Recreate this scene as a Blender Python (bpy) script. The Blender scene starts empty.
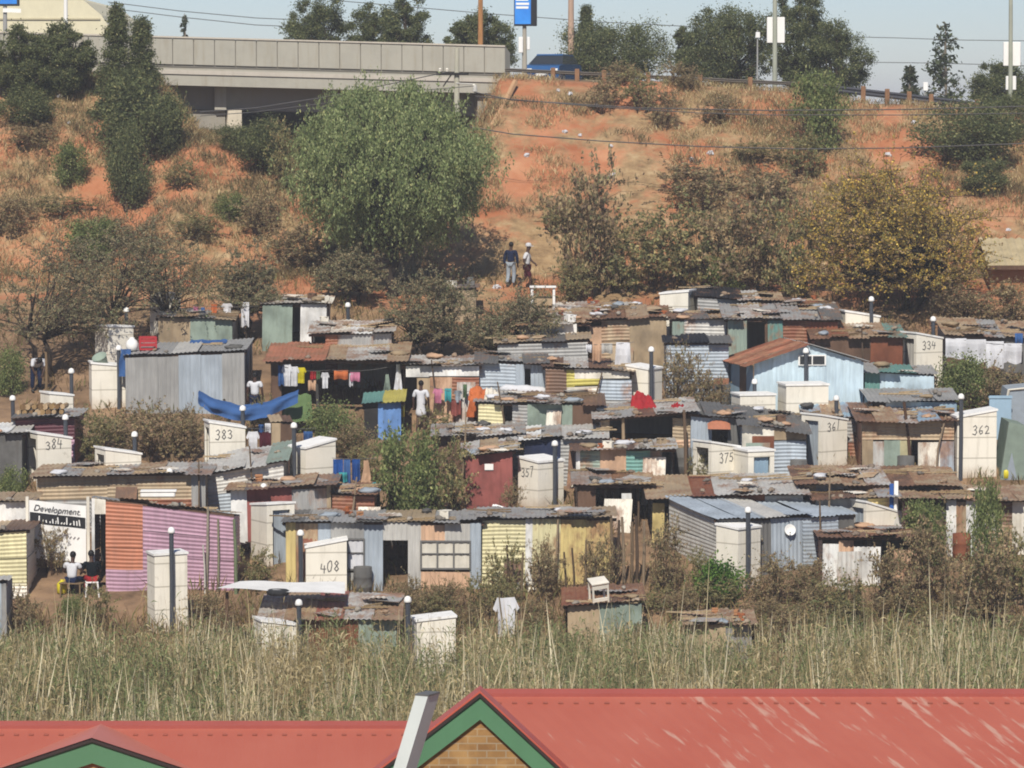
import bpy, math, random
import numpy as np
from mathutils import Vector, noise
S = bpy.context.scene
COL = S.collection
R = math.radians
F = 3740.0; YH = 110.0; CZ = 16.0
PIT = math.atan((384-YH)/F)
cP, sP = math.cos(PIT), math.sin(PIT)

# ---------------------------------------------------------------- projection helpers (used to find where things stand)
def ray(px, py):
    a = (px-512)/F; b = (384-py)/F
    return (a, cP+b*sP, -sP+b*cP)
def at(px, py, Y):
    d = ray(px, py); t = Y/d[1]
    return Vector((d[0]*t, Y, CZ+d[2]*t))
def pix(p):
    X, Y, Z = p[0], p[1], p[2]-CZ
    dep = Y*cP-Z*sP; up = Z*cP+Y*sP
    return (512+F*X/dep, 384-F*up/dep)

# ---------------------------------------------------------------- terrain
PY = [-60, 0, 10, 20, 30, 38, 55, 66, 76, 86, 98, 106, 110, 144, 147]
PZ = [-1.7, -1.7, -5, -8, -10.6, -11.5, -12.2, -14.2, -15.8, -16.1, -15.9, -15.5, -15.0, -6.93, -6.3]
def crest(x):
    return float(np.interp(x, [-60, -14, 0, 7, 11, 15.5, 18, 21.5, 60], [2.4, 1.25, 1.4, 1.15, .80, .28, .12, -.1, -.9]))
def terr(x, y):
    if y <= 147:
        z = float(np.interp(y, PY, PZ))
    else:
        zc = crest(x)
        yc = float(np.interp(x, [-40, -13, -7, 60], [156.8, 157.6, 161.5, 161.5]))
        if y < yc:
            t = (y-147)/(yc-147); z = -6.3+(zc+6.3)*(t*1.12-0.12*t*t*t if t < 1 else 1)
            z = min(z, zc+.1)
        elif y < 163.4 or y > 172.5: z = zc if y < 173 else (zc-(y-173)*.12 if y < 200 else zc-3.24-min(6, (y-200)*.01))
        elif y < 173: z = zc-.6*min(1, (y-163.4)/.6, (172.5-y)/.5)
        elif y < 200: z = zc-(y-173)*.12
        else: z = zc-3.24-min(6, (y-200)*.01)
        if 149 < y < 174:                                   # the road cutting under the bridge, closed at the back to darken the opening
            e = min(max((x+15.2)/1.8, 0), 1)*min(max((-.6-x)/2.0, 0), 1)
            f = min(max((y-150.5)/3, 0), 1)*min(max((174-y)/1.5, 0), 1)
            lim = float(np.interp(x, [-14, -11.5, -9, -3], [-1.0, -1.4, -2.6, -3.1]))
            if z > lim: z = z+(lim-z)*e*f
    n = 0
    if 60 < y < 200:
        n = noise.noise((x*.35, y*.35, 0))*.16
        if y > 146 and y < 161: n += noise.noise((x*.5, y*.14, 3))*.45*min(1, (y-146)/3)*min(1, (161-y)/2)+noise.noise((x*1.3, y*1.1, 9))*.12
    return CZ+z+n
def ground(px, py):
    d = ray(px, py); lo = 60.0
    Y = lo
    while Y < 175:
        t = Y/d[1]
        if CZ+d[2]*t < terr(d[0]*t, Y): break
        Y += .1
    t = Y/d[1]; x = d[0]*t
    return Vector((x, Y, terr(x, Y)))

# ---------------------------------------------------------------- mesh helper
class MB:
    def __init__(s): s.v = []; s.f = []
    def add(s, vs, fs):
        n = len(s.v); s.v += [tuple(p) for p in vs]; s.f += [tuple(i+n for i in q) for q in fs]
    def box(s, c, d, rz=0, rx=0, ry=0):
        from mathutils import Euler
        m = Euler((rx, ry, rz)).to_matrix(); c = Vector(c)
        vs = [c+m @ Vector((a*d[0]/2, b*d[1]/2, e*d[2]/2)) for a in (-1, 1) for b in (-1, 1) for e in (-1, 1)]
        s.add(vs, [(0, 1, 3, 2), (4, 6, 7, 5), (0, 4, 5, 1), (2, 3, 7, 6), (0, 2, 6, 4), (1, 5, 7, 3)])
    def bev(s, c, d, b=.02, rz=0):
        # box with chamfered edges (vertical and top)
        x, y, z = d[0]/2, d[1]/2, d[2]/2
        cs, sn = math.cos(rz), math.sin(rz)
        def ring(ix, zz):
            X, Y = x-ix, y-ix; q = []
            for (a, e) in ((X-b, -Y), (X, -Y+b), (X, Y-b), (X-b, Y), (-X+b, Y), (-X, Y-b), (-X, -Y+b), (-X+b, -Y)):
                q.append((c[0]+a*cs-e*sn, c[1]+a*sn+e*cs, c[2]+zz))
            return q
        vs = ring(b, -z)+ring(0, -z+b)+ring(0, z-b)+ring(b, z)
        fs = [tuple(range(7, -1, -1)), tuple(range(24, 32))]
        for k in range(3):
            for i in range(8): j = (i+1) % 8; fs.append((k*8+i, k*8+j, k*8+8+j, k*8+8+i))
        s.add(vs, fs)
    def tube(s, pts, rad, n=6, cap=True):
        pts = [Vector(p) for p in pts]
        if not hasattr(rad, '__len__'): rad = [rad]*len(pts)
        vs = []; fs = []
        for i, p in enumerate(pts):
            d = (pts[min(i+1, len(pts)-1)]-pts[max(i-1, 0)])
            if d.length < 1e-9: d = Vector((0, 0, 1))
            d.normalize()
            a = d.cross(Vector((0, 0, 1)) if abs(d.z) < .9 else Vector((1, 0, 0))).normalized(); b = d.cross(a)
            for k in range(n):
                t = 2*math.pi*k/n; vs.append(p+(a*math.cos(t)+b*math.sin(t))*rad[i])
        for i in range(len(pts)-1):
            for k in range(n):
                j = (k+1) % n; fs.append((i*n+k, i*n+j, (i+1)*n+j, (i+1)*n+k))
        if cap: fs += [tuple(range(n-1, -1, -1)), tuple(range((len(pts)-1)*n, len(pts)*n))]
        s.add(vs, fs)
    def lathe(s, prof, n=12, c=(0, 0, 0)):
        vs = []; fs = []
        for (r, z) in prof:
            for k in range(n):
                t = 2*math.pi*k/n; vs.append((c[0]+r*math.cos(t), c[1]+r*math.sin(t), c[2]+z))
        for i in range(len(prof)-1):
            for k in range(n):
                j = (k+1) % n; fs.append((i*n+k, i*n+j, (i+1)*n+j, (i+1)*n+k))
        fs += [tuple(range(n-1, -1, -1)), tuple(range((len(prof)-1)*n, len(prof)*n))]
        s.add(vs, fs)
    def ell(s, c, r, nu=8, nv=6, jit=0, rng=random):
        vs = [(c[0], c[1], c[2]-r[2])]; fs = []
        for i in range(1, nv):
            p = -math.pi/2+math.pi*i/nv
            for k in range(nu):
                t = 2*math.pi*k/nu; q = 1+rng.uniform(-jit, jit)
                vs.append((c[0]+r[0]*q*math.cos(p)*math.cos(t), c[1]+r[1]*q*math.cos(p)*math.sin(t), c[2]+r[2]*q*math.sin(p)))
        vs.append((c[0], c[1], c[2]+r[2])); L = len(vs)-1
        for k in range(nu):
            fs.append((0, 1+(k+1) % nu, 1+k)); fs.append((L, L-nu+k, L-nu+(k+1) % nu))
        for i in range(nv-2):
            for k in range(nu):
                j = (k+1) % nu; fs.append((1+i*nu+k, 1+i*nu+j, 1+(i+1)*nu+j, 1+(i+1)*nu+k))
        s.add(vs, fs)
    def prism(s, poly, o, u, v, w):
        # polygon (a,b) in plane o+a*u+b*v, extruded by w
        o, u, v, w = Vector(o), Vector(u), Vector(v), Vector(w); n = len(poly)
        vs = [o+u*a+v*b for a, b in poly]; vs += [p+w for p in vs]
        fs = [tuple(range(n)), tuple(range(2*n-1, n-1, -1))]
        for i in range(n): j = (i+1) % n; fs.append((j, i, n+i, n+j))
        s.add(vs, fs)
    def grid(s, fn, nu, nv):
        vs = [fn(i/nu, j/nv) for j in range(nv+1) for i in range(nu+1)]
        fs = [(j*(nu+1)+i, j*(nu+1)+i+1, (j+1)*(nu+1)+i+1, (j+1)*(nu+1)+i) for j in range(nv) for i in range(nu)]
        s.add(vs, fs)
    def mesh(s, name, mat=None, smooth=False):
        me = bpy.data.meshes.new(name); me.from_pydata([tuple(p) for p in s.v], [], s.f)
        if mat: me.materials.append(mat)
        if smooth: me.shade_smooth()
        me.update(); return me
    def build(s, name, mat=None, parent=None, smooth=False):
        return link(name, s.mesh(name, mat, smooth), parent)
def link(name, me, parent=None):
    o = bpy.data.objects.new(name, me); COL.objects.link(o)
    if parent: o.parent = parent
    return o
def empty(name, loc=(0, 0, 0), rz=0):
    o = bpy.data.objects.new(name, None); COL.objects.link(o)
    o.location = loc; o.rotation_euler = (0, 0, rz); o.empty_display_size = .3; return o
THINGS = []
def tag(o, label, cat, group=None):
    o['label'] = label; o['category'] = cat
    if group: o['group'] = group
    THINGS.append(o); return o
def struct(o, kind='structure'):
    o['kind'] = kind; return o
def copy_tree(o, parent=None):
    c = o.copy(); COL.objects.link(c)
    if parent: c.parent = parent
    for ch in list(o.children): copy_tree(ch, c)
    return c

# ---------------------------------------------------------------- materials
def lin(h, k=.85):
    if not isinstance(h, str):
        if max(h) <= 1: return tuple(h)
        c = [x/255 for x in h]
    else: c = [int(h[i:i+2], 16)/255 for i in (0, 2, 4)]
    return tuple((((x+.055)/1.055)**2.4 if x > .04045 else x/12.92)*k for x in c)
class NT:
    def __init__(s, name):
        s.m = bpy.data.materials.new(name); s.m.use_nodes = True; s.t = s.m.node_tree; s.t.nodes.clear()
        s.out = s.n('ShaderNodeOutputMaterial')
    def n(s, ty, **kw):
        x = s.t.nodes.new(ty)
        for k, v in kw.items():
            if k.startswith('i_'): x.inputs[k[2:].replace('_', ' ')].default_value = v
            else: setattr(x, k, v)
        return x
    def l(s, a, b): s.t.links.new(a, b)
    def ramp(s, fac, stops):
        r = s.n('ShaderNodeValToRGB'); e = r.color_ramp.elements
        while len(e) < len(stops): e.new(.5)
        for q, (p, c) in zip(e, stops): q.position = p; q.color = (*c[:3], 1) if hasattr(c, '__len__') else (c, c, c, 1)
        s.l(fac, r.inputs[0]); return r.outputs[0]
    def mix(s, fac, a, b, mode='MIX'):
        x = s.n('ShaderNodeMix', data_type='RGBA', blend_type=mode)
        for v, i in ((fac, 0), (a, 6), (b, 7)):
            if hasattr(v, 'is_output'): s.l(v, x.inputs[i])
            else: x.inputs[i].default_value = v if i == 0 else (*v[:3], 1)
        return x.outputs[2]
    def noise(s, vec, scale, detail=3, w=None, rough=.55):
        x = s.n('ShaderNodeTexNoise', noise_dimensions='4D' if w else '3D')
        x.inputs['Scale'].default_value = scale; x.inputs['Detail'].default_value = detail; x.inputs['Roughness'].default_value = rough
        s.l(vec, x.inputs['Vector'])
        if w: s.l(w, x.inputs['W'])
        return x.outputs[0]
    def obj(s, scale=(1, 1, 1)):
        c = s.n('ShaderNodeTexCoord'); m = s.n('ShaderNodeMapping'); m.inputs['Scale'].default_value = scale
        s.l(c.outputs['Object'], m.inputs[0]); return m.outputs[0]
    def rnd(s, k=37):
        o = s.n('ShaderNodeObjectInfo'); m = s.n('ShaderNodeMath', operation='MULTIPLY'); m.inputs[1].default_value = k
        s.l(o.outputs['Random'], m.inputs[0]); return m.outputs[0]
    def bsdf(s, col, rough=.7, metal=0, spec=.3, bump=None, bd=.02):
        b = s.n('ShaderNodeBsdfPrincipled'); b.inputs['Roughness'].default_value = rough; b.inputs['Metallic'].default_value = metal
        b.inputs['Specular IOR Level'].default_value = spec
        if hasattr(col, 'is_output'): s.l(col, b.inputs['Base Color'])
        else: b.inputs['Base Color'].default_value = (*col[:3], 1)
        if bump:
            bn = s.n('ShaderNodeBump'); bn.inputs['Strength'].default_value = .6; bn.inputs['Distance'].default_value = bd
            s.l(bump, bn.inputs['Height']); s.l(bn.outputs[0], b.inputs['Normal'])
        s.l(b.outputs[0], s.out.inputs[0]); return s.m
PAL = dict(grey='a5a39e', dgrey='6e6c68', lgrey='c8c4bb', bluegrey='adb6bd', blue='9db7c8', lblue='cfe2ea', rust='8a5238', orange='bd7a5c',
           pink='b48e9e', cream='f2ead8', white='f6f3ec', yellow='dcc583', pyellow='dcd2a4', tan='b39d7e', brown='6e5442', dark='33302f',
           teal='6a968c', green='6c8460', dgreen='3c6455', red='a05c54', wood='8a7356', sky='8fb3cc', deepblue='2f5aa0', ggreen='97a596', peach='dcb492', black='1c1c1f', lime='c4b75c',
           bluecloth='4a6fa6', redcloth='b4363a', orangecloth='d87a4a', pinkcloth='d98aa4', cyan='4fb0b4', maroon='5c2c36', yellowcloth='e0cf30', whitecloth='f0eff0', navy='27304c')
MC = {}
def tin(c, rust=.35):
    k = ('tin', c, rust)
    if k in MC: return MC[k]
    t = NT('corrugated_tin_'+c); w = t.rnd()
    base = lin(PAL[c])
    v = t.obj((1.2, 1.2, .8)); n1 = t.noise(v, 1.1, 4, w)
    tone = t.ramp(n1, [(.3, tuple(x*.8 for x in base)), (.7, tuple(min(.9, x*1.18) for x in base))])
    st = t.noise(t.obj((5, 5, .5)), 2.0, 3, w)
    tone = t.mix(t.ramp(st, [(.42, 0), (.72, .6)]), tone, tuple(x*.6+.02 for x in base))
    n2 = t.noise(t.obj((1, 1, .6)), 1.6, 6, w, .65)
    rm = t.ramp(n2, [(.72-rust*.5, 0), (.80-rust*.4, 1)])
    rc = t.ramp(t.noise(v, 7, 3, w), [(.3, (.15, .07, .04)), (.7, (.36, .19, .10))])
    rf = t.n('ShaderNodeMath', operation='MULTIPLY'); rf.inputs[1].default_value = .8; t.l(rm, rf.inputs[0])
    MC[k] = t.bsdf(t.mix(rf.outputs[0], tone, rc), .55, .12, .35, n1, .01); return MC[k]
def paint(c, dirt=.3, rough=.75):
    k = ('paint', c, dirt, rough)
    if k in MC: return MC[k]
    t = NT('painted_'+(c if isinstance(c, str) else 'surface')); w = t.rnd(); base = lin(PAL.get(c, c))
    n1 = t.noise(t.obj((1, 1, .7)), 1.4, 5, w, .6)
    n2 = t.noise(t.obj((6, 6, .6)), 1.5, 3, w)
    col = t.ramp(n1, [(.35, tuple(x*(1-dirt*.8) for x in base)), (.6, base)])
    col = t.mix(t.ramp(n2, [(.5, 0), (.8, dirt)]), col, (base[0]*.5, base[1]*.45, base[2]*.38))
    MC[k] = t.bsdf(col, rough, 0, .25, n1, .008); return MC[k]
def concrete(c='cream', dirt=.35):
    k = ('conc', c, dirt)
    if k in MC: return MC[k]
    t = NT('precast_concrete'); w = t.rnd(); base = lin(PAL.get(c, c))
    n1 = t.noise(t.obj(), 1.1, 6, w, .65); n2 = t.noise(t.obj((3.5, 3.5, .35)), 1.6, 3, w)
    col = t.ramp(n1, [(.25, tuple(x*.85 for x in base)), (.55, base)])
    col = t.mix(t.ramp(n2, [(.52, 0), (.78, dirt)]), col, (.28, .24, .17))
    g = t.n('ShaderNodeTexCoord'); sp = t.n('ShaderNodeSeparateXYZ'); t.l(g.outputs['Object'], sp.inputs[0])
    if c == 'cream':                       # joints between the precast panels
        mo = t.n('ShaderNodeMath', operation='PINGPONG'); mo.inputs[1].default_value = .34; t.l(sp.outputs[2], mo.inputs[0])
        col = t.mix(t.ramp(mo.outputs[0], [(.012, .55), (.028, 0)]), col, (.22, .19, .14))
        sc = t.noise(t.obj((1.5, 1.5, 1)), 2.2, 5, w, .7); col = t.mix(t.ramp(sc, [(.62, 0), (.70, .5)]), col, (.34, .30, .22))
    # soil splashed up the foot of the walls
    ad = t.n('ShaderNodeMath', operation='MULTIPLY_ADD'); ad.inputs[1].default_value = .7; t.l(n1, ad.inputs[0]); t.l(sp.outputs[2], ad.inputs[2])
    col = t.mix(t.ramp(ad.outputs[0], [(.35, .55), (.8, 0)]), col, (.30, .19, .11))
    MC[k] = t.bsdf(col, .85, 0, .2, t.noise(t.obj(), 30, 2), .004); return MC[k]
def cloth(c):
    k = ('cloth', c)
    if k in MC: return MC[k]
    t = NT('cloth_'+c); base = lin(PAL.get(c, c)); n = t.noise(t.obj(), 3, 3, t.rnd())
    col = t.ramp(n, [(.3, tuple(x*.8 for x in base)), (.7, base)])
    d = t.n('ShaderNodeBsdfDiffuse'); tr = t.n('ShaderNodeBsdfTranslucent'); m = t.n('ShaderNodeMixShader'); m.inputs[0].default_value = .2
    t.l(col, d.inputs[0]); t.l(col, tr.inputs[0]); t.l(d.outputs[0], m.inputs[1]); t.l(tr.outputs[0], m.inputs[2]); t.l(m.outputs[0], t.out.inputs[0])
    MC[k] = t.m; return t.m
def flat(c, rough=.6, metal=0, spec=.3):
    k = ('flat', c, rough, metal)
    if k in MC: return MC[k]
    t = NT('plain_finish'); base = lin(PAL.get(c, c)) if isinstance(c, str) else c; n = t.noise(t.obj(), 5, 3, t.rnd())
    MC[k] = t.bsdf(t.ramp(n, [(.3, tuple(x*.85 for x in base)), (.7, base)]), rough, metal, spec); return MC[k]
def woodm(c='wood'):
    k = ('wood', c)
    if k in MC: return MC[k]
    t = NT('weathered_wood'); base = lin(PAL.get(c, c)); n = t.noise(t.obj((8, 8, 1)), 2, 4, t.rnd())
    MC[k] = t.bsdf(t.ramp(n, [(.3, tuple(x*.55 for x in base)), (.7, base)]), .85, 0, .15, n, .01); return MC[k]
def tintm(name='foliage', transl=.3, rough=.6):
    k = ('tint', name)
    if k in MC: return MC[k]
    t = NT(name); a = t.n('ShaderNodeAttribute', attribute_name='tint')
    d = t.n('ShaderNodeBsdfDiffuse'); tr = t.n('ShaderNodeBsdfTranslucent'); m = t.n('ShaderNodeMixShader'); m.inputs[0].default_value = transl
    t.l(a.outputs[0], d.inputs[0]); t.l(a.outputs[0], tr.inputs[0]); t.l(d.outputs[0], m.inputs[1]); t.l(tr.outputs[0], m.inputs[2]); t.l(m.outputs[0], t.out.inputs[0])
    MC[k] = t.m; return t.m
def glass_dark():
    k = 'glassdark'
    if k in MC: return MC[k]
    t = NT('window_glass'); MC[k] = t.bsdf((.03, .035, .04), .12, 0, .6); return MC[k]

# ---------------------------------------------------------------- numpy meshes (leaves, blades)
def np_mesh(name, V, nface, k, cols, mat):
    # V: (nface*k,3) polygons of k corners each, cols: (nface,3)
    me = bpy.data.meshes.new(name); n = len(V)
    me.vertices.add(n); me.vertices.foreach_set('co', np.ascontiguousarray(V, dtype=np.float32).ravel())
    me.loops.add(n); me.loops.foreach_set('vertex_index', np.arange(n, dtype=np.int32))
    me.polygons.add(nface); me.polygons.foreach_set('loop_start', np.arange(0, n, k, dtype=np.int32))
    me.update(calc_edges=True)
    ca = me.color_attributes.new('tint', 'FLOAT_COLOR', 'CORNER')
    c = np.ones((n, 4), dtype=np.float32); c[:, :3] = np.repeat(cols, k, axis=0); ca.data.foreach_set('color', c.ravel())
    me.materials.append(mat); return me
def unit(a): return a/np.maximum(np.linalg.norm(a, axis=1, keepdims=True), 1e-6)
def leafverts(P, size, asp, rng, axis=None, jit=.6):
    N = len(P); a = rng.normal(size=(N, 3))
    a = unit(a) if axis is None else unit(np.asarray(axis)+a*jit)
    b = unit(np.cross(a, rng.normal(size=(N, 3))))
    s = size*(.7+.6*rng.random((N, 1)))
    L = a*s*asp/2; W = b*s/2
    V = np.stack([P-L, P+W, P+L, P-W], axis=1).reshape(-1, 3); return V
def pick(rng, N, tints, j=.25):
    cs = np.array([lin(t[0], 1) for t in tints]); w = np.array([t[1] for t in tints], float); w /= w.sum()
    c = cs[rng.choice(len(cs), N, p=w)]; return c*(1+j*(rng.random((N, 1))*2-1))

# ---------------------------------------------------------------- world, sun, camera
SUN_AZ, SUN_EL = 8, 43          # degrees left of straight behind the camera, height
def setup():
    w = bpy.data.worlds.new('World'); S.world = w; w.use_nodes = True
    nt = w.node_tree; bg = nt.nodes['Background']; sk = nt.nodes.new('ShaderNodeTexSky'); sk.sky_type = 'NISHITA'; sk.sun_disc = False
    sk.sun_elevation = R(SUN_EL); sk.sun_rotation = R(180-SUN_AZ); sk.dust_density = .5; sk.air_density = 1.0; sk.ozone_density = 4; sk.altitude = 1600
    mx = nt.nodes.new('ShaderNodeMix'); mx.data_type = 'RGBA'; mx.blend_type = 'MULTIPLY'; mx.inputs[0].default_value = 1; mx.inputs[7].default_value = (.97, .95, 1.03, 1)
    nt.links.new(sk.outputs[0], mx.inputs[6]); nt.links.new(mx.outputs[2], bg.inputs[0]); bg.inputs[1].default_value = .06
    L = bpy.data.lights.new('sun', 'SUN'); L.energy = 3.6; L.angle = R(.53); L.color = (1, .955, .88)
    lo = bpy.data.objects.new('sun', L); COL.objects.link(lo)
    ts = Vector((-math.sin(R(SUN_AZ))*math.cos(R(SUN_EL)), -math.cos(R(SUN_AZ))*math.cos(R(SUN_EL)), math.sin(R(SUN_EL))))
    lo.rotation_euler = (-ts).to_track_quat('-Z', 'Y').to_euler(); lo.location = (0, 0, 60)
    c = bpy.data.cameras.new('camera'); co = bpy.data.objects.new('camera', c); COL.objects.link(co)
    c.sensor_width = 36; c.lens = F/1024*36; c.clip_start = .5; c.clip_end = 9000
    co.location = (0, 0, CZ); co.rotation_euler = (R(90)-PIT, 0, 0); S.camera = co
    S.view_settings.view_transform = 'Standard'; S.view_settings.look = 'None'; S.view_settings.exposure = 0.55; S.view_settings.gamma = 1
    S.view_settings.use_curve_mapping = False
    S.cycles.use_denoising = True; S.cycles.filter_width = 1.9
    S.cycles.max_bounces = 5; S.cycles.diffuse_bounces = 3; S.cycles.transparent_max_bounces = 4
    S.cycles.volume_bounces = 0
setup()
# ---------------------------------------------------------------- ground sheet
def ground_mat():
    t = NT('soil_and_dry_grass'); g = t.n('ShaderNodeNewGeometry'); pos = g.outputs['Position']
    sp = t.n('ShaderNodeSeparateXYZ'); t.l(pos, sp.inputs[0])
    soil = t.ramp(t.noise(pos, .55, 6, None, .62), [(.3, (.30, .105, .045)), (.52, (.41, .172, .085)), (.72, (.49, .26, .14))])
    grass = t.ramp(t.noise(pos, 1.5, 5, None, .7), [(.3, (.16, .10, .05)), (.55, (.34, .225, .115)), (.75, (.47, .35, .20))])
    m = t.ramp(t.noise(pos, .33, 7, None, .68), [(.44, 0), (.56, 1)])
    bank = t.mix(m, soil, grass)
    low = t.ramp(t.noise(pos, .8, 6, None, .65), [(.3, (.10, .065, .038)), (.5, (.22, .14, .082)), (.7, (.33, .21, .12))])
    mr = t.n('ShaderNodeMapRange'); mr.inputs[1].default_value = 138; mr.inputs[2].default_value = 144; t.l(sp.outputs[1], mr.inputs[0])
    col = t.mix(mr.outputs[0], low, bank)
    mr2 = t.n('ShaderNodeMapRange'); mr2.inputs[1].default_value = 161; mr2.inputs[2].default_value = 163; t.l(sp.outputs[1], mr2.inputs[0])
    col = t.mix(mr2.outputs[0], col, (.2, .16, .1))
    return t.bsdf(col, .95, 0, .1, t.noise(pos, 4, 6, None, .7), .09)
def make_ground():
    xs = [-2500, -1200, -500, -200, -90, -60]+list(np.arange(-40, 40.01, .5))+[60, 90, 200, 500, 1200, 2500]
    ys = [-60, -30, 0, 10, 20, 30, 38, 48, 55, 60]+list(np.arange(62, 80, 2))+list(np.arange(80, 178, .5))+[180, 185, 190, 200, 230, 300, 450, 700, 1200, 2500, 3000]
    mb = MB(); nx = len(xs)
    mb.v = [(x, y, terr(x, y)) for y in ys for x in xs]
    mb.f = [(j*nx+i, j*nx+i+1, (j+1)*nx+i+1, (j+1)*nx+i) for j in range(len(ys)-1) for i in range(nx-1)]
    struct(mb.build('ground', ground_mat(), None, True))
    # the road along the top of the bank
    rb = MB(); n = 30
    for k in range(n+1):
        x = -1+k*2.0
        for y, dz in ((164.0, -.56), (164.02, -.52), (171.98, -.52), (172, -.56)): rb.v.append((x, y, CZ+crest(x)+dz))
    for k in range(n):
        for i in range(3): rb.f.append((k*4+i, k*4+i+1, k*4+5+i, k*4+4+i))
    t = NT('asphalt'); p = t.obj()
    struct(rb.build('road', t.bsdf(t.ramp(t.noise(p, 3, 5), [(.3, (.04, .04, .04)), (.7, (.065, .063, .06))]), .9)))
make_ground()

# ---------------------------------------------------------------- trees and shrubs
TREEMAT = tintm('foliage', .45)
def bark(c='5d4d3f'):
    return woodm(c)
def make_tree(seed, H, W, clear=.25, clumps=20, rc=.25, leaves=120, size=.16, asp=1.8, tints=(('4a5a34', 1),), mode='ball', twigs=0,
              tr=.12, barkc='5d4d3f', stems=1, lean=0, jit=.3, hollow=.5, limbs=1.0):
    rng = np.random.default_rng(seed); tb = MB(); r = random.Random(seed)
    c0 = clear*H; ch = (H-c0)
    C = []
    tries = 0
    while len(C) < clumps and tries < 5000:
        tries += 1
        p = rng.uniform(-1, 1, 3)
        d = np.linalg.norm(p)
        if mode == 'droop':
            d = (abs(p)**2.2).sum()**(1/2.2)/(1+.13*noise.noise(Vector(p)/max(np.linalg.norm(p), .1)*2.6))
            if d > 1 or d < hollow: continue
            q = np.array([p[0]*(W/2-.25), p[1]*(W/2-.25), c0+.35+(ch-.5)*(.5+p[2]*.5)])
        elif mode == 'ball':
            d /= 1+.35*noise.noise(Vector(p)/max(d, .1)*2.4+Vector((seed, 0, 0)))
            if d > 1 or d < hollow*.8: continue
            q = np.array([p[0]*(W/2), p[1]*(W/2), c0+ch*(.5+p[2]*.5)])
            if p[2] < -.3: q[:2] *= .92
        elif mode == 'dome':
            if d > 1 or d < hollow: continue
            q = np.array([p[0]*(W/2), p[1]*(W/2), c0+ch*abs(p[2])])
        elif mode == 'cone':
            h = rng.random()**1.3; rad = (1-h)**.8*W/2; a = rng.random()*6.283; k = .35+.65*rng.random()
            q = np.array([math.cos(a)*rad*k, math.sin(a)*rad*k, c0+ch*h])
        else:   # shrub: fans out from the base
            h = .12+.88*rng.random(); rad = W/2*min(1, .45+.7*h)*(1 if h < .75 else .8); a = rng.random()*6.283; k = math.sqrt(rng.random())
            q = np.array([math.cos(a)*rad*k, math.sin(a)*rad*k, c0+ch*h*(1-.25*k)])
        C.append(q)
    C = np.array(C)
    # stems and limbs
    fork = c0*.9 if mode != 'cone' else H*.96
    roots = []
    for s_ in range(stems):
        a = r.uniform(0, 6.28); off = 0 if stems == 1 else W*.10
        b0 = Vector((math.cos(a)*off, math.sin(a)*off, -.25)); top = Vector((math.cos(a)*off*2.2+lean, math.sin(a)*off*2.2, max(.15, fork)))
        pts = [b0.lerp(top, k/4)+Vector((r.uniform(-1, 1)*tr*.7*(k > 0), r.uniform(-1, 1)*tr*.7*(k > 0), 0)) for k in range(5)]
        tb.tube(pts, [tr*1.3, tr*1.05, tr*.95, tr*.85, tr*(.75 if mode != 'cone' else .2)], 7); roots.append(pts[-1] if mode != 'cone' else None)
    for q in C:
        if r.random() > limbs: continue
        e = Vector(q)
        if mode == 'cone':
            b = Vector((0, 0, max(c0*.5, q[2]-.25*math.hypot(q[0], q[1]))))
        else: b = min(roots, key=lambda p_: (p_-e).length)
        m1 = b.lerp(e, .4)+Vector((r.uniform(-.1, .1)*W*.4, r.uniform(-.1, .1)*W*.4, (e-b).length*.10)); m2 = b.lerp(e, .75)+Vector((r.uniform(-.05, .05)*W, r.uniform(-.05, .05)*W, 0))
        tb.tube([b, m1, m2, e], [tr*.42, tr*.28, tr*.16, tr*.05], 4)
    Ps = []; Ax = []
    RC = rc*W/2
    for q in C:
        rr = RC*(.6+.8*r.random())
        if twigs:
            for _ in range(twigs):
                d = rng.normal(size=3); d[2] = abs(d[2])*.6+d[2]*.4; d /= np.linalg.norm(d); L = rr*(1+.9*rng.random())
                e = q+d*L; mid = (q+e)/2+rng.normal(size=3)*L*.10
                tb.tube([q, mid, e], [tr*.09, tr*.06, tr*.02], 3, False)
                for _2 in range(2):
                    s0 = q+(e-q)*rng.uniform(.3, .8); e2 = s0+(d+rng.normal(size=3)*.7)*L*.4; tb.tube([s0, e2], [tr*.05, tr*.015], 3, False)
                    m = int(leaves/twigs/3)
                    Ps.append(s0+(e2-s0)*rng.random((m, 1))+rng.normal(size=(m, 3))*size*.5); Ax.append(None)
                m = int(leaves/twigs/3)
                Ps.append(q+(e-q)*(.3+.7*rng.random((m, 1)))+rng.normal(size=(m, 3))*size*.6)
        elif mode == 'droop':
            for _ in range(leaves//14):
                s0 = q+rng.normal(size=3)*rr*.55; L = RC*(.6+1.0*rng.random()); m = 14
                tt = rng.random((m, 1)); sw = rng.normal(size=3)*.12
                Ps.append(s0+tt*np.array([sw[0], sw[1], -L])+rng.normal(size=(m, 3))*.05)
        else:
            Ps.append(q+rng.normal(size=(leaves, 3))*rr*np.array([.6, .6, .5]))
    P = np.concatenate(Ps); P = P[P[:, 2] > .02]; N = len(P)
    ax = np.array([[0, 0, -1.0]]) if mode == 'droop' else None
    V = leafverts(P, size, asp, rng, ax, .45)
    # tone varies from clump to clump, the way young and old foliage does
    cols = pick(rng, N, tints, jit)
    crown = np_mesh('crown', V, N, 4, cols, TREEMAT)
    return tb.mesh('trunk', bark(barkc), True), crown
PROTO = {}
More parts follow.
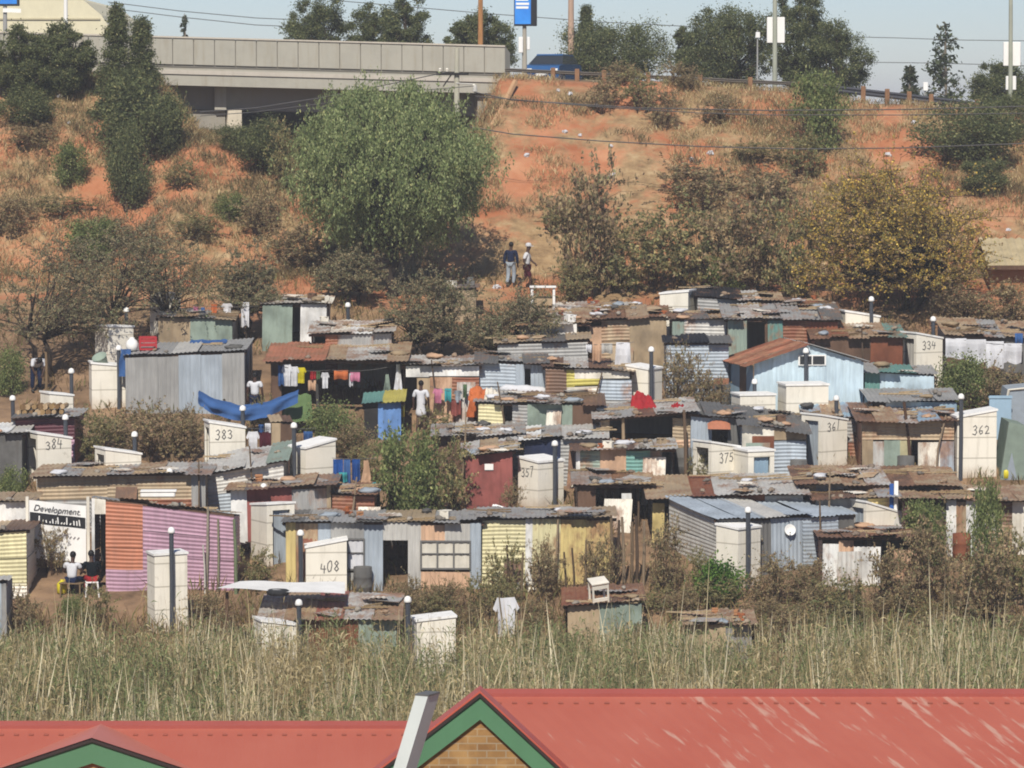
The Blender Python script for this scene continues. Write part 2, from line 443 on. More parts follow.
def place_tree(name, cat, label, px, by, hpx, wpx, kind, group, Y=None, seed=None, rz=None, sink=0, bx=None):
    """stands a plant whose foot is at pixel (px,by); Y overrides the distance when the foot is hidden"""
    if Y is None: g = ground(px, by)
    else:
        x = at(px, by, Y).x; g = Vector((x, Y, terr(x, Y)))
    s = F/g.y; H = (hpx)/s
    if Y is not None:                 # height measured from the ground it stands on up to the pixel row of its top
        H = max(.5, (at(px, by-hpx, Y).z-g.z))
    W = wpx/s
    kw = KIND[kind]
    rr = random.Random(int(px*7+by*13))
    if kw.get('unique'):
        k2 = {k: v for k, v in kw.items() if k not in ('unique', 'n0', 'W0', 'H0')}
        tm, cm = make_tree(seed or int(px+by), H, W, **k2); sc = (1, 1, 1)
    else:
        nv = kw.get('nvar', 2); v = rr.randrange(nv)
        if (kind, v) not in PROTO:
            k2 = {k: w_ for k, w_ in kw.items() if k not in ('W0', 'H0', 'nvar', 'unique')}
            PROTO[(kind, v)] = make_tree(100+v*17+len(kind), kw['H0'], kw['W0'], **k2)
        tm, cm = PROTO[(kind, v)]; sc = (W/kw['W0'], W/kw['W0'], H/kw['H0'])
    root = empty(name, g-Vector((0, 0, sink)), rr.uniform(0, 6.28) if rz is None else rz)
    root.scale = sc
    link('trunk', tm, root); link('crown', cm, root)
    tag(root, label, cat, group); return root
DK = (((88, 95, 66), 3), ((104, 111, 75), 3), ((125, 129, 88), 2), ((150, 146, 100), 1))
OL = (((148, 142, 104), 2), ((164, 154, 106), 2), ((118, 124, 84), 2.4), ((184, 166, 116), 1), ((150, 126, 98), 1))
BR = (((160, 138, 108), 2.5), ((178, 156, 118), 2.5), ((134, 114, 94), 2), ((176, 160, 118), 1.6), ((134, 134, 98), 2))
GR = (((113, 124, 75), 2), ((132, 142, 91), 2), ((96, 107, 70), 1), ((160, 161, 107), 1))
YL = (((210, 178, 88), 3), ((186, 162, 85), 2), ((231, 201, 104), 1.2), ((143, 139, 83), 1.6), ((174, 143, 97), 1.4), ((168, 144, 108), 2.5), ((160, 146, 92), 2))
PP = (((132, 145, 96), 3), ((150, 160, 108), 3), ((110, 124, 82), 2.2), ((172, 178, 128), 1.6), ((176, 174, 118), .5))
TH = (((148, 140, 112), 2), ((162, 148, 116), 2), ((124, 120, 92), 2), ((176, 154, 118), 1.2), ((136, 144, 105), 1.2))
KIND = dict(
    pepper=dict(unique=1, clear=.23, clumps=520, rc=.12, leaves=182, size=.050, asp=2.6, tints=PP, mode='droop', tr=.24, barkc='3d332b', hollow=.66, limbs=.2, jit=.4),
    dark=dict(unique=1, clear=.06, clumps=120, rc=.17, leaves=290, size=.05, asp=2, tints=DK, tr=.14, hollow=.35, jit=.35, limbs=.6),
    conifer=dict(unique=1, clear=.05, clumps=110, rc=.24, leaves=250, size=.046, asp=2.6, tints=DK, mode='cone', tr=.1, jit=.35, limbs=.8),
    pine=dict(unique=1, clear=.15, clumps=40, rc=.26, leaves=26, size=.11, asp=2.2, tints=(('4a5440', 2), ('5a6148', 2), ('6d6c56', 1)), mode='cone', tr=.07, barkc='8a8072', jit=.3),
    yellow=dict(unique=1, clear=.18, clumps=170, rc=.24, leaves=220, size=.06, asp=1.6, tints=YL, mode='dome', tr=.15, stems=3, barkc='3d342c', hollow=.42, twigs=4, jit=.35),
    thorn=dict(unique=1, clear=.28, clumps=64, rc=.30, leaves=300, size=.042, asp=1.8, tints=TH, mode='dome', tr=.10, stems=2, barkc='4d4238', hollow=.3, twigs=5, jit=.35),
    bush=dict(H0=2, W0=2.2, nvar=3, clear=.0, clumps=34, rc=.34, leaves=190, size=.055, asp=1.8, tints=GR, mode='shrub', tr=.04, stems=3, jit=.35),
    darkbush=dict(H0=2.2, W0=2.2, nvar=3, clear=.0, clumps=34, rc=.36, leaves=320, size=.044, asp=2.1, tints=DK, mode='shrub', tr=.04, stems=3, jit=.35),
    olive=dict(H0=2, W0=2.2, nvar=3, clear=.0, clumps=34, rc=.36, leaves=170, size=.045, asp=1.9, tints=OL, mode='shrub', tr=.04, stems=3, twigs=3, jit=.35),
    dry=dict(H0=1.8, W0=2.0, nvar=3, clear=.0, clumps=36, rc=.38, leaves=150, size=.04, asp=2.1, tints=BR, mode='shrub', tr=.045, stems=4, twigs=4, barkc='5a4636', jit=.35),
    bright=dict(H0=1.4, W0=1.6, nvar=1, clear=.0, clumps=28, rc=.38, leaves=170, size=.075, asp=1.6, tints=(('5c7a38', 2), ('76944a', 2), ('486a34', 1)), mode='shrub', tr=.03, stems=3, jit=.3),
)
G_ROAD = 'trees along the road on top of the bank'; G_BANK = 'shrubs on the red bank'; G_SET = 'bushes among the shacks'; G_TR = 'trees at the foot of the bank'; G_FR = 'bushes at the edge of the reeds'
def vegetation():
    P = place_tree
    # behind the bridge and the road
    for lab, px, top, w, k, Y, by in (
        ('dark leafy tree rising behind the left of the bridge parapet', 318, -6, 66, 'dark', 176, 80),
        ('pointed dark tree above the bridge parapet, left of its taller twin', 372, 3, 54, 'dark', 177, 80),
        ('tall dark tree above the middle of the bridge parapet', 408, -5, 50, 'dark', 175, 80),
        ('low dark tree behind the right end of the bridge', 484, 14, 62, 'dark', 175, 80),
        ('thin dark treetop between the bridge and the blue street sign', 458, 20, 26, 'dark', 178, 80),
        ('wide dark bushy tree right of the blue car', 618, 22, 112, 'dark', 175, 82),
        ('slim pointed tree beside the wide tree near the blue car', 586, 8, 30, 'conifer', 176, 82),
        ('big round dark tree left of the white roadside placards', 728, 6, 92, 'dark', 175, 84),
        ('small grey-green tree left of the big round tree', 690, 24, 30, 'dark', 178, 84),
        ('tall dark tree behind the white roadside placards', 798, -12, 70, 'dark', 174, 92),
        ('spreading dark tree right of the white roadside placards', 838, 22, 62, 'dark', 172, 88),
        ('thin half bare pine standing alone against the sky', 945, 20, 48, 'pine', 176, 100),
        ('small bare pine behind the guardrail, left of the tall one', 910, 68, 30, 'pine', 178, 97),
        ('low dark tree at the right end of the road', 1004, 64, 64, 'dark', 178, 105),
        ('small grey conifer top showing over the bridge parapet', 185, 8, 16, 'pine', 200, 33)):
        P('tree', 'tree', lab, px, by, by-top, w, k, G_ROAD, Y)
    # on the left slope
    for lab, px, by, h, w, k in (
        ('dark green tree at the left edge of the slope below the cream building', 22, 106, 78, 62, 'dark'),
        ('dark bushy tree on the slope left of the tall conifer', 66, 100, 74, 54, 'dark'),
        ('tall ragged conifer standing in front of the bridge', 118, 122, 114, 50, 'conifer'),
        ('ragged conifer close to the bridge girder', 142, 122, 100, 46, 'conifer')):
        P('tree', 'tree', lab, px, by, h, w, k, 'dark trees on the left slope')
    for lab, px, by, h, w, k in (
        ('large dark green shrub below the tall conifer', 140, 160, 84, 84, 'darkbush'),
        ('dark shrub left of the concrete pier wall', 168, 155, 62, 44, 'darkbush'),
        ('narrow green shrub below the large dark one on the left slope', 128, 208, 82, 46, 'darkbush'),
        ('small green shrub in the middle of the left slope', 72, 188, 46, 40, 'bush'),
        ('dark scrubby shrub at the left edge of the slope', 22, 128, 40, 60, 'darkbush'),
        ('tiny green shrub on bare soil left of the pepper tree', 230, 222, 30, 34, 'bush'),
        ('dark bush at the mouth of the underpass', 262, 172, 52, 60, 'darkbush'),
        ('grey-green bush under the bridge left of the pepper tree', 284, 196, 74, 40, 'olive'),
        ('dark bush inside the underpass near the pier', 236, 152, 28, 44, 'darkbush'),
        ('dry grey bush at the left edge above the thorn trees', 10, 235, 40, 50, 'dry'),
        ('dark green bush above the left thorn trees', 92, 262, 44, 56, 'bush'),
        ('brown dry bush on the left slope beside the small green one', 182, 190, 30, 36, 'olive'),
        ('dry brown scrub left of the pepper tree trunk', 296, 272, 50, 70, 'dry'),
        ('dry brown scrub between the underpass and the pepper tree', 262, 236, 40, 50, 'dry'),
        ('wiry shrub at the crest below the wide roadside tree', 604, 112, 34, 40, 'dry'),
        ('tall wiry shrub at the crest, right of the other wiry one', 640, 112, 46, 44, 'olive'),
        ('dry shrub at the crest in front of the white car', 684, 90, 26, 40, 'dry'),
        ('dry shrub at the crest below the pointed dark tree', 622, 86, 22, 36, 'dry'),
        ('dark wiry shrub hanging over the crest below the wide trees', 664, 128, 40, 34, 'dry'),
        ('dark low shrub on the bank below the round tree', 714, 124, 26, 44, 'dry'),
        ('tall green shrub on the bank below the white placards', 818, 152, 84, 56, 'bush'),
        ('brown-tipped shrub under the tall green one on the bank', 806, 182, 50, 50, 'olive'),
        ('large dark green shrub on the bank at the right', 962, 168, 66, 92, 'darkbush'),
        ('dark green shrub at the right edge below the road signs', 1006, 140, 46, 56, 'darkbush'),
        ('dark green shrub right of the yellow tree crown', 985, 196, 40, 50, 'darkbush')):
        P('shrub', 'shrub', lab, px, by, h, w, k, G_BANK)
    # foot of the bank
    P('pepper_tree', 'tree', 'big round weeping green tree in front of the bridge', 391, 296, 214, 206, 'pepper', None, seed=5)
    P('thorn_tree', 'tree', 'broad yellow-olive tree at the right above the shacks', 893, 316, 146, 190, 'yellow', None, seed=9)
    for lab, px, by, h, w, k in (
        ('bare grey-brown thorn tree with a forked trunk at the far left', 58, 372, 132, 134, 'thorn'),
        ('grey-brown thorn tree behind the white toilet with two tanks', 140, 350, 120, 146, 'thorn'),
        ('sparse green tree behind the grey tin shack', 250, 338, 92, 66, 'thorn'),
        ('scrubby thorn tree below the pepper tree trunk', 432, 366, 88, 92, 'thorn'),
        ('scrubby thorn tree in front of the two walkers', 516, 372, 72, 104, 'thorn'),
        ('small thorn tree beside the pepper tree trunk', 348, 304, 46, 64, 'thorn')):
        P('thorn_tree', 'tree', lab, px, by, h, w, k, G_TR)
    for lab, px, by, h, w, k in (
        ('tall dry brown shrub right of the two walkers', 592, 296, 134, 84, 'dry'),
        ('wide dry olive shrub above the red clutter roof', 640, 296, 84, 100, 'olive'),
        ('dry brown shrub above the white-walled shack', 690, 292, 92, 92, 'olive'),
        ('tall dry shrub between the white-walled shack and the yellow tree', 748, 296, 106, 90, 'dry'),
        ('olive shrub left of the yellow tree', 792, 306, 110, 70, 'olive'),
        ('green shrub behind the roofs left of the yellow tree', 728, 296, 46, 46, 'bush'),
        ('dark green shrub right behind the walkers', 575, 304, 44, 44, 'olive'),
        ('dry brown shrub at the right edge under the tiled roof', 1000, 326, 46, 66, 'dry'),
        ('dry brown shrub right of the yellow tree trunk', 952, 326, 44, 60, 'dry')):
        P('shrub', 'shrub', lab, px, by, h, w, k, 'scrub at the foot of the bank')
    for lab, px, by, h, w, k in (
        ('green bush below the green tarpaulin', 336, 452, 52, 58, 'bush'),
        ('tall sparse green bush left of the red wall', 408, 530, 108, 70, 'bush'),
        ('sparse grey-brown bush against the red wall', 446, 525, 92, 56, 'olive'),
        ('olive bush between the clean cream toilet and the blue washing', 372, 486, 46, 40, 'olive'),
        ('dry bush in front of the little green roofed stall', 352, 462, 40, 40, 'dry'),
        ('dry bush below the peach patchwork shack', 438, 444, 34, 40, 'olive'),
        ('dry bush between the grey tin shack and the washing shop', 262, 436, 40, 26, 'olive'),
        ('dry bush beside the rusty red shack doorway', 308, 566, 34, 26, 'dry'),
        ('dry bush left of the orange awning shack', 700, 484, 34, 24, 'olive'),
        ('dry bush right of the dark red wall', 512, 522, 40, 20, 'dry'),
        ('dry bush behind the low white toilet', 112, 448, 36, 46, 'olive'),
        ('dry bush left of the white toilet below the blue gable', 775, 446, 30, 26, 'dry'),
        ('dry bush below the pale blue banded shack', 940, 462, 30, 26, 'olive'),
        ('dry bush right of toilet 384', 92, 466, 54, 46, 'olive'),
        ('dry brown bush under the grey tin shack', 150, 460, 56, 74, 'dry'),
        ('dry brown bush left of toilet 383', 188, 462, 54, 44, 'dry'),
        ('leafy green bush below toilet 334', 962, 412, 58, 56, 'bush'),
        ('dry brown bush under the white sheets', 1002, 414, 50, 52, 'dry'),
        ('green weed beside the pale blue wall below toilet 334', 916, 396, 26, 30, 'bush'),
        ('bare brown bush in front of the blue-grey tin wall', 680, 412, 66, 40, 'dry'),
        ('dry bush left of the pale blue gabled shack', 712, 416, 44, 40, 'dry'),
        ('green bush at the left edge beside toilet 384', 14, 512, 46, 34, 'bush'),
        ('dark bush at the far left below the thorn tree', 8, 396, 50, 34, 'bush'),
        ('dry brown bush in front of the banner', 52, 574, 52, 34, 'dry'),
        ('dry bush at the left end of the banner', 34, 572, 36, 24, 'dry'),
        ('green bush between the pink wall and the open doorway toilet', 258, 592, 46, 36, 'olive')):
        P('bush', 'bush', lab, px, by, h, w, k, G_SET)
    for lab, px, by, h, w, k in (
        ('dry stalky bush in front of the yellow tin wall', 545, 602, 62, 40, 'dry'),
        ('dry bush at the left end of the yellow tin wall', 505, 602, 60, 38, 'olive'),
        ('brown bush between the yellow wall and the blue-grey roof', 600, 600, 64, 40, 'dry'),
        ('tall brown bush at the left wall of the blue-grey roofed shack', 668, 594, 74, 40, 'dry'),
        ('brown bush in front of the toilet below the blue-grey roof', 700, 598, 50, 34, 'olive'),
        ('bright green bush in front of the blue-grey roofed shack', 720, 604, 46, 44, 'bright'),
        ('brown bush right of the bright green bush', 768, 606, 52, 48, 'dry'),
        ('brown bush under the satellite dish', 806, 606, 50, 48, 'dry'),
        ('low olive bush below the rusty patchwork front', 846, 626, 52, 56, 'olive'),
        ('brown bush right of the rusty patchwork front', 896, 618, 72, 56, 'dry'),
        ('dark brown bush in front of the white wall with the orange roof', 930, 606, 88, 58, 'dry'),
        ('green bush before the white wall under the orange roof', 926, 566, 70, 50, 'bush'),
        ('tall green bush below toilet 362', 985, 590, 118, 40, 'bush'),
        ('big brown bush at the right edge above the reeds', 990, 626, 88, 70, 'dry'),
        ('olive bush at the right edge of the reeds', 1018, 606, 84, 46, 'olive'),
        ('brown bush in front of the dark doorway', 404, 612, 36, 36, 'dry'),
        ('brown bush below the curtained window', 440, 614, 34, 50, 'dry'),
        ('dark brown bush between the window and the yellow wall', 484, 616, 42, 40, 'olive'),
        ('dry brown bush below the left cream shack', 22, 640, 50, 36, 'dry'),
        ('dark dry bush below the stool', 96, 632, 48, 34, 'olive'),
        ('small green bush beside the foreground toilet with the tall pipe', 76, 628, 34, 30, 'bush'),
        ('dry bush right of the foreground toilet with the tall pipe', 214, 634, 44, 46, 'dry')):
        P('bush', 'bush', lab, px, by, h, w, k, G_FR)
    r = random.Random(12)
    for i in range(20):
        px = 335+i*35+r.uniform(-9, 9); by = r.uniform(612, 632)
        P('bush', 'bush', ('low brown bush along the top edge of the reeds', 'low olive bush along the top edge of the reeds')[i % 2], px, by, r.uniform(22, 40), r.uniform(34, 52), ('dry', 'olive')[i % 2], G_FR)
    for i in range(11):
        px = 640+i*37+r.uniform(-9, 9); by = r.uniform(640, 660)
        P('bush', 'bush', ('ragged brown scrub standing in the reeds at the right', 'ragged olive scrub standing in the reeds at the right')[i % 2], px, by, r.uniform(26, 46), r.uniform(34, 56), ('dry', 'olive')[i % 2], G_FR)
    for i, (px, by, h, w) in enumerate(((30, 150, 26, 56), (60, 215, 20, 60), (112, 240, 22, 70), (200, 240, 26, 60), (700, 206, 44, 90), (752, 160, 18, 60), (770, 206, 40, 70), (560, 236, 40, 50))):
        P('shrub', 'shrub', 'low dry tuft of scrub on the bank', px, by, h, w, ('dry', 'olive')[i % 2], G_BANK)
vegetation()

# ---------------------------------------------------------------- grass, weeds and reeds
def blades(name, pts, hts, wid, tints, seed, lean=.25, segs=1, jit=.25):
    rng = np.random.default_rng(seed); N = len(pts); P = np.asarray(pts); h = np.asarray(hts).reshape(-1, 1)
    a = rng.random((N, 1))*6.283; d = np.concatenate([np.cos(a), np.sin(a), np.zeros_like(a)], 1)
    ln = np.concatenate([rng.normal(size=(N, 2))*lean, np.ones((N, 1))], 1)
    top = P+ln*h; mid = P+ln*h*.55*np.array([[.7, .7, 1]])
    w = wid*(.6+.8*rng.random((N, 1)))
    V = np.stack([P-d*w/2, P+d*w/2, mid+d*w*.4, top], 1)
    V2 = np.stack([P-d*w/2, mid+d*w*.4, top, mid-d*w*.4], 1)
    V = V2.reshape(-1, 3)
    return V, pick(rng, N, tints, jit)
def make_grass():
    rng = np.random.default_rng(3)
    V = []; Cc = []
    # bank
    pts = []; hs = []
    for _ in range(34000):
        x = rng.uniform(-27, 27); y = rng.uniform(145.5, 162.5)
        n = noise.noise((x*.33, y*.33, 1))+.5*noise.noise((x*.9, y*.9, 5))
        if n < -.28+.62*(-.5 < x < 6.5 and y > 149.5): continue
        if -3.4 < x < 2.2 and y < 150.5 and rng.random() < .92: continue
        z = terr(x, y); k = rng.integers(4, 8)
        for _2 in range(k):
            pts.append((x+rng.normal()*.13, y+rng.normal()*.13, z-.03)); hs.append(rng.uniform(.10, .38))
    v, c = blades('g', pts, hs, .03, (('b8a478', 3), ('a08660', 3), ('886c50', 2), ('cabb90', 1), ('807a52', 1.5)), 4, .45); V.append(v); Cc.append(c)
    pts = []; hs = []
    for _ in range(11000):                     # woody tufts, brown and olive, in drifts
        x = rng.uniform(-27, 27); y = rng.uniform(145.5, 161.5)
        if noise.noise((x*.4, y*.4, 31))+.4*noise.noise((x*1.2, y*1.2, 3)) < (.16 if x > -1 else .02)+.35*(-1 < x < 7 and y > 150): continue
        if -3.4 < x < 2.2 and y < 150.5: continue
        z = terr(x, y)
        for _2 in range(14):
            pts.append((x+rng.normal()*.2, y+rng.normal()*.2, z-.03)); hs.append(rng.uniform(.1, .5))
    v, c = blades('t', pts, hs, .035, (('6e5c44', 3), ('7c6a4c', 3), ('6a6a48', 2.5), ('5a5a40', 1.5), ('8c7858', 1)), 14, .6); V.append(v); Cc.append(c)
    v = np.concatenate(V); c = np.concatenate(Cc)
    o = link('dry_grass', np_mesh('dry_grass', v, len(v)//4, 4, c, tintm('dry_grass', .2))); struct(o, 'stuff')
    o['label'] = 'tan dry grass tufts scattered over the red soil bank'
    # weeds between the shacks
    pts = []; hs = []
    for _ in range(16000):
        x = rng.uniform(-22, 22); y = rng.uniform(104, 146)
        if noise.noise((x*.3, y*.3, 7)) < .0 and y > 112: continue
        if -19 < x < -11 and 110 < y < 115.5: continue
        z = terr(x, y)
        for _2 in range(3):
            pts.append((x+rng.normal()*.15, y+rng.normal()*.15, z-.03)); hs.append(rng.uniform(.15, .55)*(1.5 if y < 112 else 1))
    v, c = blades('w', pts, hs, .045, (('7a6644', 3), ('5e4c36', 3), ('6a6a40', 2), ('93805a', 1)), 6, .4)
    o = link('weeds', np_mesh('weeds', v, len(v)//4, 4, c, tintm('dry_grass', .2))); struct(o, 'stuff')
    o['label'] = 'brown weeds growing between the shacks'
    # reeds
    pts = []; hs = []; L = []; La = []
    Lp = []; Ld = []; Ls = []
    n = 0
    while n < 40000:
        x = rng.uniform(-19, 19); y = rng.uniform(76, 106.5)
        if abs(x) > y*.142+3.5: continue
        edge = 103.2+1.8*noise.noise((x*.25, 0, 2))
        ppx = 512+F*x/y
        if y > 95.5 and (250 < ppx < 300 or 408 < ppx < 460) and rng.random() < .8: continue
        if y > 98 and 300 <= ppx < 396 and rng.random() < .5: continue
        if y > edge: continue
        dn = noise.noise((x*.35, y*.35, 11))
        if dn < -.15 and rng.random() < .7: continue
        if y > 96.5 and noise.noise((x*.5, y*.5, 50)) < .12 and rng.random() < .75: continue
        h = rng.uniform(1.5, 2.7)*(1+.36*noise.noise((x*.26, y*.26, 4))+.28*noise.noise((x*.9, y*.9, 14)))*(1 if y < 97 else max(.5, 1-(y-97)*.07))
        if rng.random() < .05: h *= 1.3
        z = terr(x, y); pts.append((x, y, z-.05)); hs.append(h); n += 1
        for k in range(7):
            t = rng.uniform(.2, .95); Lp.append((x, y, z+h*t)); Ls.append(rng.uniform(.12, .34)); Ld.append(dn)
    v, c = blades('r', pts, hs, .022, (('b8a880', 3), ('a08e68', 3), ('8a7a58', 2), ('7e8058', 2)), 8, .07)
    Lp = np.array(Lp); m = len(Lp); Ls = np.array(Ls).reshape(-1, 1); a = rng.random((m, 1))*6.283
    d = np.concatenate([.6*np.cos(a), .6*np.sin(a), .45*rng.normal(size=(m, 1))+.55], 1); d = unit(d); b = unit(np.cross(d, rng.normal(size=(m, 3))))
    e = Lp+d*Ls; mid = Lp+d*Ls*.45+np.array([[0, 0, .05]]); e[:, 2] -= .05*Ls[:, 0]
    w = .015
    V2 = np.stack([Lp, mid+b*w, e, mid-b*w], 1).reshape(-1, 3)
    gcol = pick(rng, m, (('7c8658', 3), ('6c764c', 3), ('94966c', 2), ('aca07a', 1.5), ('5c6444', 1.5)), .25)
    scol = pick(rng, m, (('c2b28a', 3), ('a8966c', 3), ('8a7e58', 2)), .25)
    nz = np.array([noise.noise((p[0]*.28, p[1]*.28, 21))+.35*noise.noise((p[0]*1.1, p[1]*1.1, 5)) for p in Lp]).reshape(-1, 1)
    gc = np.where(nz+.3*(rng.random((m, 1))-.5) > -.10, gcol, scol)
    sel = [i for i in range(len(pts)) if noise.noise((pts[i][0]*.55, pts[i][1]*.3, 40))+.35*rng.random() > .28]
    sel = [i for i in sel if rng.random() < .55]
    vp, cp = blades('p', [pts[i] for i in sel], [hs[i]*rng.uniform(.85, 1.32) for i in sel], .046, (('e2d6b4', 3), ('d0c09a', 3), ('c0ac84', 2)), 18, .11)
    V = np.concatenate([v, V2, vp]); C2 = np.concatenate([c, gc, cp])
    o = link('reeds', np_mesh('reeds', V, len(V)//4, 4, C2, tintm('reed_blades', .3))); struct(o, 'stuff')
    o['label'] = 'dense bed of straw and green reeds between the roofs and the shacks'
make_grass()
# ---------------------------------------------------------------- shacks of patched tin
def sheet(mb, u0, u1, zb, zt, mp, kind, rng, pitch=.14, amp=.015):
    """one tin sheet: u0..u1 wide, from zb to zt(u); mp(u, off, z) -> local point"""
    ph = rng.uniform(0, 6.28); b1, b2 = rng.uniform(-.012, .012), rng.uniform(-.02, .02)
    w = u1-u0
    def off(u, t): return b1*math.sin(3.1*(u-u0)/max(w, .1))+b2*t
    if kind == 'V':
        n = max(6, int(round(w/(pitch/4)))); n = min(n, 220)
        mb.grid(lambda a, b: mp(u0+w*a, amp*math.sin(2*math.pi*(w*a)/pitch+ph)+off(u0+w*a, b), zb+(zt(u0+w*a)-zb)*b), n, 2)
    elif kind == 'H':
        hh = zt((u0+u1)/2)-zb; n = max(6, int(round(hh/(pitch/4))))
        mb.grid(lambda a, b: mp(u0+w*a, amp*math.sin(2*math.pi*hh*b/pitch+ph)+off(u0+w*a, b), zb+(zt(u0+w*a)-zb)*b), max(2, int(w/.5)), n)
    else:
        mb.grid(lambda a, b: mp(u0+w*a, off(u0+w*a, b)+.012*noise.noise((u0*9+a*2, b*2, ph)), zb+(zt(u0+w*a)-zb)*b), 4, 4)
SHK = {}
class Shack: pass
def shack(key, nick, label, x0, x1, eL, eR, base, rb, D=3.0, turn=0, front=(), roof='grey|lgrey|dgrey', side='grey', rust=.35, ov=.25, rj=.17, junk=(), floor=None, cat='shack', Y=None, sheets=None, bag=0):
    rng = random.Random(key)
    if Y is None: Y = ground((x0+x1)/2 if not turn else x0, base).y
    t = R(turn); s = F/Y; ct, st = math.cos(t), math.sin(t)
    p0 = at(x0, base, Y); X0 = p0.x
    W = (x1-x0)/(s*ct)
    for _ in range(4):                     # width so that the far front corner lands on x1
        q = pix((X0+W*ct, Y+W*st, p0.z))[0]; W += (x1-q)/(s*ct)
    z0 = min(terr(X0, Y), terr(X0+W*ct, Y+W*st)); gz = (terr(X0, Y)+terr(X0+W*ct, Y+W*st))/2
    root = empty('shack', (X0, Y, gz), t)
    zL = at(x0, eL, Y).z-gz; zR = at(x1, eR, Y+W*st).z-gz
    zF = (zL+zR)/2; zB = at((x0+x1)/2, rb, Y+D*ct).z-gz
    rise = min(max(zB-zF, -.35*D), .42*D); zbot = z0-gz-.35
    zt = lambda u: zL+(zR-zL)*u/W
    lx = lambda px: min(max((px-x0)/(x1-x0), 0), 1)*W
    lz = lambda py: (at(x0, py, Y).z-gz)
    def put(nm, mb, mat, par=root, smooth=False): return mb.build(nm, mat, par, smooth)
    def wallsheets(u0, u1, zb, ztf, mp, kind, cols, rst, nm='wall_sheet'):
        cs = cols.split('|')
        if kind == 'V':
            n = max(1, int(round((u1-u0)/.85)))
            for i in range(n):
                mb = MB(); o_ = .018*(i % 2)
                a, b = u0+(u1-u0)*i/n-(.02 if i else 0), u0+(u1-u0)*(i+1)/n
                sheet(mb, a, b, zb, (lambda u, d=rng.uniform(-.09, .0): ztf(u)+d), (lambda u, o, z, q=o_: mp(u, o+q, z)), 'V', rng)
                put(nm, mb, tin(rng.choice(cs), rst), root, True)
        elif kind == 'H':
            hh = ztf((u0+u1)/2)-zb; n = max(1, int(round(hh/.8))); m = max(1, int(round((u1-u0)/2.6)))
            for i in range(n):
                for j in range(m):
                    mb = MB(); o_ = .018*((i+j) % 2); f0, f1 = i/n, (i+1)/n
                    a, b = u0+(u1-u0)*j/m, u0+(u1-u0)*(j+1)/m
                    def zz(u, f): return zb+(ztf(u)-zb)*f
                    ph = rng.uniform(0, 6); am = .013; wd = b-a; N = max(6, int(round(hh/n/.03))); b1 = rng.uniform(-.015, .015)
                    mb.grid(lambda p, q: mp(a+wd*p, am*math.sin(2*math.pi*(hh/n)*q/.12+ph)+b1*math.sin(3*p)+o_, zz(a+wd*p, f0-(.02 if i else 0)+(f1-f0)*q)+.015*math.sin(p*3+ph)), max(3, int(wd/.5)), N)
                    put(nm, mb, tin(rng.choice(cs), rst), root, True)
        else:
            n = max(1, int(round((u1-u0)/1.3)))
            for i in range(n):
                mb = MB(); sheet(mb, u0+(u1-u0)*i/n, u0+(u1-u0)*(i+1)/n, zb, ztf, (lambda u, o, z, q=.012*(i % 2): mp(u, o+q, z)), 'P', rng)
                put('wall_board', mb, paint(rng.choice(cs), .6), root)
    fm = lambda u, o, z: (u, -o-.02, z)
    for pn in front:
        a, b, ty, c = pn[:4]; yt = pn[4] if len(pn) > 4 else None; yb = pn[5] if len(pn) > 5 else None
        fill = pn[6] if len(pn) > 6 else None; rs = pn[7] if len(pn) > 7 else rust
        u0, u1 = lx(a), lx(b)
        zb = zbot if yb is None else max(zbot, lz(yb)); tf = zt if yt is None else (lambda u, k=lz(yt): min(k, zt(u)))
        if ty in 'VHP': wallsheets(u0, u1, zb, tf, fm, ty, c, rs)
        elif ty in 'DWO':
            top = min(lz(yt), zt(u0)-.05) if yt is not None else zt(u0)-.08
            if fill:
                if yt is not None and zt(u0)-top > .06: wallsheets(u0, u1, top, zt, fm, fill[0], fill[1:], rs)
                if yb is not None and zb-zbot > .4: wallsheets(u0, u1, zbot, (lambda u, k=zb: k), fm, fill[0], fill[1:], rs)
            if ty == 'D':
                mb = MB(); mb.box(((u0+u1)/2, .07, (zb+top)/2), (u1-u0-.1, .035, top-zb-.05))
                for k in (.25, .6): mb.box(((u0+u1)/2, .047, zb+(top-zb)*k+.1), (u1-u0-.14, .02, .1))
                dr = put('door', mb, paint(c, .35))
                fb = MB()
                for e in (u0+.04, u1-.04): fb.box((e, -.01, (zb+top)/2), (.08, .1, top-zb))
                fb.box(((u0+u1)/2, -.01, top-.04), (u1-u0-.16, .1, .08)); fb.build('door_frame', paint('cream', .3), dr)
            if ty == 'W':
                fb = MB(); n = 3 if u1-u0 > 1.1 else 2
                for k in range(n+1): fb.box((u0+(u1-u0)*k/n, -.055, (zb+top)/2), (.05, .05, top-zb))
                for zz in (zb+.025, (zb*.45+top*.55), top-.025): fb.box(((u0+u1)/2, -.06, zz), (u1-u0-.052, .045, .05 if zz != (zb*.45+top*.55) else .03))
                wf = put('window', fb, flat('dgrey'))
                pb = MB(); pb.grid(lambda p, q: (u0+(u1-u0)*p, -.03+.012*math.sin(p*40), zb+(top-zb)*q), 24, 2)
                pb.build('curtain' if c != 'glass' else 'pane', cloth(c) if c != 'glass' else glass_dark(), wf)
    # sides and back
    zs = lambda e: (lambda v: e+rise*v/D)
    wallsheets(0, D, zbot, zs(zL), lambda u, o, z: (-o, u, z), side[0], side[1:], rust) if side else None
    if side: wallsheets(0, D, zbot, zs(zR), lambda u, o, z: (W+o, u, z), side[0], side[1:], rust)
    mb = MB(); mb.grid(lambda a, b: (W*a, D, zbot+(zt(W*a)+rise-zbot)*b), 4, 2); put('back_wall', mb, tin('grey', .4))
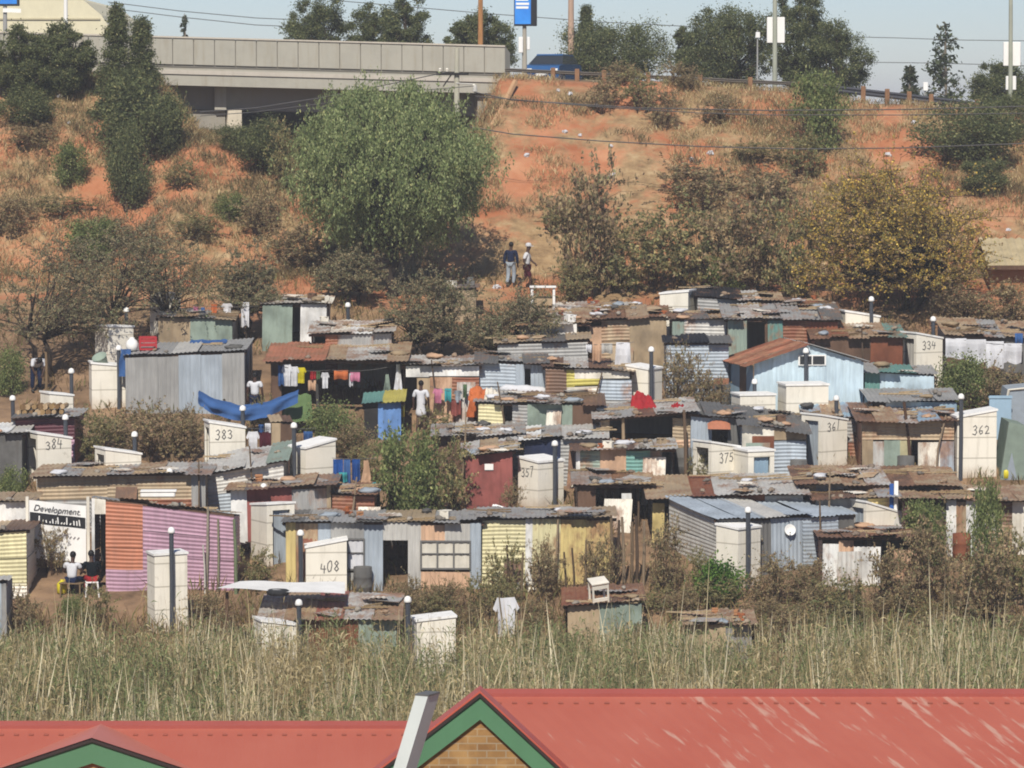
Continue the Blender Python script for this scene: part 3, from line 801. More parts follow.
    # roof of lapped sheets
    rc = [{'rust': 'tan', 'red': 'brown', 'brown': 'brown'}.get(q, q) if rng.random() < .72 else q for q in roof.split('|')+roof.split('|')]; n = sheets or max(2, int(round((W+2*ov)/.82)))
    for i in range(n):
        mb = MB(); a = -ov*.6+(W+ov*1.2)*i/n-(.05 if i else 0); b = -ov*.6+(W+ov*1.2)*(i+1)/n
        f = -ov+rng.uniform(-rj, rj); e = D+rng.uniform(0, .25); sk = rng.uniform(-.05, .05); tl = rng.uniform(-.03, .05); N = max(8, int((b-a)/.0375)); ph = rng.uniform(0, 6)
        sag = rng.uniform(-.03, .09)
        mb.grid(lambda p, q: (a+(b-a)*p+sk*q, f+(e-f)*q, zt(min(max(a+(b-a)*p, 0), W))+rise*(f+(e-f)*q)/D+.035+.016*(i % 2)+tl*p+.017*math.sin(2*math.pi*(b-a)*p/.15+ph)-sag*math.sin(3.14*q)+(sag*.6 if q == 0 else 0)), N, 4)
        put('roof_sheet', mb, tin(rng.choice(rc), min(.8, rust+.1)), root, True)
    mb = MB(); mb.box((W/2, .06, (zL+zR)/2-.05), (W+ov*.8, .07, .09), 0, 0, -math.atan2(zR-zL, W)); put('roof_beam', mb, woodm('brown'))
    tag(root, label, cat, 'shacks of the settlement' if cat == 'shack' else None)
    root.rotation_euler[1] = rng.uniform(-.018, .018)
    k = Shack(); k.root = root; k.W = W; k.D = D; k.rise = rise; k.zt = zt; k.nick = nick; k.Y = Y; k.t = t; k.gz = gz; k.X0 = X0; k.ct = ct; k.st = st; k.s = s; k.rng = rng; k.rc = rc
    def rp(u, v, dz=.07):
        x, y = u*W, v*D
        return Vector((X0+x*ct-y*st, Y+x*st+y*ct, gz+zt(x)+rise*v+dz))
    k.rp = rp; SHK[key] = k
    for j in junk:
        ty, cnt = j[0], j[1]
        for _ in range(cnt): roofjunk(k, ty, rng.uniform(.03, .97), rng.uniform(.0, .9) if ty != 'stone' else rng.choice((rng.uniform(-.02, .12), rng.uniform(.1, .95))))
    return k
# things lying on the roofs
JM = {}
def jproto(ty, rng, n=5):
    v = rng.randrange(n); k = (ty, v)
    if k in JM: return JM[k]
    r = random.Random(hash(ty) % 1000+v*31 if False else sum(map(ord, ty))+v*31); mb = MB()
    if ty == 'stone':
        q = r.uniform(.8, 1.2); mb.ell((0, 0, .045), (.12*q, .085, .05+.02*q), 7, 5, .3, r); mb.ell((.13, .05*q, .03), (.07, .06, .04), 6, 4, .3, r); m = paint(('a39a8c', '8c7c6c', 'a49480', '827a70', '9c846c')[v], .4, .9)
    elif ty == 'brick':
        for i in range(3): mb.bev((r.uniform(-.05, .05), r.uniform(-.05, .05), .037+.074*i), (.22, .105, .07), .008, r.uniform(0, 3)); 
        m = paint(r.choice(('a8623c', '9a5a40', 'b8845c')), .4, .9)
    elif ty == 'plank':
        L = r.uniform(.9, 1.8); mb.box((0, 0, .02), (L, .11, .035), 0, 0, r.uniform(-.02, .02)); mb.box((L*.2, .12, .06), (L*.5, .06, .04), .4); m = woodm(r.choice(('8a7356', 'a48c68', '6b5640', 'c0a884')))
    elif ty == 'tyre':
        pr = []
        for i in range(16):
            a = 2*math.pi*i/16
            for j in range(8):
                b = 2*math.pi*j/8; R_ = .25+.085*math.cos(b); pr.append((R_*math.cos(a), R_*math.sin(a), .09+.09*math.sin(b)))
        mb.add(pr, [(i*8+j, ((i+1) % 16)*8+j, ((i+1) % 16)*8+(j+1) % 8, i*8+(j+1) % 8) for i in range(16) for j in range(8)]); m = flat((.02, .02, .021), .8)
    elif ty == 'scrap':
        L, D_ = r.uniform(.6, 1.2), r.uniform(.4, .8); sheet(mb, 0, L, 0, lambda u: D_, lambda u, o, z: (u-L/2, z-D_/2, .05+o+r.uniform(0, .004)+.04*math.sin(u*2+v)), 'V', r)
        m = tin(r.choice(('tan', 'lgrey', 'grey', 'cream', 'lgrey', 'tan')), .5)
    elif ty == 'rag':
        mb.ell((0, 0, .05), (.28, .2, .09), 9, 6, .35, r); mb.ell((.16, .08, .05), (.2, .14, .06), 8, 5, .3, r); m = cloth((('whitecloth', 'tan', 'peach', 'bluegrey', 'dgrey')[v]))
    elif ty == 'box':
        mb.bev((0, 0, .12), (.36, .28, .24), .02, r.uniform(0, 1)); mb.bev((.02, 0, .25), (.39, .3, .03), .01, r.uniform(0, 1)); m = paint(r.choice(('cream', 'tan', 'brown', 'white')), .4)
    JM[k] = (mb.mesh(ty, m, ty in ('stone', 'rag', 'tyre')), v); return JM[k]
JLAB = dict(stone=('roof_stone', 'stone', 'rough stone on the roof of %s', 'stones weighing down the shack roofs'),
            brick=('brick_pile', 'bricks', 'brick stack on the roof of %s', 'bricks on the shack roofs'),
            plank=('wooden_plank', 'plank', 'weathered plank on the roof of %s', 'planks on the shack roofs'),
            tyre=('roof_weight', 'tyre', 'old black tyre on the roof of %s', 'tyres on the shack roofs'),
            scrap=('scrap_sheet', 'scrap', 'scrap tin on the roof of %s', 'scrap sheets on the shack roofs'),
            rag=('rag_bundle', 'rag', 'cloth bundle on the roof of %s', 'cloth bundles on the shack roofs'),
            box=('old_box', 'box', 'old lidded box on the roof of %s', 'boxes on the shack roofs'))
def roofjunk(k, ty, u, v, sc=None):
    me, _v = jproto(ty, k.rng); nm, cat, lab, grp = JLAB[ty]
    o = link(nm, me); o.location = k.rp(u, v, .045); o.rotation_euler = (math.atan2(k.rise, k.D)*.9, 0, k.rng.uniform(0, 6.28) if ty != 'plank' else k.rng.uniform(-.5, .5)+k.t)
    if ty in ('stone', 'brick', 'tyre', 'rag', 'box'): o.rotation_euler[0] *= .7
    q = sc or k.rng.uniform(.75, 1.15); o.scale = (q, q, q); tag(o, lab % k.nick, cat, grp); return o

ST = lambda a, b=0, c=0, d=0, e=0, f=0: tuple(x for x in (('stone', a), ('plank', b), ('scrap', c), ('rag', d), ('brick', e), ('box', f)) if x[1])
def shacks():
    s = shack
    # ---- back rows under the bank
    s('a1', 'the pale cluttered back shack', 'low grey shack with pale cluttered roof, left of the pepper tree', 262, 326, 305, 303, 352, 296, 2.6, 0, [(262, 292, 'P', 'ggreen'), (292, 300, 'O', '', 312), (300, 326, 'P', 'tan|white')], 'lgrey|tan|cream', 'Pgrey', .4, junk=ST(3, 1, 2, 1, 0, 1))
    s('a2', 'the grey and rust shack', 'grey and rust striped tin shack behind the open fronted washing shop', 312, 392, 334, 334, 386, 322, 2.6, 0, [(312, 326, 'O', 'dark'), (326, 338, 'H', 'rust'), (338, 372, 'V', 'grey|lgrey'), (372, 392, 'V', 'lgrey|grey')], 'cream|white|lgrey|dgrey', 'Vgrey', .45, junk=ST(4, 2, 2, 1, 0, 1))
    s('a3', 'the white board shack', 'shack with a white board beside a dark opening, right of the thorn tree', 520, 588, 324, 324, 374, 310, 2.6, 0, [(520, 556, 'P', 'grey|tan'), (556, 577, 'P', 'white'), (577, 588, 'O', '')], 'tan|lgrey|rust', 'Hgrey', .5, junk=ST(4, 2, 2, 2, 1, 1))
    s('a4', 'the tan rubble roofed shack', 'tan patched shack with brown rubble along its roof', 590, 667, 320, 319, 372, 308, 2.6, 0, [(590, 602, 'P', 'peach', 326), (602, 630, 'H', 'tan|cream'), (630, 667, 'P', 'peach|tan')], 'brown|rust|tan', 'Htan', .5, junk=ST(7, 3, 3, 2, 2, 0))
    s('a5', 'the black roofed shack', 'shack with a black roof and a grey-green tin front under the scrub', 697, 738, 296, 299, 344, 288, 2.4, 0, [(697, 738, 'H', 'ggreen|grey')], 'black|dark', 'Hgrey', .3, junk=ST(2, 1, 1, 0))
    s('a6', 'the weathered wooden shack', 'weathered shack with striped wooden front behind the dark opening shack', 742, 782, 301, 302, 350, 293, 2.4, 0, [(742, 751, 'P', 'brown'), (751, 770, 'V', 'tan|ggreen'), (770, 782, 'V', 'bluegrey')], 'lgrey|tan|dgrey', 'Htan', .4, junk=ST(4, 1, 1, 1, 0, 0))
    s('a7', 'the low dark brown shack', 'dark brown low shack just below the left of the yellow tree', 784, 838, 306, 310, 356, 300, 2.4, 0, [(784, 812, 'P', 'brown|dark'), (812, 838, 'P', 'dgrey')], 'rust|brown|dgrey', 'Hrust', .5, junk=ST(4, 2, 2, 1, 1))
    s('a8', 'the shack behind the white sheets', 'long low shack with a grey-green roof behind the white sheets', 946, 1040, 334, 338, 388, 320, 3.0, 0, [(946, 1000, 'P', 'brown|red'), (1000, 1040, 'P', 'dgrey|deepblue')], 'ggreen|grey|tan', 'Hgrey', .4, junk=ST(6, 2, 2, 1))
    s('a9', 'the low shack beside the walkers', 'low half buried shack with a dark flat roof beside the two walkers', 436, 476, 290, 290, 322, 286, 2.0, 0, [(436, 476, 'P', 'tan|grey')], 'dgrey|grey', 'Pgrey', .4, junk=ST(1, 0, 0, 0, 0, 1))
    s('a10', 'the red cluttered shack', 'low shack with red and orange clutter on its roof above the tan shack', 560, 640, 311, 311, 350, 303, 2.2, 0, [(560, 600, 'P', 'red|tan'), (600, 640, 'P', 'brown')], 'red|tan|lgrey|cream', 'Ptan', .5, junk=ST(3, 1, 2, 4, 2, 1))
    s('a11', 'the pale shack behind the washing', 'pale low shack behind the children washing on the left', 158, 232, 318, 318, 362, 310, 2.4, 0, [(158, 190, 'P', 'tan|white'), (190, 232, 'P', 'ggreen')], 'grey|tan', 'Pgrey', .4, junk=ST(2, 1, 1, 1))
    # ---- second row
    s('b1', 'the grey-green stepped shack', 'grey-green stepped tin shack with a rusty strip under it', 672, 726, 320, 319, 376, 312, 2.4, 0, [(672, 684, 'V', 'ggreen'), (684, 726, 'H', 'ggreen|lgrey', None, 336), (684, 726, 'H', 'rust|tan', 336)], 'rust|brown|dgrey', 'Hggreen', .4, junk=ST(3, 1, 1, 3))
    s('b2', 'the black doorway shack', 'shack with a black open doorway between grey-green and rust panels', 728, 838, 319, 321, 378, 306, 3.0, 0, [(728, 747, 'V', 'ggreen|lgrey'), (747, 765, 'O', ''), (765, 768, 'P', 'brown'), (768, 783, 'V', 'teal|cream'), (783, 812, 'H', 'rust|red'), (812, 838, 'V', 'rust|teal')], 'grey|tan|lgrey|dgrey', 'Vgrey', .4, .3, junk=ST(7, 3, 3, 2))
    s('b3', 'the blue-grey ribbed wall shack', 'shack with a wide blue-grey ribbed tin wall behind the bare bush', 666, 728, 343, 343, 404, 336, 2.0, 0, [(666, 728, 'H', 'bluegrey|grey|bluegrey')], 'dgrey|black', 'Hbluegrey', .2, junk=ST(1, 0, 0, 0))
    s('b4', 'the green tarpaulin roofed shack', 'shack with a rusty brown sheet front and torn green tarpaulin eave', 814, 902, 338, 336, 394, 324, 3.0, 0, [(814, 826, 'H', 'brown'), (826, 846, 'P', 'dark|brown'), (846, 870, 'P', 'brown'), (870, 902, 'P', 'rust')], 'rust|brown|tan|teal', 'Hrust', .5, .3, junk=ST(6, 2, 2, 1))
    s('b5', 'the shack behind the thorn tree', 'grey horizontally ribbed shack half behind the thorn tree in front of the walkers', 498, 588, 344, 341, 400, 336, 2.6, 0, [(498, 588, 'H', 'grey|bluegrey|grey')], 'dgrey|grey|tan', 'Hgrey', .3, junk=ST(3, 1, 1, 1))
    s('b6', 'the open fronted washing shop', 'open fronted dark shop with a grey and orange rusted roof and washing inside', 272, 402, 361, 363, 418, 345, 4.0, 0, [(272, 282, 'P', 'brown'), (282, 288, 'O', ''), (396, 402, 'P', 'dark')], 'lgrey|tan|lgrey|orange|orange', 'Hdark', .45, .45, junk=ST(4, 2, 1, 1))
    s('b7', 'the peach patchwork shack', 'peach and rust patchwork shack with white boards above, beside the washing shop', 404, 479, 366, 366, 424, 357, 2.6, 0, [(406, 429, 'P', 'white', None, 377), (429, 479, 'P', 'lgrey|white', None, 376), (404, 417, 'O', '', 380), (417, 430, 'P', 'tan', 378), (430, 452, 'V', 'peach|tan', 376), (452, 479, 'H', 'rust|tan', 376)], 'lgrey|grey|white', 'Htan', .45, junk=ST(4, 2, 2, 1, 0, 0))
    s('b8', 'the narrow doorway shack', 'grey ribbed shack with a narrow dark doorway and pale door frame', 479, 546, 362, 364, 420, 354, 2.6, 0, [(479, 516, 'H', 'grey|bluegrey'), (516, 525, 'V', 'lgrey|bluegrey'), (525, 531, 'O', '', 369, None, 'Vgrey'), (531, 546, 'V', 'grey|bluegrey')], 'grey|dgrey', 'Hgrey', .3, junk=ST(3, 1, 1, 0))
    s('b9', 'the tan and lime ribbed shack', 'tan ribbed shack with lime yellow sheets and a long pale board', 546, 632, 367, 373, 426, 360, 2.6, 0, [(546, 567, 'H', 'tan|brown'), (567, 575, 'H', 'lime'), (575, 630, 'P', 'cream', None, 379), (567, 600, 'H', 'lime|pyellow', 379, 386), (600, 632, 'H', 'bluegrey|grey', 379), (567, 600, 'H', 'tan|cream', 386)], 'tan|lgrey|brown', 'Htan', .35, junk=ST(4, 1, 1, 1, 0, 0))
    # ---- third row
    s('c1', 'the big grey tin shack', 'big plain grey corrugated shack with a red crate on its roof', 126, 245, 356, 352, 414, 343, 3.4, 0, [(126, 158, 'V', 'grey'), (158, 245, 'V', 'grey|grey|bluegrey')], 'lgrey|grey', 'Vgrey', .05, .12, .05, junk=ST(2, 1, 0, 1, 0, 0))
    s('c3', 'the teal doored lean-to', 'pale blue walled lean-to with a teal door, right of the blue gable', 865, 934, 372, 377, 424, 366, 2.2, 0, [(865, 880, 'V', 'teal'), (880, 934, 'P', 'lblue|white')], 'dgrey|teal|grey', 'Pblue', .2, junk=ST(2, 0, 1, 1))
    s('c4', 'the tan and green lean-to', 'tan ribbed lean-to with dark green sheets under a cluttered grey roof', 478, 600, 403, 404, 452, 391, 3.0, 0, [(478, 503, 'H', 'tan|pyellow'), (503, 512, 'O', ''), (512, 527, 'H', 'grey'), (527, 572, 'P', 'ggreen|teal|dgreen'), (572, 600, 'P', 'dgreen|brown')], 'lgrey|grey|brown|tan', 'Htan', .4, .3, junk=ST(5, 3, 3, 4, 0, 0))
    s('c5', 'the big dark open shelter', 'big dark open shelter with a sagging tin roof and a post', 600, 690, 419, 410, 470, 402, 3.6, 0, [(600, 609, 'H', 'tan'), (672, 690, 'H', 'tan|peach', 416)], 'lgrey|tan|grey|brown', 'Hgrey', .4, .5, junk=ST(6, 3, 2, 2, 0, 0))
    s('c6', 'the orange awning shack', 'tall grey ribbed shack with an orange awning over its dark door', 690, 740, 414, 418, 474, 404, 2.8, 0, [(690, 711, 'V', 'bluegrey|grey'), (711, 727, 'O', '', 429, None, 'Vgrey'), (727, 740, 'V', 'bluegrey|dgrey')], 'dgrey|black', 'Vgrey', .15, junk=ST(3, 0, 1, 1))
    s('c7', 'the dark sagging roof shack', 'shack under a dark sagging roof with cream and rust boards and a blue-grey ribbed wall', 742, 806, 424, 432, 482, 411, 3.0, 0, [(742, 752, 'P', 'cream'), (752, 774, 'P', 'rust|yellow|brown', 436), (752, 774, 'P', 'cream', None, 436), (774, 806, 'H', 'bluegrey|grey', 440), (774, 806, 'P', 'peach|tan', None, 440)], 'dgrey|black|dgrey', 'Hbluegrey', .25, .3, junk=ST(4, 1, 2, 3, 0, 1))
    s('c8', 'the shack beside toilet 362', 'patchwork shack with a rusty roof between toilets 361 and 362', 862, 954, 420, 421, 478, 404, 3.2, 0, [(862, 955, 'H', 'rust|tan|brown', None, 440), (862, 873, 'P', 'tan', 440), (873, 884, 'V', 'lgrey', 440), (884, 900, 'P', 'ggreen', 440), (900, 911, 'P', 'pyellow', 440), (911, 918, 'O', '', 440), (918, 940, 'V', 'cream|tan', 440), (940, 954, 'V', 'bluegrey|blue', 440)], 'rust|tan|brown|blue|lgrey', 'Hrust', .5, .4, junk=ST(5, 3, 3, 1))
    s('c8b', 'the lean-to behind toilet 361', 'lean-to with a red-brown and blue roof behind toilet 361', 806, 860, 416, 419, 456, 404, 1.6, 0, [(806, 860, 'H', 'grey|rust')], 'red|rust|blue|brown', 'Hgrey', .45, junk=ST(2, 1, 1, 1))
    s('c9', 'the pale blue banded shack', 'grey flat roofed shack with a pale blue band above the rusty patchwork shack', 872, 956, 401, 402, 454, 390, 3.0, 0, [(872, 885, 'P', 'dark'), (885, 956, 'P', 'blue|lblue')], 'lgrey|ggreen|grey', 'Pblue', .2, .3, junk=ST(2, 1, 0, 1))
    s('c12', 'the pinkish red shack', 'low pinkish red ribbed shack under a stack of firewood', 16, 75, 418, 417, 470, 410, 2.4, 0, [(16, 75, 'H', 'red|maroon|pink')], 'grey|dgrey', 'Hred', .2, junk=ST(2, 0, 0, 0))
    s('c13', 'the dark grey shack', 'dark grey smooth walled shack with a white roof at the left edge', -30, 22, 434, 434, 496, 424, 2.6, 0, [(-30, 22, 'P', 'dgrey')], 'white|lgrey', 'Pdgrey', .1, junk=ST(1, 0, 0, 1))
    s('c14', 'the dark red walled shack', 'dark red flat walled shack below a cluttered patchwork roof', 466, 513, 457, 452, 512, 442, 2.8, 0, [(466, 513, 'P', 'red')], 'lgrey|tan|grey', 'Pred', .3, .3, junk=ST(4, 2, 2, 2))
    s('c15', 'the wide grey roofed shack', 'low shack with a wide pale grey roof above the dark red wall', 436, 520, 437, 435, 478, 424, 3.0, 0, [(436, 476, 'P', 'tan|brown'), (476, 520, 'H', 'grey')], 'lgrey|grey|tan', 'Hgrey', .35, .35, junk=ST(5, 2, 2, 5, 0, 0))
    s('c16', 'the low shack behind toilet 357', 'low shack with layered grey roofs behind toilet 357', 524, 602, 440, 436, 486, 426, 2.8, 0, [(524, 560, 'P', 'dgrey|navy'), (560, 602, 'H', 'grey|tan')], 'lgrey|grey|white', 'Hgrey', .3, .35, junk=ST(4, 2, 2, 2))
    # ---- fourth row
    s('d1', 'the long rust-streaked shack', 'long low shack of rust-streaked ribbed tin with a bent grey roof', 38, 206, 476, 474, 534, 465, 3.0, 0, [(38, 108, 'H', 'tan|grey'), (108, 192, 'H', 'tan|rust|tan'), (192, 206, 'V', 'bluegrey|grey')], 'lgrey|grey|tan', 'Htan', .4, .35, junk=ST(5, 3, 3, 1))
    s('d1b', 'the extension below toilet 383', 'grey ribbed extension with a long sloping roof below toilet 383', 208, 284, 474, 460, 522, 450, 2.6, 0, [(208, 284, 'H', 'grey|bluegrey|lgrey')], 'lgrey|ggreen', 'Hgrey', .25, .3, junk=ST(3, 1, 1, 0))
    s('d2', 'the rusty red shack', 'rusty red and grey striped shack behind the toilet with the open doorway', 232, 332, 490, 487, 546, 478, 2.8, 0, [(232, 248, 'P', 'white|cream'), (248, 293, 'P', 'rust|brown|red'), (293, 328, 'V', 'grey|ggreen'), (328, 332, 'P', 'tan')], 'tan|rust|dgrey', 'Hrust', .55, .35, junk=ST(7, 2, 3, 1, 1))
    s('d2b', 'the orange plank lean-to', 'lean-to of orange and brown planks beside the patterned blue washing', 332, 374, 494, 494, 546, 484, 2.4, 0, [(332, 374, 'H', 'orange|brown|rust')], 'tan|brown|lgrey', 'Hrust', .5, .2, junk=ST(3, 2, 1, 2, 1))
    s('d3', 'the green and tan shack', 'low shack of green and tan panels with rubble on its roof', 576, 672, 450, 449, 502, 441, 2.6, 0, [(576, 580, 'P', 'white'), (580, 600, 'H', 'green|ggreen'), (600, 626, 'P', 'peach|tan'), (626, 650, 'H', 'dgreen|teal'), (650, 662, 'H', 'grey|dgrey'), (662, 672, 'O', '')], 'tan|lgrey|brown', 'Hgrey', .4, .3, junk=ST(9, 3, 2, 2, 2, 2))
    s('d4', 'the open stick shelter', 'open shelter of sticks with a littered grey roof right of toilet 357', 578, 650, 484, 487, 530, 471, 2.8, 0, [(578, 596, 'P', 'brown|tan'), (622, 632, 'P', 'brown|white', 494)], 'tan|brown|grey', 'Hbrown', .5, .35, junk=ST(6, 4, 3, 2))
    s('d5', 'the wide wavy tin roof', 'open shelter under a wide wavy pale tin roof', 652, 802, 497, 491, 540, 475, 3.4, 0, [(652, 664, 'P', 'yellow|tan', 503), (740, 764, 'P', 'peach|rust'), (764, 802, 'H', 'tan|grey')], 'lgrey|tan|lgrey|rust', 'Hdark', .35, .4, .18, junk=ST(6, 4, 2, 1))
    s('d6', 'the layered rusty roofed shack', 'low shack of overlapping rusty roof sheets below toilet 361', 804, 954, 484, 486, 530, 468, 3.2, 0, [(804, 816, 'H', 'tan'), (816, 880, 'P', 'brown|dark|grey'), (880, 892, 'P', 'tan'), (892, 954, 'H', 'brown|dark')], 'tan|brown|rust|lgrey', 'Hbrown', .5, .45, .25, junk=ST(8, 5, 5, 1))
    s('d7', 'the small tan lean-to', 'small tan ribbed lean-to behind the white slanted toilet', 816, 896, 500, 497, 548, 490, 2.0, 0, [(816, 868, 'P', 'grey|tan'), (868, 890, 'H', 'tan|yellow'), (890, 896, 'P', 'deepblue')], 'grey|brown|tan', 'Htan', .4, .3, junk=ST(4, 2, 2, 1))
    s('d8', 'the orange roofed white shack', 'white patched shack under a long orange rusted roof at the right', 904, 1040, 499, 503, 556, 487, 3.2, 0, [(904, 920, 'H', 'maroon|dark'), (920, 946, 'H', 'dark|brown'), (946, 956, 'P', 'white'), (956, 966, 'V', 'cream|tan'), (966, 980, 'P', 'white'), (980, 996, 'P', 'tan|cream'), (996, 1012, 'H', 'brown|tan'), (1012, 1040, 'P', 'cream|tan')], 'orange|rust|orange|tan', 'Hbrown', .5, .35, junk=ST(4, 2, 1, 1))
    # ---- front row
    s('e3', 'the white walled edge shack', 'white walled shack behind the cream ribbed one at the left edge', -40, 30, 503, 503, 570, 494, 2.6, 0, [(-40, 30, 'P', 'white|cream')], 'dark|tan', 'Pwhite', .3, junk=ST(2, 1, 0, 0))
    s('e4', 'the cream ribbed shack', 'cream horizontally ribbed shack with a rusty roof at the left edge', -50, 27, 534, 530, 599, 518, 3.0, 0, [(-50, 27, 'H', 'cream|pyellow|cream')], 'rust|orange|brown', 'Hcream', .15, .25, junk=ST(2, 1, 1, 0))
    s('e1', 'the orange and pink shack', 'ribbed shack painted orange on the left and pink on the right', 92, 234, 498, 514, 590, 506, 2.4, 0, [(92, 95, 'P', 'white'), (95, 106, 'O', '', 514, None, 'Pcream'), (106, 143, 'H', 'orange', None, 569, None, .12), (106, 143, 'H', 'pink', 569), (143, 234, 'H', 'pink', None, None, None, .05)], 'grey|dgrey|tan', 'Hpink', .3, .04, junk=ST(2, 1, 0, 0, 0, 0))
    s('e5', 'the big striped tin shack', 'big shack of blue-grey striped tin with a dark doorway and two windows', 286, 481, 522, 522, 592, 511, 3.6, 0, [(286, 296, 'V', 'yellow', None, None, None, .25), (296, 318, 'V', 'tan|cream', None, None, None, .5), (318, 331, 'V', 'bluegrey'), (331, 364, 'W', 'whitecloth', 538, 570, 'Vgrey'), (364, 383, 'V', 'bluegrey|blue'), (383, 408, 'O', '', 540, None, 'Vlgrey'), (408, 421, 'V', 'bluegrey|lgrey'), (421, 470, 'W', 'cream', 540, 569, 'Vlgrey|peach'), (470, 481, 'V', 'bluegrey')], 'rust|tan|dgrey|grey', 'Vgrey', .12, .25, junk=ST(9, 4, 4, 2, 2, 1))
    s('e6', 'the yellow tin shack', 'yellow rust-streaked tin shack right of the big striped one', 482, 612, 519, 517, 586, 508, 3.0, 0, [(482, 525, 'H', 'pyellow', None, None, None, .1), (525, 532, 'P', 'white'), (532, 560, 'V', 'yellow|pyellow|tan', None, None, None, .45), (560, 612, 'V', 'yellow|pyellow|yellow', None, None, None, .5)], 'tan|grey|rust', 'Hyellow', .3, .3, junk=ST(5, 3, 3, 1))
    s('e8', 'the blue-grey roofed shack', 'grey tin shack with a clean blue-grey roof and a satellite dish', 718, 854, 519, 517, 582, 500, 3.3, 24, [(718, 770, 'V', 'dgrey|grey'), (770, 802, 'V', 'grey|bluegrey'), (802, 838, 'H', 'bluegrey|grey'), (838, 854, 'P', 'dark|dgrey')], 'bluegrey|lgrey|bluegrey', 'Hlgrey', .06, .2, .04, junk=ST(1, 1, 0, 1))
    s('e9', 'the white and rust shack', 'low patchwork shack with white and rust torn sheets behind the bushes', 822, 916, 537, 536, 586, 528, 2.8, 0, [(822, 838, 'V', 'lgrey|white', 543), (838, 853, 'V', 'orange|peach', 540), (853, 880, 'P', 'ggreen|white', 546), (880, 893, 'O', ''), (893, 916, 'V', 'peach|yellow', 546)], 'rust|brown|tan', 'Hrust', .5, .3, junk=ST(4, 2, 2, 1))
    s('e10', 'the sunken flat roofed shack', 'flat roofed shack with a red front and white roof sheet sunk in the reeds', 262, 396, 620, 617, 668, 594, 3.4, 0, [(262, 304, 'P', 'dark|brown'), (304, 358, 'P', 'orange|rust'), (358, 396, 'P', 'ggreen|tan')], 'rust|tan|red|lgrey', 'Hrust', .5, .3, junk=ST(3, 2, 3, 0))
    s('e11', 'the brown roofed hovel', 'low hovel with a brown ridged roof in the reeds under a chair', 568, 642, 606, 604, 650, 588, 2.6, 0, [(568, 600, 'P', 'tan'), (600, 642, 'P', 'ggreen|tan')], 'brown|rust|tan', 'Pbrown', .5, .3, junk=ST(3, 3, 1, 1))
    s('e12', 'the rubble heaped lean-to', 'low lean-to heaped with rubble at the edge of the reeds', 690, 752, 625, 625, 664, 612, 2.2, 0, [(690, 726, 'P', 'lgrey|tan'), (726, 752, 'P', 'grey')], 'tan|lgrey', 'Pgrey', .5, .3, junk=ST(6, 3, 2, 1, 3))
def lean_clutter():
    rng = random.Random(91); seen = set()
    for key in ('a2','a4','b1','b4','b7','b9','c4','c7','c8','c16','d1','d1b','d2','d3','d4','d5','d6','d7','d8','e3','e5','e6','e8','e9','c5','b3','c15','d2b','a7','b5'):
        k = SHK[key]
        for i in range(rng.choice((2, 3))):
            u = rng.uniform(.05, .95); x = k.W*u; base = Vector((k.X0+x*k.ct+.30*k.st, k.Y+x*k.st-.30*k.ct, 0)); base.z = terr(base.x, base.y)
            ty = rng.choice(('board', 'board', 'pole', 'drum', 'heap'))
            if (key, ty) in seen: continue
            seen.add((key, ty)); mb = MB()
            if ty == 'board':
                W, H = rng.uniform(.5, .9), rng.uniform(.9, 1.6); sheet(mb, -W/2, W/2, -.1, lambda a: H, lambda a, o, z: (a+.05*z, .16*z+o, z), rng.choice('VP'), rng); o = mb.build('leaning_sheet', tin(rng.choice(('rust', 'lgrey', 'tan', 'cream', 'ggreen', 'brown')), .5), None, True); tag(o, 'loose sheet leaning on the front of %s' % k.nick, 'sheet', 'loose sheets leaning on shack walls')
            elif ty == 'pole':
                mb.tube([(0, -.1, -.2), (.1, .02, 1.1), (rng.uniform(-.3, .4), .16, rng.uniform(1.9, 2.5))], [.04, .035, .025], 6); o = mb.build('leaning_pole', woodm(rng.choice(('94816a', '6f5d4a', '5c4c3e')))); tag(o, 'crooked pole leaning on the front of %s' % k.nick, 'pole', 'poles leaning on shack walls')
            elif ty == 'drum':
                mb.lathe([(.02, -.1), (.27, -.1), (.28, .2), (.29, .22), (.28, .24), (.28, .5), (.29, .52), (.28, .54), (.28, .82), (.25, .82), (.24, .76), (.02, .76)], 14); o = mb.build('oil_drum', paint(rng.choice(('rust', 'deepblue', 'dgrey', 'brown')), .5), None, True); tag(o, 'worn drum standing in front of %s' % k.nick, 'drum', 'drums standing among the shacks')
            else:
                for _ in range(5): mb.ell((rng.uniform(-.4, .4), rng.uniform(-.15, .15), rng.uniform(0, .18)), (rng.uniform(.12, .3), .2, rng.uniform(.06, .16)), 7, 5, .35, rng)
                for _ in range(3): mb.box((rng.uniform(-.3, .3), rng.uniform(-.1, .1), .2), (rng.uniform(.5, .9), .08, .04), rng.uniform(-1, 1), 0, rng.uniform(-.4, .4))
                o = mb.build('rubbish_heap', paint(rng.choice(('tan', 'brown', 'lgrey', 'cream')), .5)); tag(o, 'heap of rubbish and boards in front of %s' % k.nick, 'heap', 'rubbish heaps among the shacks')
            o.location = base; o.rotation_euler[2] = k.t+rng.uniform(-.15, .15)
shacks()
lean_clutter()
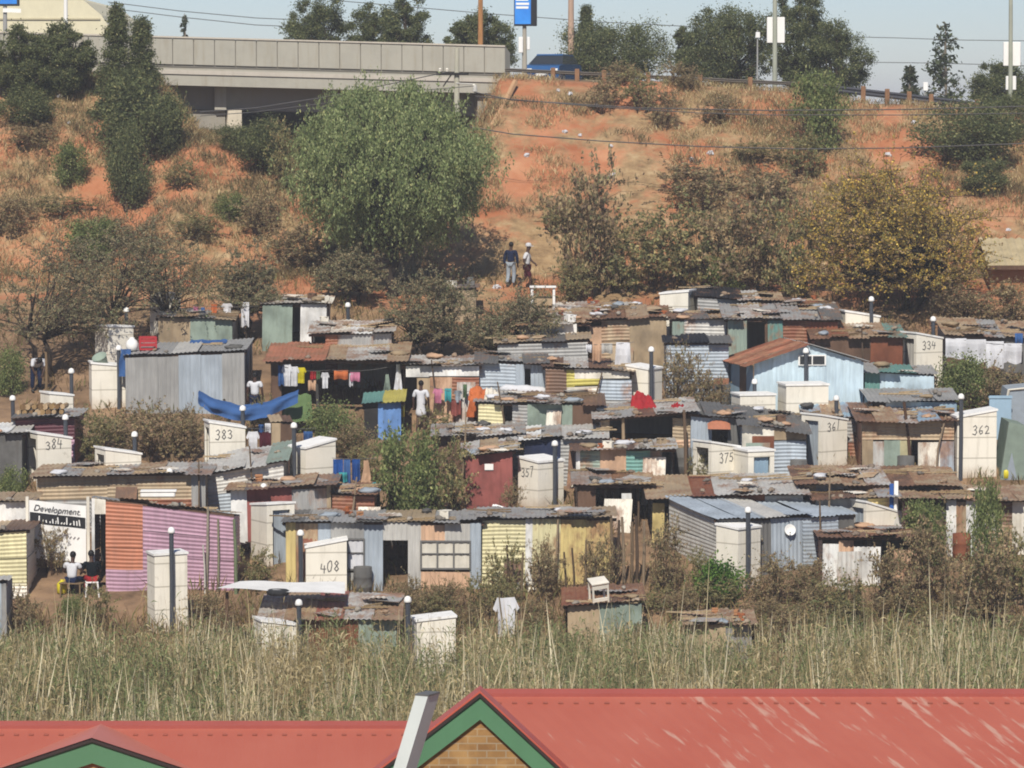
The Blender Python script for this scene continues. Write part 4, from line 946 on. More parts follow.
# ---------------------------------------------------------------- toilets, vent pipes
DIG = {'0': [[(.5, 1), (.1, .75), (.05, .35), (.35, 0), (.75, .1), (.9, .6), (.75, .95), (.5, 1)]],
       '2': [[(.1, .8), (.4, 1), (.8, .85), (.75, .55), (.1, 0), (.95, .05)]],
       '3': [[(.1, .85), (.5, 1), (.85, .8), (.6, .55), (.35, .52)], [(.6, .55), (.9, .3), (.6, 0), (.05, .1)]],
       '4': [[(.25, 1), (.05, .42), (1.0, .40)], [(.78, .8), (.66, -.08)]],
       '5': [[(.9, 1), (.25, .95), (.18, .55), (.6, .6), (.9, .35), (.6, 0), (.05, .08)]],
       '6': [[(.75, 1), (.3, .7), (.1, .3), (.4, 0), (.8, .15), (.75, .42), (.2, .38)]],
       '7': [[(.05, .92), (.9, .98), (.5, .4), (.35, -.05)]],
       '8': [[(.55, .52), (.15, .75), (.5, 1), (.85, .78), (.5, .5), (.12, .22), (.5, 0), (.88, .22), (.55, .52)]],
       '1': [[(.55, 1.02), (.4, -.02)]]}
def strokes(mb, lines, fn, w):
    """hand painted brush strokes: flat ribbons in the plane given by fn(a,b,d)"""
    lay = 0
    for ln in lines:
        for i in range(len(ln)-1):
            (a0, b0), (a1, b1) = ln[i], ln[i+1]; L = math.hypot(a1-a0, b1-b0) or 1e-6; nx, ny = -(b1-b0)/L*w/2, (a1-a0)/L*w/2
            ex, ey = (a1-a0)/L*w*.35, (b1-b0)/L*w*.35; d = .0012*(lay % 7); lay += 1
            mb.add([fn(a0-ex+nx, b0-ey+ny, d), fn(a0-ex-nx, b0-ey-ny, d), fn(a1+ex-nx, b1+ey-ny, d), fn(a1+ex+nx, b1+ey+ny, d)], [(0, 1, 2, 3)])
def pipe_parts(root, x, y, h, z0=-.3, bracket=None):
    mb = MB(); mb.tube([(x, y, z0), (x+.01, y, h*.5), (x, y, h-.12)], .07, 8); p = mb.build('vent_pipe', flat((.055, .06, .07), .45), root, False)
    cb = MB(); cb.lathe([(.06, 0), (.105, .01), (.11, .05), (.095, .13), (.06, .17), (.02, .185)], 10, (x, y, h-.16)); cb.build('vent_cap', paint('white', .15), p, True)
def toilet(nick, label, x0, xm, x1, yt, yb, num=None, nface='R', door=None, dcol='bluegrey', pipe=None, drop=-.2, numx=.5, numy=.73, numh=.29, dirt=.35, col='cream', opened=False, ax='x', Y=None):
    if Y is None: Y = ground(xm, yb).y
    s = F/Y; wl, wr = max(xm-x0, .01)/s, max(x1-xm, .01)/s
    A, B = (1.1, 1.3) if door != 'R' else (1.3, 1.1)
    phi = math.atan2(wl/A, wr/B); b = wr/math.cos(phi) if wr > .1 else 1.2; a = wl/math.sin(phi) if wl > .12 else 1.2
    a = min(max(a, .85), 1.6); b = min(max(b, .85), 1.7)
    p = at(xm, yb, Y); z0 = terr(p.x, Y)
    root = empty('toilet_cubicle', (p.x, Y, z0), phi); h0 = min(max(at(xm, yt, Y).z-z0, 1.5), 2.75); h1 = h0+drop
    zb = -.35
    hx = lambda x, y: h0+(h1-h0)*((x/b) if ax == 'x' else (y/a))
    wb = MB(); T = .055
    def slab(P, Q, n, lo=zb, flt=None):
        # vertical wall from P to Q (2d), thickness T towards n, top follows the roof
        q = [(P[0], P[1]), (Q[0], Q[1]), (Q[0]+n[0]*T, Q[1]+n[1]*T), (P[0]+n[0]*T, P[1]+n[1]*T)]
        vs = [(x, y, lo) for x, y in q]+[(x, y, (hx(x, y) if flt is None else flt)) for x, y in q]
        wb.add(vs, [(3, 2, 1, 0), (4, 5, 6, 7), (0, 1, 5, 4), (1, 2, 6, 5), (2, 3, 7, 6), (3, 0, 4, 7)])
    dr = None
    def doorwall(P, Q, n):
        L = math.hypot(Q[0]-P[0], Q[1]-P[1]); dx, dy = (Q[0]-P[0])/L, (Q[1]-P[1])/L; j = .15; ht = min(1.85, min(hx(*P), hx(*Q))-.18)
        at_ = lambda t, o=0: (P[0]+dx*t+n[0]*o, P[1]+dy*t+n[1]*o)
        slab(at_(0), at_(j), n); slab(at_(L-j), at_(L), n); slab(at_(j), at_(L-j), n, ht)
        db = MB(); c = at_(L/2, .14); rz = math.atan2(dy, dx)
        if opened: c = at_(j+.03, .14+(L-2*j)/2); rz += math.pi/2
        db.box((c[0], c[1], (ht-.0)/2), (L-2*j-.01, .035, ht-.04), rz)
        for k in (-.3, 0, .3): db.box((c[0]-n[0]*.022+dx*k*(L-2*j) if not opened else c[0], c[1]-n[1]*.022+dy*k*(L-2*j) if not opened else c[1], ht/2), (.05, .02, ht-.1), rz)
        return db.build('door', tin(dcol, .15), root)
    if door == 'L': doorwall((0, 0), (0, a), (1, 0))
    else: slab((0, 0), (0, a), (1, 0))
    if door == 'R': doorwall((T, 0), (b, 0), (0, 1))
    else: slab((T, 0), (b, 0), (0, 1))
    slab((b, T), (b, a), (-1, 0)); slab((T, a), (b-T, a), (0, -1))
    wb.build('walls', concrete(col, dirt), root)
    rb = MB(); o = .035
    vs = []
    for dz in (0.003, .065):
        for x, y in ((-o, -o), (b+o, -o), (b+o, a+o), (-o, a+o)): vs.append((x, y, hx(x, y)+dz))
    rb.add(vs, [(3, 2, 1, 0), (4, 5, 6, 7), (0, 1, 5, 4), (1, 2, 6, 5), (2, 3, 7, 6), (3, 0, 4, 7)])
    rb.build('roof_slab', concrete('white' if col == 'cream' else col, dirt), root)
    if num:
        nb = MB(); H = numh; Wd = H*.62; tot = len(num)*Wd*1.12; L = b if nface == 'R' else a; st = L*numx-tot/2; zc = h0*numy
        if num == '408': st += .03
        for i, ch in enumerate(num):
            if nface == 'R': fn = lambda q, r, d, i=i: (st+i*Wd*1.12+q, -.004-d, zc+r+.02*((i*7) % 3-1)-(.10 if num == '408' else 0)*0)
            else: fn = lambda q, r, d, i=i: (-.004-d, a-(st+i*Wd*1.12+q), zc+r+.02*((i*7) % 3-1))
            strokes(nb, [[((x+.10*(y-.5)*((i*5+int(num)) % 3-.6))*Wd*.85, y*H*(.88+.09*((i*3+int(num)) % 4))) for x, y in ln] for ln in DIG[ch]], fn, .03)
        nb.build('painted_number', flat((.10, .095, .09), .8), root)
    if pipe:
        px, pc = pipe[0], pipe[1]; back = len(pipe) > 2
        yy = -.13 if not back else a+.14
        u = (px-xm)/(s*math.cos(phi))+yy*math.tan(phi)
        pipe_parts(root, u, yy, at(px, pc, Y+(0 if not back else a)).z-z0)
    tag(root, label, 'toilet', 'concrete toilet cubicles'); return root
def vent(label, px, cap, by, Y=None):
    g = ground(px, by); root = empty('vent_pipe', g); h = at(px, cap, g.y).z-g.z
    mb = MB(); mb.tube([(0, 0, -.3), (.01, 0, h*.5), (0, 0, h-.12)], .07, 8); mb.build('pipe', flat((.055, .06, .07), .45), root)
    cb = MB(); cb.lathe([(.06, 0), (.105, .01), (.11, .05), (.095, .13), (.06, .17), (.02, .185)], 10, (0, 0, h-.16)); cb.build('cap', paint('white', .15), root, True)
    tag(root, label, 'vent pipe', 'dark vent pipes with white caps')
def toilets():
    t = toilet
    t('383', 'cream concrete toilet painted 383 beside the grey tin shack', 202, 210, 245, 423, 484, '383', door='L', numx=.42)
    t('384', 'cream concrete toilet painted 384 at the left', 24, 38, 70, 434, 492, '384', door='L', dcol='dgrey', numx=.5, opened=True)
    t('small', 'low white toilet behind the long rust-streaked roof, its doorway open', 92, 106, 140, 450, 506, door='L', dcol='dgrey', opened=True)
    t('362', 'tall cream concrete toilet painted 362 at the right', 953, 957, 997, 418, 479, '362', pipe=(960, 394), drop=.22, numx=.62, dcol='grey')
    t('361', 'cream concrete toilet painted 361 with a tall grey door', 803, 821, 849, 416, 473, '361', door='L', dcol='bluegrey', numx=.5, pipe=(841, 398, 'b'))
    t('357', 'cream concrete toilet painted 357 with a dark pipe in front', 518, 538, 564, 463, 512, '357', nface='L', pipe=(555, 442), ax='y', drop=.1, numx=.5, numy=.70)
    t('375', 'cream concrete toilet painted 375 with an open doorway', 694, 711, 741, 443, 494, '375', door='L', dcol='grey', opened=True, numx=.55, numy=.6)
    t('375b', 'white toilet beside toilet 375, blue door facing right', 735, 748, 775, 452, 500, door='R', dcol='blue', drop=.0)
    t('408', 'cream concrete toilet painted 408 in front of the big striped shack', 303, 306, 347, 557, 598, '408', pipe=(301, 530), drop=.22, numx=.58, numy=.52)
    t('tall', 'tall cream foreground toilet with a dark pipe before the pink wall', 145, 155, 187, 556, 634, pipe=(172, 528), drop=.02, dirt=.5)
    t('310', 'clean cream toilet with a dark pipe, above the rusty shack', 288, 306, 335, 449, 512, pipe=(295, 422), drop=.22, dirt=.2)
    t('262', 'white toilet with an open doorway and grey tin door beside the yellow panel', 249, 267, 294, 505, 568, door='R', dcol='bluegrey', drop=-.1, ax='y')
    t('645', 'cream toilet in front of the blue-grey ribbed wall shack', 627, 648, 663, 370, 424, pipe=(651, 347), drop=.1, ax='y')
    t('860', 'white toilet under the yellow tree', 840, 845, 880, 312, 368, pipe=(871, 297), drop=-.2)
    t('334', 'cream concrete toilet painted 334 beside the white sheets', 903, 916, 944, 334, 392, '334', door='L', dcol='lgrey', numx=.5, pipe=(938, 318, 'b'))
    t('105', 'white toilet at the left below the thorn tree', 93, 108, 132, 327, 374, drop=-.05, pipe=(122, 309, 'b'))
    t('106', 'white toilet with a grey tub on top beside the grey tin shack', 86, 92, 127, 364, 410, pipe=(119, 346), drop=-.12)
    t('55', 'low white toilet behind the firewood stack', 40, 50, 72, 394, 446, drop=-.1, pipe=(67, 370, 'b'))
    t('735', 'white toilet before the blue-grey roofed shack', 717, 738, 762, 530, 590, pipe=(748, 508), drop=.08, ax='y')
    t('870', 'white slanted toilet with a blue-grey door behind the rusty patchwork front', 850, 866, 899, 503, 556, door='L', dcol='bluegrey', drop=-.35)
    t('785', 'white toilet below the blue gable with a dark pipe', 780, 786, 829, 386, 444, pipe=(809, 349, 'b'), drop=.0)
    t('733', 'cream toilet at the corner of the pale blue shack', 733, 740, 776, 396, 446, pipe=(757, 380, 'b'), drop=.0)
    t('273', 'mossy white toilet sunk in the reeds below the white roof sheet', 252, 262, 296, 622, 676, pipe=(299, 601), drop=-.15, dirt=.7)
    t('433', 'mossy white toilet sunk in the reeds with a pipe on its left', 411, 417, 456, 622, 682, pipe=(408, 596), drop=.1, dirt=.8)
    t('160', 'white toilet far back beside the thorn tree', 152, 160, 176, 294, 342, drop=-.05)
    t('680', 'white box shaped toilet right of the dry scrub', 660, 688, 697, 292, 344, drop=-.1, ax='y')
    vent('dark vent pipe with a white cap at the far left', 13, 396, 440)
    vent('dark vent pipe with a white cap above toilet 384', 66, 415, 482)
    vent('dark vent pipe with a white cap in the dry bush', 135, 432, 492)
    vent('dark vent pipe with a white cap rising over the pink wall', 170, 469, 530)
    vent('dark vent pipe with a white cap in front of the blue tarpaulin', 243, 406, 470)
    vent('dark vent pipe with a white cap above the doorway toilet', 264, 484, 545)
    vent('dark vent pipe with a white cap behind the grey and rust shack', 348, 303, 345)
    vent('dark vent pipe with a white cap beside the dark open shelter', 660, 458, 505) if False else None
toilets()

# ---------------------------------------------------------------- the pale blue gabled shack
def gable_shack():
    Y = ground(790, 428).y; s = F/Y; x0, x1 = at(754, 400, Y).x, at(863, 400, Y).x; W = x1-x0
    gz = terr((x0+x1)/2, Y)-.2; t = R(20)
    root = empty('shack', (x0, Y, gz), 0); D = 2.6
    hL = at(754, 364, Y).z-gz; hR = at(863, 362, Y).z-gz; hA = at(808, 345, Y).z-gz; ua = W*.5
    top = lambda u: hL+(hA-hL)*u/ua if u < ua else hA+(hR-hA)*(u-ua)/(W-ua)
    rng = random.Random(77)
    for i in range(6):
        a, b = W*i/6, W*(i+1)/6; mb = MB(); sheet(mb, a, b, -.3, top, lambda u, o, z, q=.018*(i % 2): (u, -o-q-.02, z), 'V', rng, .2); mb.build('wall_sheet', tin('lblue', .0), root, True)
    # side wall running back to the left, eave shade put into its deeper blue
    L = Vector((at(727, 400, Y+3.0).x-x0, 3.0, 0)); n = Vector((-L.y, L.x, 0)).normalized(); hB = at(727, 358, Y+3).z-gz
    for i in range(4):
        mb = MB(); sheet(mb, i/4, (i+1)/4, -.3, lambda u: hL+(hB-hL)*u-.05, lambda u, o, z: (L.x*u-.03, L.y*u, z), 'P', rng); mb.build('wall_board', paint('blue' if i != 1 else 'brown', .2), root)
    mb = MB(); mb.grid(lambda a, b: (W+.01, a*3.0, -.3+(hR+.3)*b), 3, 2); mb.build('side_wall', paint('lblue', .2), root)
    # rusted roof over the left slope, sheets running down to the left
    for i in range(5):
        mb = MB(); N = 26; q0, q1 = i/5-.02, (i+1)/5; sk = rng.uniform(-.06, .06)
        mb.grid(lambda a, b: (ua*(1-b)*1.0-b*.35+(L.x*1.0)*(q0+(q1-q0)*a), -.35+(3.5)*(q0+(q1-q0)*a)+sk*b, hA+.05+.02*(i % 2)+(hL-hA-.12)*b+(hB-hL)*(q0+(q1-q0)*a)*b+.018*math.sin(a*N*.9)), N, 4)
        mb.build('roof_sheet', tin('orange' if i % 2 else 'rust', .6), root, True)
    for i in range(4):
        mb = MB(); q0, q1 = i/4-.02, (i+1)/4
        mb.grid(lambda a, b: (ua+(W-ua+.2)*b+(L.x*.9)*(q0+(q1-q0)*a), -.2+3.3*(q0+(q1-q0)*a), hA+.05+.02*(i % 2)+(hR-hA-.02)*b+.018*math.sin(a*24)), 24, 4); mb.build('roof_sheet', tin('lgrey', .3), root, True)
    fb = MB(); c = (at(812, 360, Y).x-x0, at(812, 360, Y).z-gz)
    fb.box((c[0], -.075, c[1]), (.95, .05, .36)); w = fb.build('window', flat('white'), root)
    pb = MB(); pb.box((c[0]-.22, -.105, c[1]), (.4, .02, .28)); pb.box((c[0]+.22, -.105, c[1]), (.4, .02, .28)); pb.build('pane', glass_dark(), w)
    tag(root, 'pale blue ribbed shack with a gable and a rusted orange roof side', 'shack', 'shacks of the settlement')
gable_shack()

# ---------------------------------------------------------------- fences, posts, banner, tarpaulins, odds and ends
def post(label, px, by, ty, tx=None, r=.05, c='wood', name='wooden_post', cat='post', group='poles and sticks standing among the shacks', Y=None):
    g = ground(px, by) if Y is None else Vector((at(px, by, Y).x, Y, at(px, by, Y).z)); e = at(tx if tx is not None else px, ty, g.y)-g
    mb = MB(); mid = e*.5+Vector((.02, 0, 0)); mb.tube([(0, 0, -.25), mid, e], [r*1.1, r, r*.8], 7); o = mb.build(name, woodm(c)); o.location = g; tag(o, label, cat, group); return o
def posts():
    post('pale upright post beside the person under the thorn tree', 46, 398, 352)
    post('thin pole leaning left over the dry bush beside toilet 383', 150, 462, 410, 139)
    post('short post in the dry bush under the grey tin shack', 172, 470, 454, r=.07)
    post('grey pole leaning in front of the pink wall', 206, 592, 507, 208, .045, 'a59a88')
    post('second pale stick before the pink wall, right of the first', 218, 592, 519, 218, .035, '8f8b70')
    post('green-grey stick at the right end of the pink wall', 236, 594, 519, 234, .05, '7d8866')
    post('thin white stick leaning at the pink wall', 205, 594, 545, 203, .025, 'd8d2c4')
    post('pale post in front of the dark open shelter', 623, 474, 418, 623, .06, 'b8a080')
    post('tall brown post at the right of the dark open shelter', 686, 478, 410, 684, .06, '7a6450')
    post('twisted brown post before the rusty patchwork shack', 912, 478, 402, 904, .06, '5c4434')
    post('orange plank post beside the white cloth on the line', 591, 376, 350, 590, .08, 'b8803c')
    post('pole in front of the green tarpaulin', 318, 440, 384, 317, .06, '54504a')
    post('yellowish post holding the blue tarpaulin', 260, 424, 410, 260, .05, 'c8b070')
    post('dark stick leaning against the blue tarpaulin', 229, 424, 399, 224, .05, '4c463c')
    post('bare branch leaning over the blue gable', 850, 392, 352, 826, .04, '5a5650')
    post('dead branch standing in front of the washing shop at the left', 40, 345, 318, 50, .05, 'a89c8a') if False else None
    for i, (x, t, x2) in enumerate(((612, 515, 611), (617, 520, 619), (624, 517, 622), (631, 522, 632), (637, 516, 636), (643, 521, 644))):
        post('rough upright stake in the stick fence beside the yellow shack', x, 586, t, x2, .05, ('7d6a54', '5c4c3e', '94816a')[i % 3], 'fence_stake', 'stake', 'stakes of the stick fence')
    for i, (x, t, x2, b) in enumerate(((584, 488, 588, 524), (596, 492, 590, 526), (604, 490, 606, 526), (616, 492, 612, 526), (627, 490, 630, 527), (638, 488, 638, 527))):
        post('thin crooked stick holding up the open stick shelter', x, b, t, x2, .035, ('94816a', '6f5d4a')[i % 2], 'shelter_stick', 'stick', 'sticks of the open shelter')
    for i, (x, t, x2) in enumerate(((575, 548, 572), (584, 540, 586), (566, 552, 564), (592, 556, 596), (508, 545, 507), (520, 552, 523), (540, 556, 538))):
        post('dry bare stalk standing in front of the yellow tin wall', x, 604, t, x2, .035, ('5a4a3a', '7c6a52')[i % 2], 'dry_stalk', 'stalk', 'stalks before the yellow tin wall')
    for i, (x, t, x2) in enumerate(((206, 600, 205), (560, 620, 566), (604, 606, 602), (636, 604, 636), (690, 632, 676), (797, 622, 790), (866, 616, 868), (864, 612, 860), (22, 640, 18))):
        pass
posts()
def washing():
    def line(label, x0, y0, x1, y1, Y, sag=.12):
        a, b = at(x0, y0, Y), at(x1, y1, Y); n = 12; o0 = a
        mb = MB(); mb.tube([a.lerp(b, k/n)-Vector((0, 0, sag*4*(k/n)*(1-k/n)))-o0 for k in range(n+1)], .008, 4); o = mb.build('washing_line', flat('dgrey')); o.location = o0; tag(o, label, 'washing line', 'washing lines')
    def garment(label, kind, col, px, py, w, h, Y, cat=None, group='washing hung out among the shacks', rz=0):
        s = F/Y; c = at(px, py, Y); W, H = w/s, h/s; rr = random.Random(int(px*3+py)); mb = MB(); ph = rr.uniform(0, 6)
        def pt(u, v, q):      # u -0.5..0.5, v 0..1 downwards
            return (u*W, .05*math.sin(u*9+ph)*(.3+v)+.03*math.sin(v*5+ph)+q, -v*H-.012)
        if kind == 'shirt':   poly = [(-.32, 0), (-.12, .02), (0, .06), (.12, .02), (.32, 0), (.5, .28), (.38, .36), (.29, .22), (.3, 1), (-.3, 1), (-.29, .22), (-.38, .36), (-.5, .28)]
        elif kind == 'trousers': poly = [(-.4, 0), (.4, 0), (.5, 1), (.1, 1), (0, .35), (-.1, 1), (-.5, 1)]
        elif kind == 'dress': poly = [(-.2, 0), (.2, 0), (.22, .3), (.5, 1), (-.5, 1), (-.22, .3)]
        else: poly = None
        if poly:
            # a filled outline, cut in rows so that the cloth can hang in folds
            import bmesh
            bm = bmesh.new(); vs = [bm.verts.new((p[0], 0, p[1])) for p in poly]; f = bm.faces.new(vs); bmesh.ops.triangulate(bm, faces=[f]); bmesh.ops.subdivide_edges(bm, edges=bm.edges[:], cuts=3, use_grid_fill=True)
            r = bmesh.ops.extrude_face_region(bm, geom=bm.faces[:]); ex = [g for g in r['geom'] if isinstance(g, bmesh.types.BMVert)]; exs = set(ex)
            for v in bm.verts: v.co = Vector(pt(v.co.x, v.co.z, .014 if v in exs else 0))
            bm.normal_update(); me = bpy.data.meshes.new('garment'); bm.to_mesh(me); bm.free(); me.materials.append(cloth(col)); o = link(cat.replace(' ', '_') if cat else 'garment', me)
        else:
            n = 10
            mb.grid(lambda a, b: pt(a-.5, b*(1+.05*math.sin(a*7+ph)), 0), n, 5); k = len(mb.v); mb.grid(lambda a, b: pt(a-.5, b*(1+.05*math.sin(a*7+ph)), .014), n, 5)
            o = mb.build((cat or 'cloth').replace(' ', '_'), cloth(col))
        o.location = c; o.rotation_euler = (0, 0, rz); tag(o, label, cat or 'cloth', group); return o
    Yb = SHK['b6'].Y-.15
    line('washing line across the front of the open shop, left half', 276, 364, 330, 370, Yb); line('washing line across the front of the open shop, right half', 332, 370, 400, 364, Yb)
    for a in (('bright blue cloth at the left end of the shop washing', '', 'bluecloth', 281, 365, 6, 20, 'cloth'), ('long white shirt hanging in the shop front beside the blue cloth', 'shirt', 'whitecloth', 287, 364, 11, 22, 'shirt'), ('white shirt hanging left of the yellow shirt', 'shirt', 'whitecloth', 294, 366, 11, 20, 'shirt'),
              ('yellow shirt hanging in the shop front', 'shirt', 'yellowcloth', 301, 367, 11, 16, 'shirt'), ('red cloth hanging in the middle of the shop front', '', 'redcloth', 313, 371, 6, 8, 'cloth'), ('small green cloth hanging beside the red one', '', 'green', 318, 371, 4, 8, 'cloth'), ('peach cloth hanging low in the shop front', '', 'peach', 312, 380, 8, 10, 'cloth'), ('white shirt hanging right of the small green cloth', 'shirt', 'whitecloth', 325, 372, 9, 16, 'shirt'),
              ('orange and white towel hanging in the dark shop', '', 'orangecloth', 341, 370, 14, 9, 'towel'), ('pink towel hanging in the dark shop', '', 'pinkcloth', 355, 372, 10, 9, 'towel'), ('white strip of cloth under the pink towel', '', 'whitecloth', 351, 373, 4, 13, 'cloth'),
              ('pale wrapped cloth hanging at the right of the dark shop', 'dress', 'ggreen', 387, 374, 8, 17, 'cloth'), ('white and pink dress at the right end of the shop', 'dress', 'whitecloth', 398, 364, 9, 27, 'dress')):
        garment(a[0], a[1], a[2], a[3], a[4], a[5], a[6], Yb, a[7])
    Y7 = SHK['b7'].Y-.5
    line('washing line before the peach patchwork shack', 430, 386, 478, 390, Y7)
    for a in (('pale pink shirt on the line before the peach shack', 'shirt', 'pinkcloth', 438, 388, 11, 15, 'shirt'), ('cyan cloth on the line before the peach shack', '', 'cyan', 448, 388, 7, 13, 'cloth'), ('grey-blue shirt on the line before the peach shack', 'shirt', 'bluegrey', 458, 390, 9, 12, 'shirt'), ('red bag shaped cloth hanging low by the peach shack', '', 'red', 456, 400, 10, 15, 'cloth'), ('green cloth at the right end of the line by the peach shack', '', 'green', 465, 384, 4, 14, 'cloth'),
              ('bright orange cloth hanging from the tan lean-to', 'dress', 'orangecloth', 472, 396, 13, 21, 'cloth')):
        garment(a[0], a[1], a[2], a[3], a[4], a[5], a[6], Y7, a[7])
    Y8 = SHK['a8'].Y-1.2
    line('washing line of white sheets right of toilet 334', 944, 337, 1030, 346, Y8, .05)
    for i, (x, y, w, h) in enumerate(((956, 338, 21, 20), (976, 339, 20, 24), (995, 341, 18, 26), (1013, 343, 18, 20))):
        garment(('white sheet hanging nearest to toilet 334', 'white sheet next to the one nearest toilet 334', 'longest white sheet hanging over the dry bush', 'white sheet at the right edge')[i], '', 'whitecloth', x, y, w, h, Y8, 'sheet')
    garment('bright blue cloth above the white sheets at the right edge', '', 'bluecloth', 1019, 333, 8, 10, Y8+.4, 'cloth')
    Y5 = SHK['b9'].Y+1.6
    line('washing line above the tan and lime shack', 584, 344, 634, 342, Y5, .05)
    for a in (('white cloth at the left end of the line above the lime shack', '', 'whitecloth', 589, 344, 6, 8, 'cloth'), ('peach cloth on the line above the lime shack', '', 'peach', 597, 343, 9, 18, 'cloth'), ('pale grey cloth on the line above the lime shack', '', 'lgrey', 607, 343, 11, 10, 'cloth'), ('big white towel on the line above the lime shack', 'trousers', 'whitecloth', 623, 342, 17, 26, 'towel')):
        garment(a[0], a[1], a[2], a[3], a[4], a[5], a[6], Y5, a[7])
    Y9 = ground(262, 470).y
    line('washing line between toilet 383 and the brown box', 246, 428, 316, 428, Y9, .05)
    for a in (('white shirt hanging right of toilet 383', 'shirt', 'whitecloth', 253, 431, 14, 22, 'shirt'), ('maroon cloth hanging right of the white shirt by toilet 383', '', 'maroon', 267, 432, 15, 18, 'cloth'), ('white and blue cloth above the maroon one', '', 'whitecloth', 269, 423, 8, 9, 'cloth'), ('deep blue cloth left of the brown box', '', 'bluecloth', 261, 424, 5, 8, 'cloth'), ('deep blue towel hanging right of the brown box', '', 'bluecloth', 308, 431, 9, 12, 'towel')):
        garment(a[0], a[1], a[2], a[3], a[4], a[5], a[6], Y9, a[7])
    Y10 = ground(346, 512).y
    line('washing line right of the clean cream toilet', 332, 458, 378, 458, Y10, .03)
    for i, (x, y, w, h, c, lb) in enumerate(((338, 459, 10, 22, 'deepblue', 'dark blue cloth beside the clean cream toilet'), (347, 459, 8, 26, 'bluecloth', 'blue trousers right of the dark blue cloth'), (356, 459, 8, 22, 'deepblue', 'dark blue cloth left of the pale dress'), (366, 460, 12, 26, 'peach', 'pale peach dress left of the sparse green bush'), (343, 472, 8, 10, 'cyan', 'small cyan cloth among the dark blue washing'))):
        garment(lb, ('', 'trousers', '', 'dress', '')[i], c, x, y, w, h, Y10-(.1 if i == 4 else 0), ('cloth', 'trousers', 'cloth', 'dress', 'cloth')[i])
    Y6 = ground(212, 350).y
    line('washing line far back behind the grey tin shack', 190, 305, 258, 306, Y6, .05)
    for a in (('blue overall hanging far back behind the grey shack', 'dress', 'bluecloth', 203, 307, 9, 22, 'overall'), ('pink cloth left of the blue overall', '', 'pinkcloth', 196, 306, 5, 8, 'cloth'), ('orange-yellow cloth right of the blue overall', '', 'orangecloth', 214, 304, 6, 14, 'cloth'), ('white shirt far back right of the orange cloth', 'shirt', 'whitecloth', 227, 303, 12, 12, 'shirt'), ('white sheet hanging far back at the right end', '', 'whitecloth', 245, 302, 8, 24, 'sheet')):
        garment(a[0], a[1], a[2], a[3], a[4], a[5], a[6], Y6, a[7])
    Y12 = ground(508, 640).y
    post('bare stick holding the white cloth in the reeds', 505, 655, 596, 499, .025, '8a7a5c')
    garment('white cloth draped over a stick in the reeds', 'shirt', 'whitecloth', 506, 597, 28, 40, Y12-.08, 'cloth', None, .25)
washing()
def banner():
    Y = ground(60, 574).y; s = F/Y; a = at(29, 500, Y); b = at(86, 506, Y); W = b.x-a.x; g = terr((a.x+b.x)/2, Y)
    root = empty('advert_banner', (a.x, Y, g)); top = a.z-g; topR = b.z-g
    zt = lambda u: top+(topR-top)*u/W
    rows = ((0, .95, 'white', 'banner_cloth'),)
    mb = MB(); H = (558-500)/s
    mb.grid(lambda p, q: (W*p, .03*math.sin(p*9+q*3), zt(W*p)-H*q), 24, 12); mb.build('banner_cloth', paint('white', .12), root, True)
    z1, z2 = (512-500)/s, (523-500)/s
    mb = MB(); mb.grid(lambda p, q: (.02+(W-.04)*p, .03*math.sin(p*9+(z1+(z2-z1)*q)/H*3)-.012, zt(W*p)-z1-(z2-z1)*q), 24, 6); mb.build('black_band', flat((.012, .012, .014)), root, True)
    for x in (-.06, W+.06):
        mb = MB(); mb.box((x, .04, (zt(0)-.2)/2+.05), (.09, .07, zt(0)+.3)); mb.build('post', paint('cream', .3), root)
    def text(body, u, z, hgt, mat, nm, shear=.0, wid=None, off=-.03):
        cu = bpy.data.curves.new(nm, 'FONT'); cu.body = body; cu.size = hgt; cu.shear = shear; cu.extrude = .002
        o = bpy.data.objects.new(nm, cu); COL.objects.link(o); dg = bpy.context.evaluated_depsgraph_get(); me = bpy.data.meshes.new_from_object(o.evaluated_get(dg)); bpy.data.objects.remove(o)
        xs = [v.co.x for v in me.vertices]; k = (wid/(max(xs)-min(xs))) if wid else 1
        for v in me.vertices: x, y, zz = v.co; v.co = (u+x*k, off+.03*math.sin((u+x*k)/W*9+((zt(0)-z)/H)*3)-zz, z+y+(topR-top)*(u+x*k)/W)
        me.materials.clear(); me.materials.append(mat); link(nm, me, root)
    text('Development.', .12, zt(0)-.30, .27, flat((.06, .06, .06)), 'lettering', .35, W*.82)
    # the second line is too blurred to read: broken white brush marks on black
    mb = MB(); r = random.Random(5); x = .3
    strk = []
    while x < W-.15:
        h = r.uniform(.10, .2); strk.append([(x, -.1), (x+r.uniform(-.02, .02), -.1+h*r.choice((.3, .6, 1)))]); 
        x += r.uniform(.07, .12)
    strokes(mb, strk, lambda q, z, d: (q, .03*math.sin(q/W*9+.6)-.022-d, zt(q)-z1-.22+z+.06), .035); mb.build('blurred_lettering', paint('white', .1), root)
    mb = MB(); strk = []
    for i in range(7):
        x = .75+i*.12; strk.append([(x, .0), (x+.05, .06)])
    for i in range(9): strk.append([(.25+i*.15, -.72), (.25+i*.15+.06, -.72+(.12 if i % 2 else -.05))])
    strokes(mb, strk, lambda q, z, d: (q, .03*math.sin(q/W*9+(1.0-z)*1.6)-.022-d, zt(q)-z2-.35+z), .03); mb.build('faint_marks', flat((.25, .22, .22)), root)
    tag(root, 'white and black advert banner reading Development hung as a wall', 'banner')
    root.rotation_euler = (0, 0, 0)
banner()
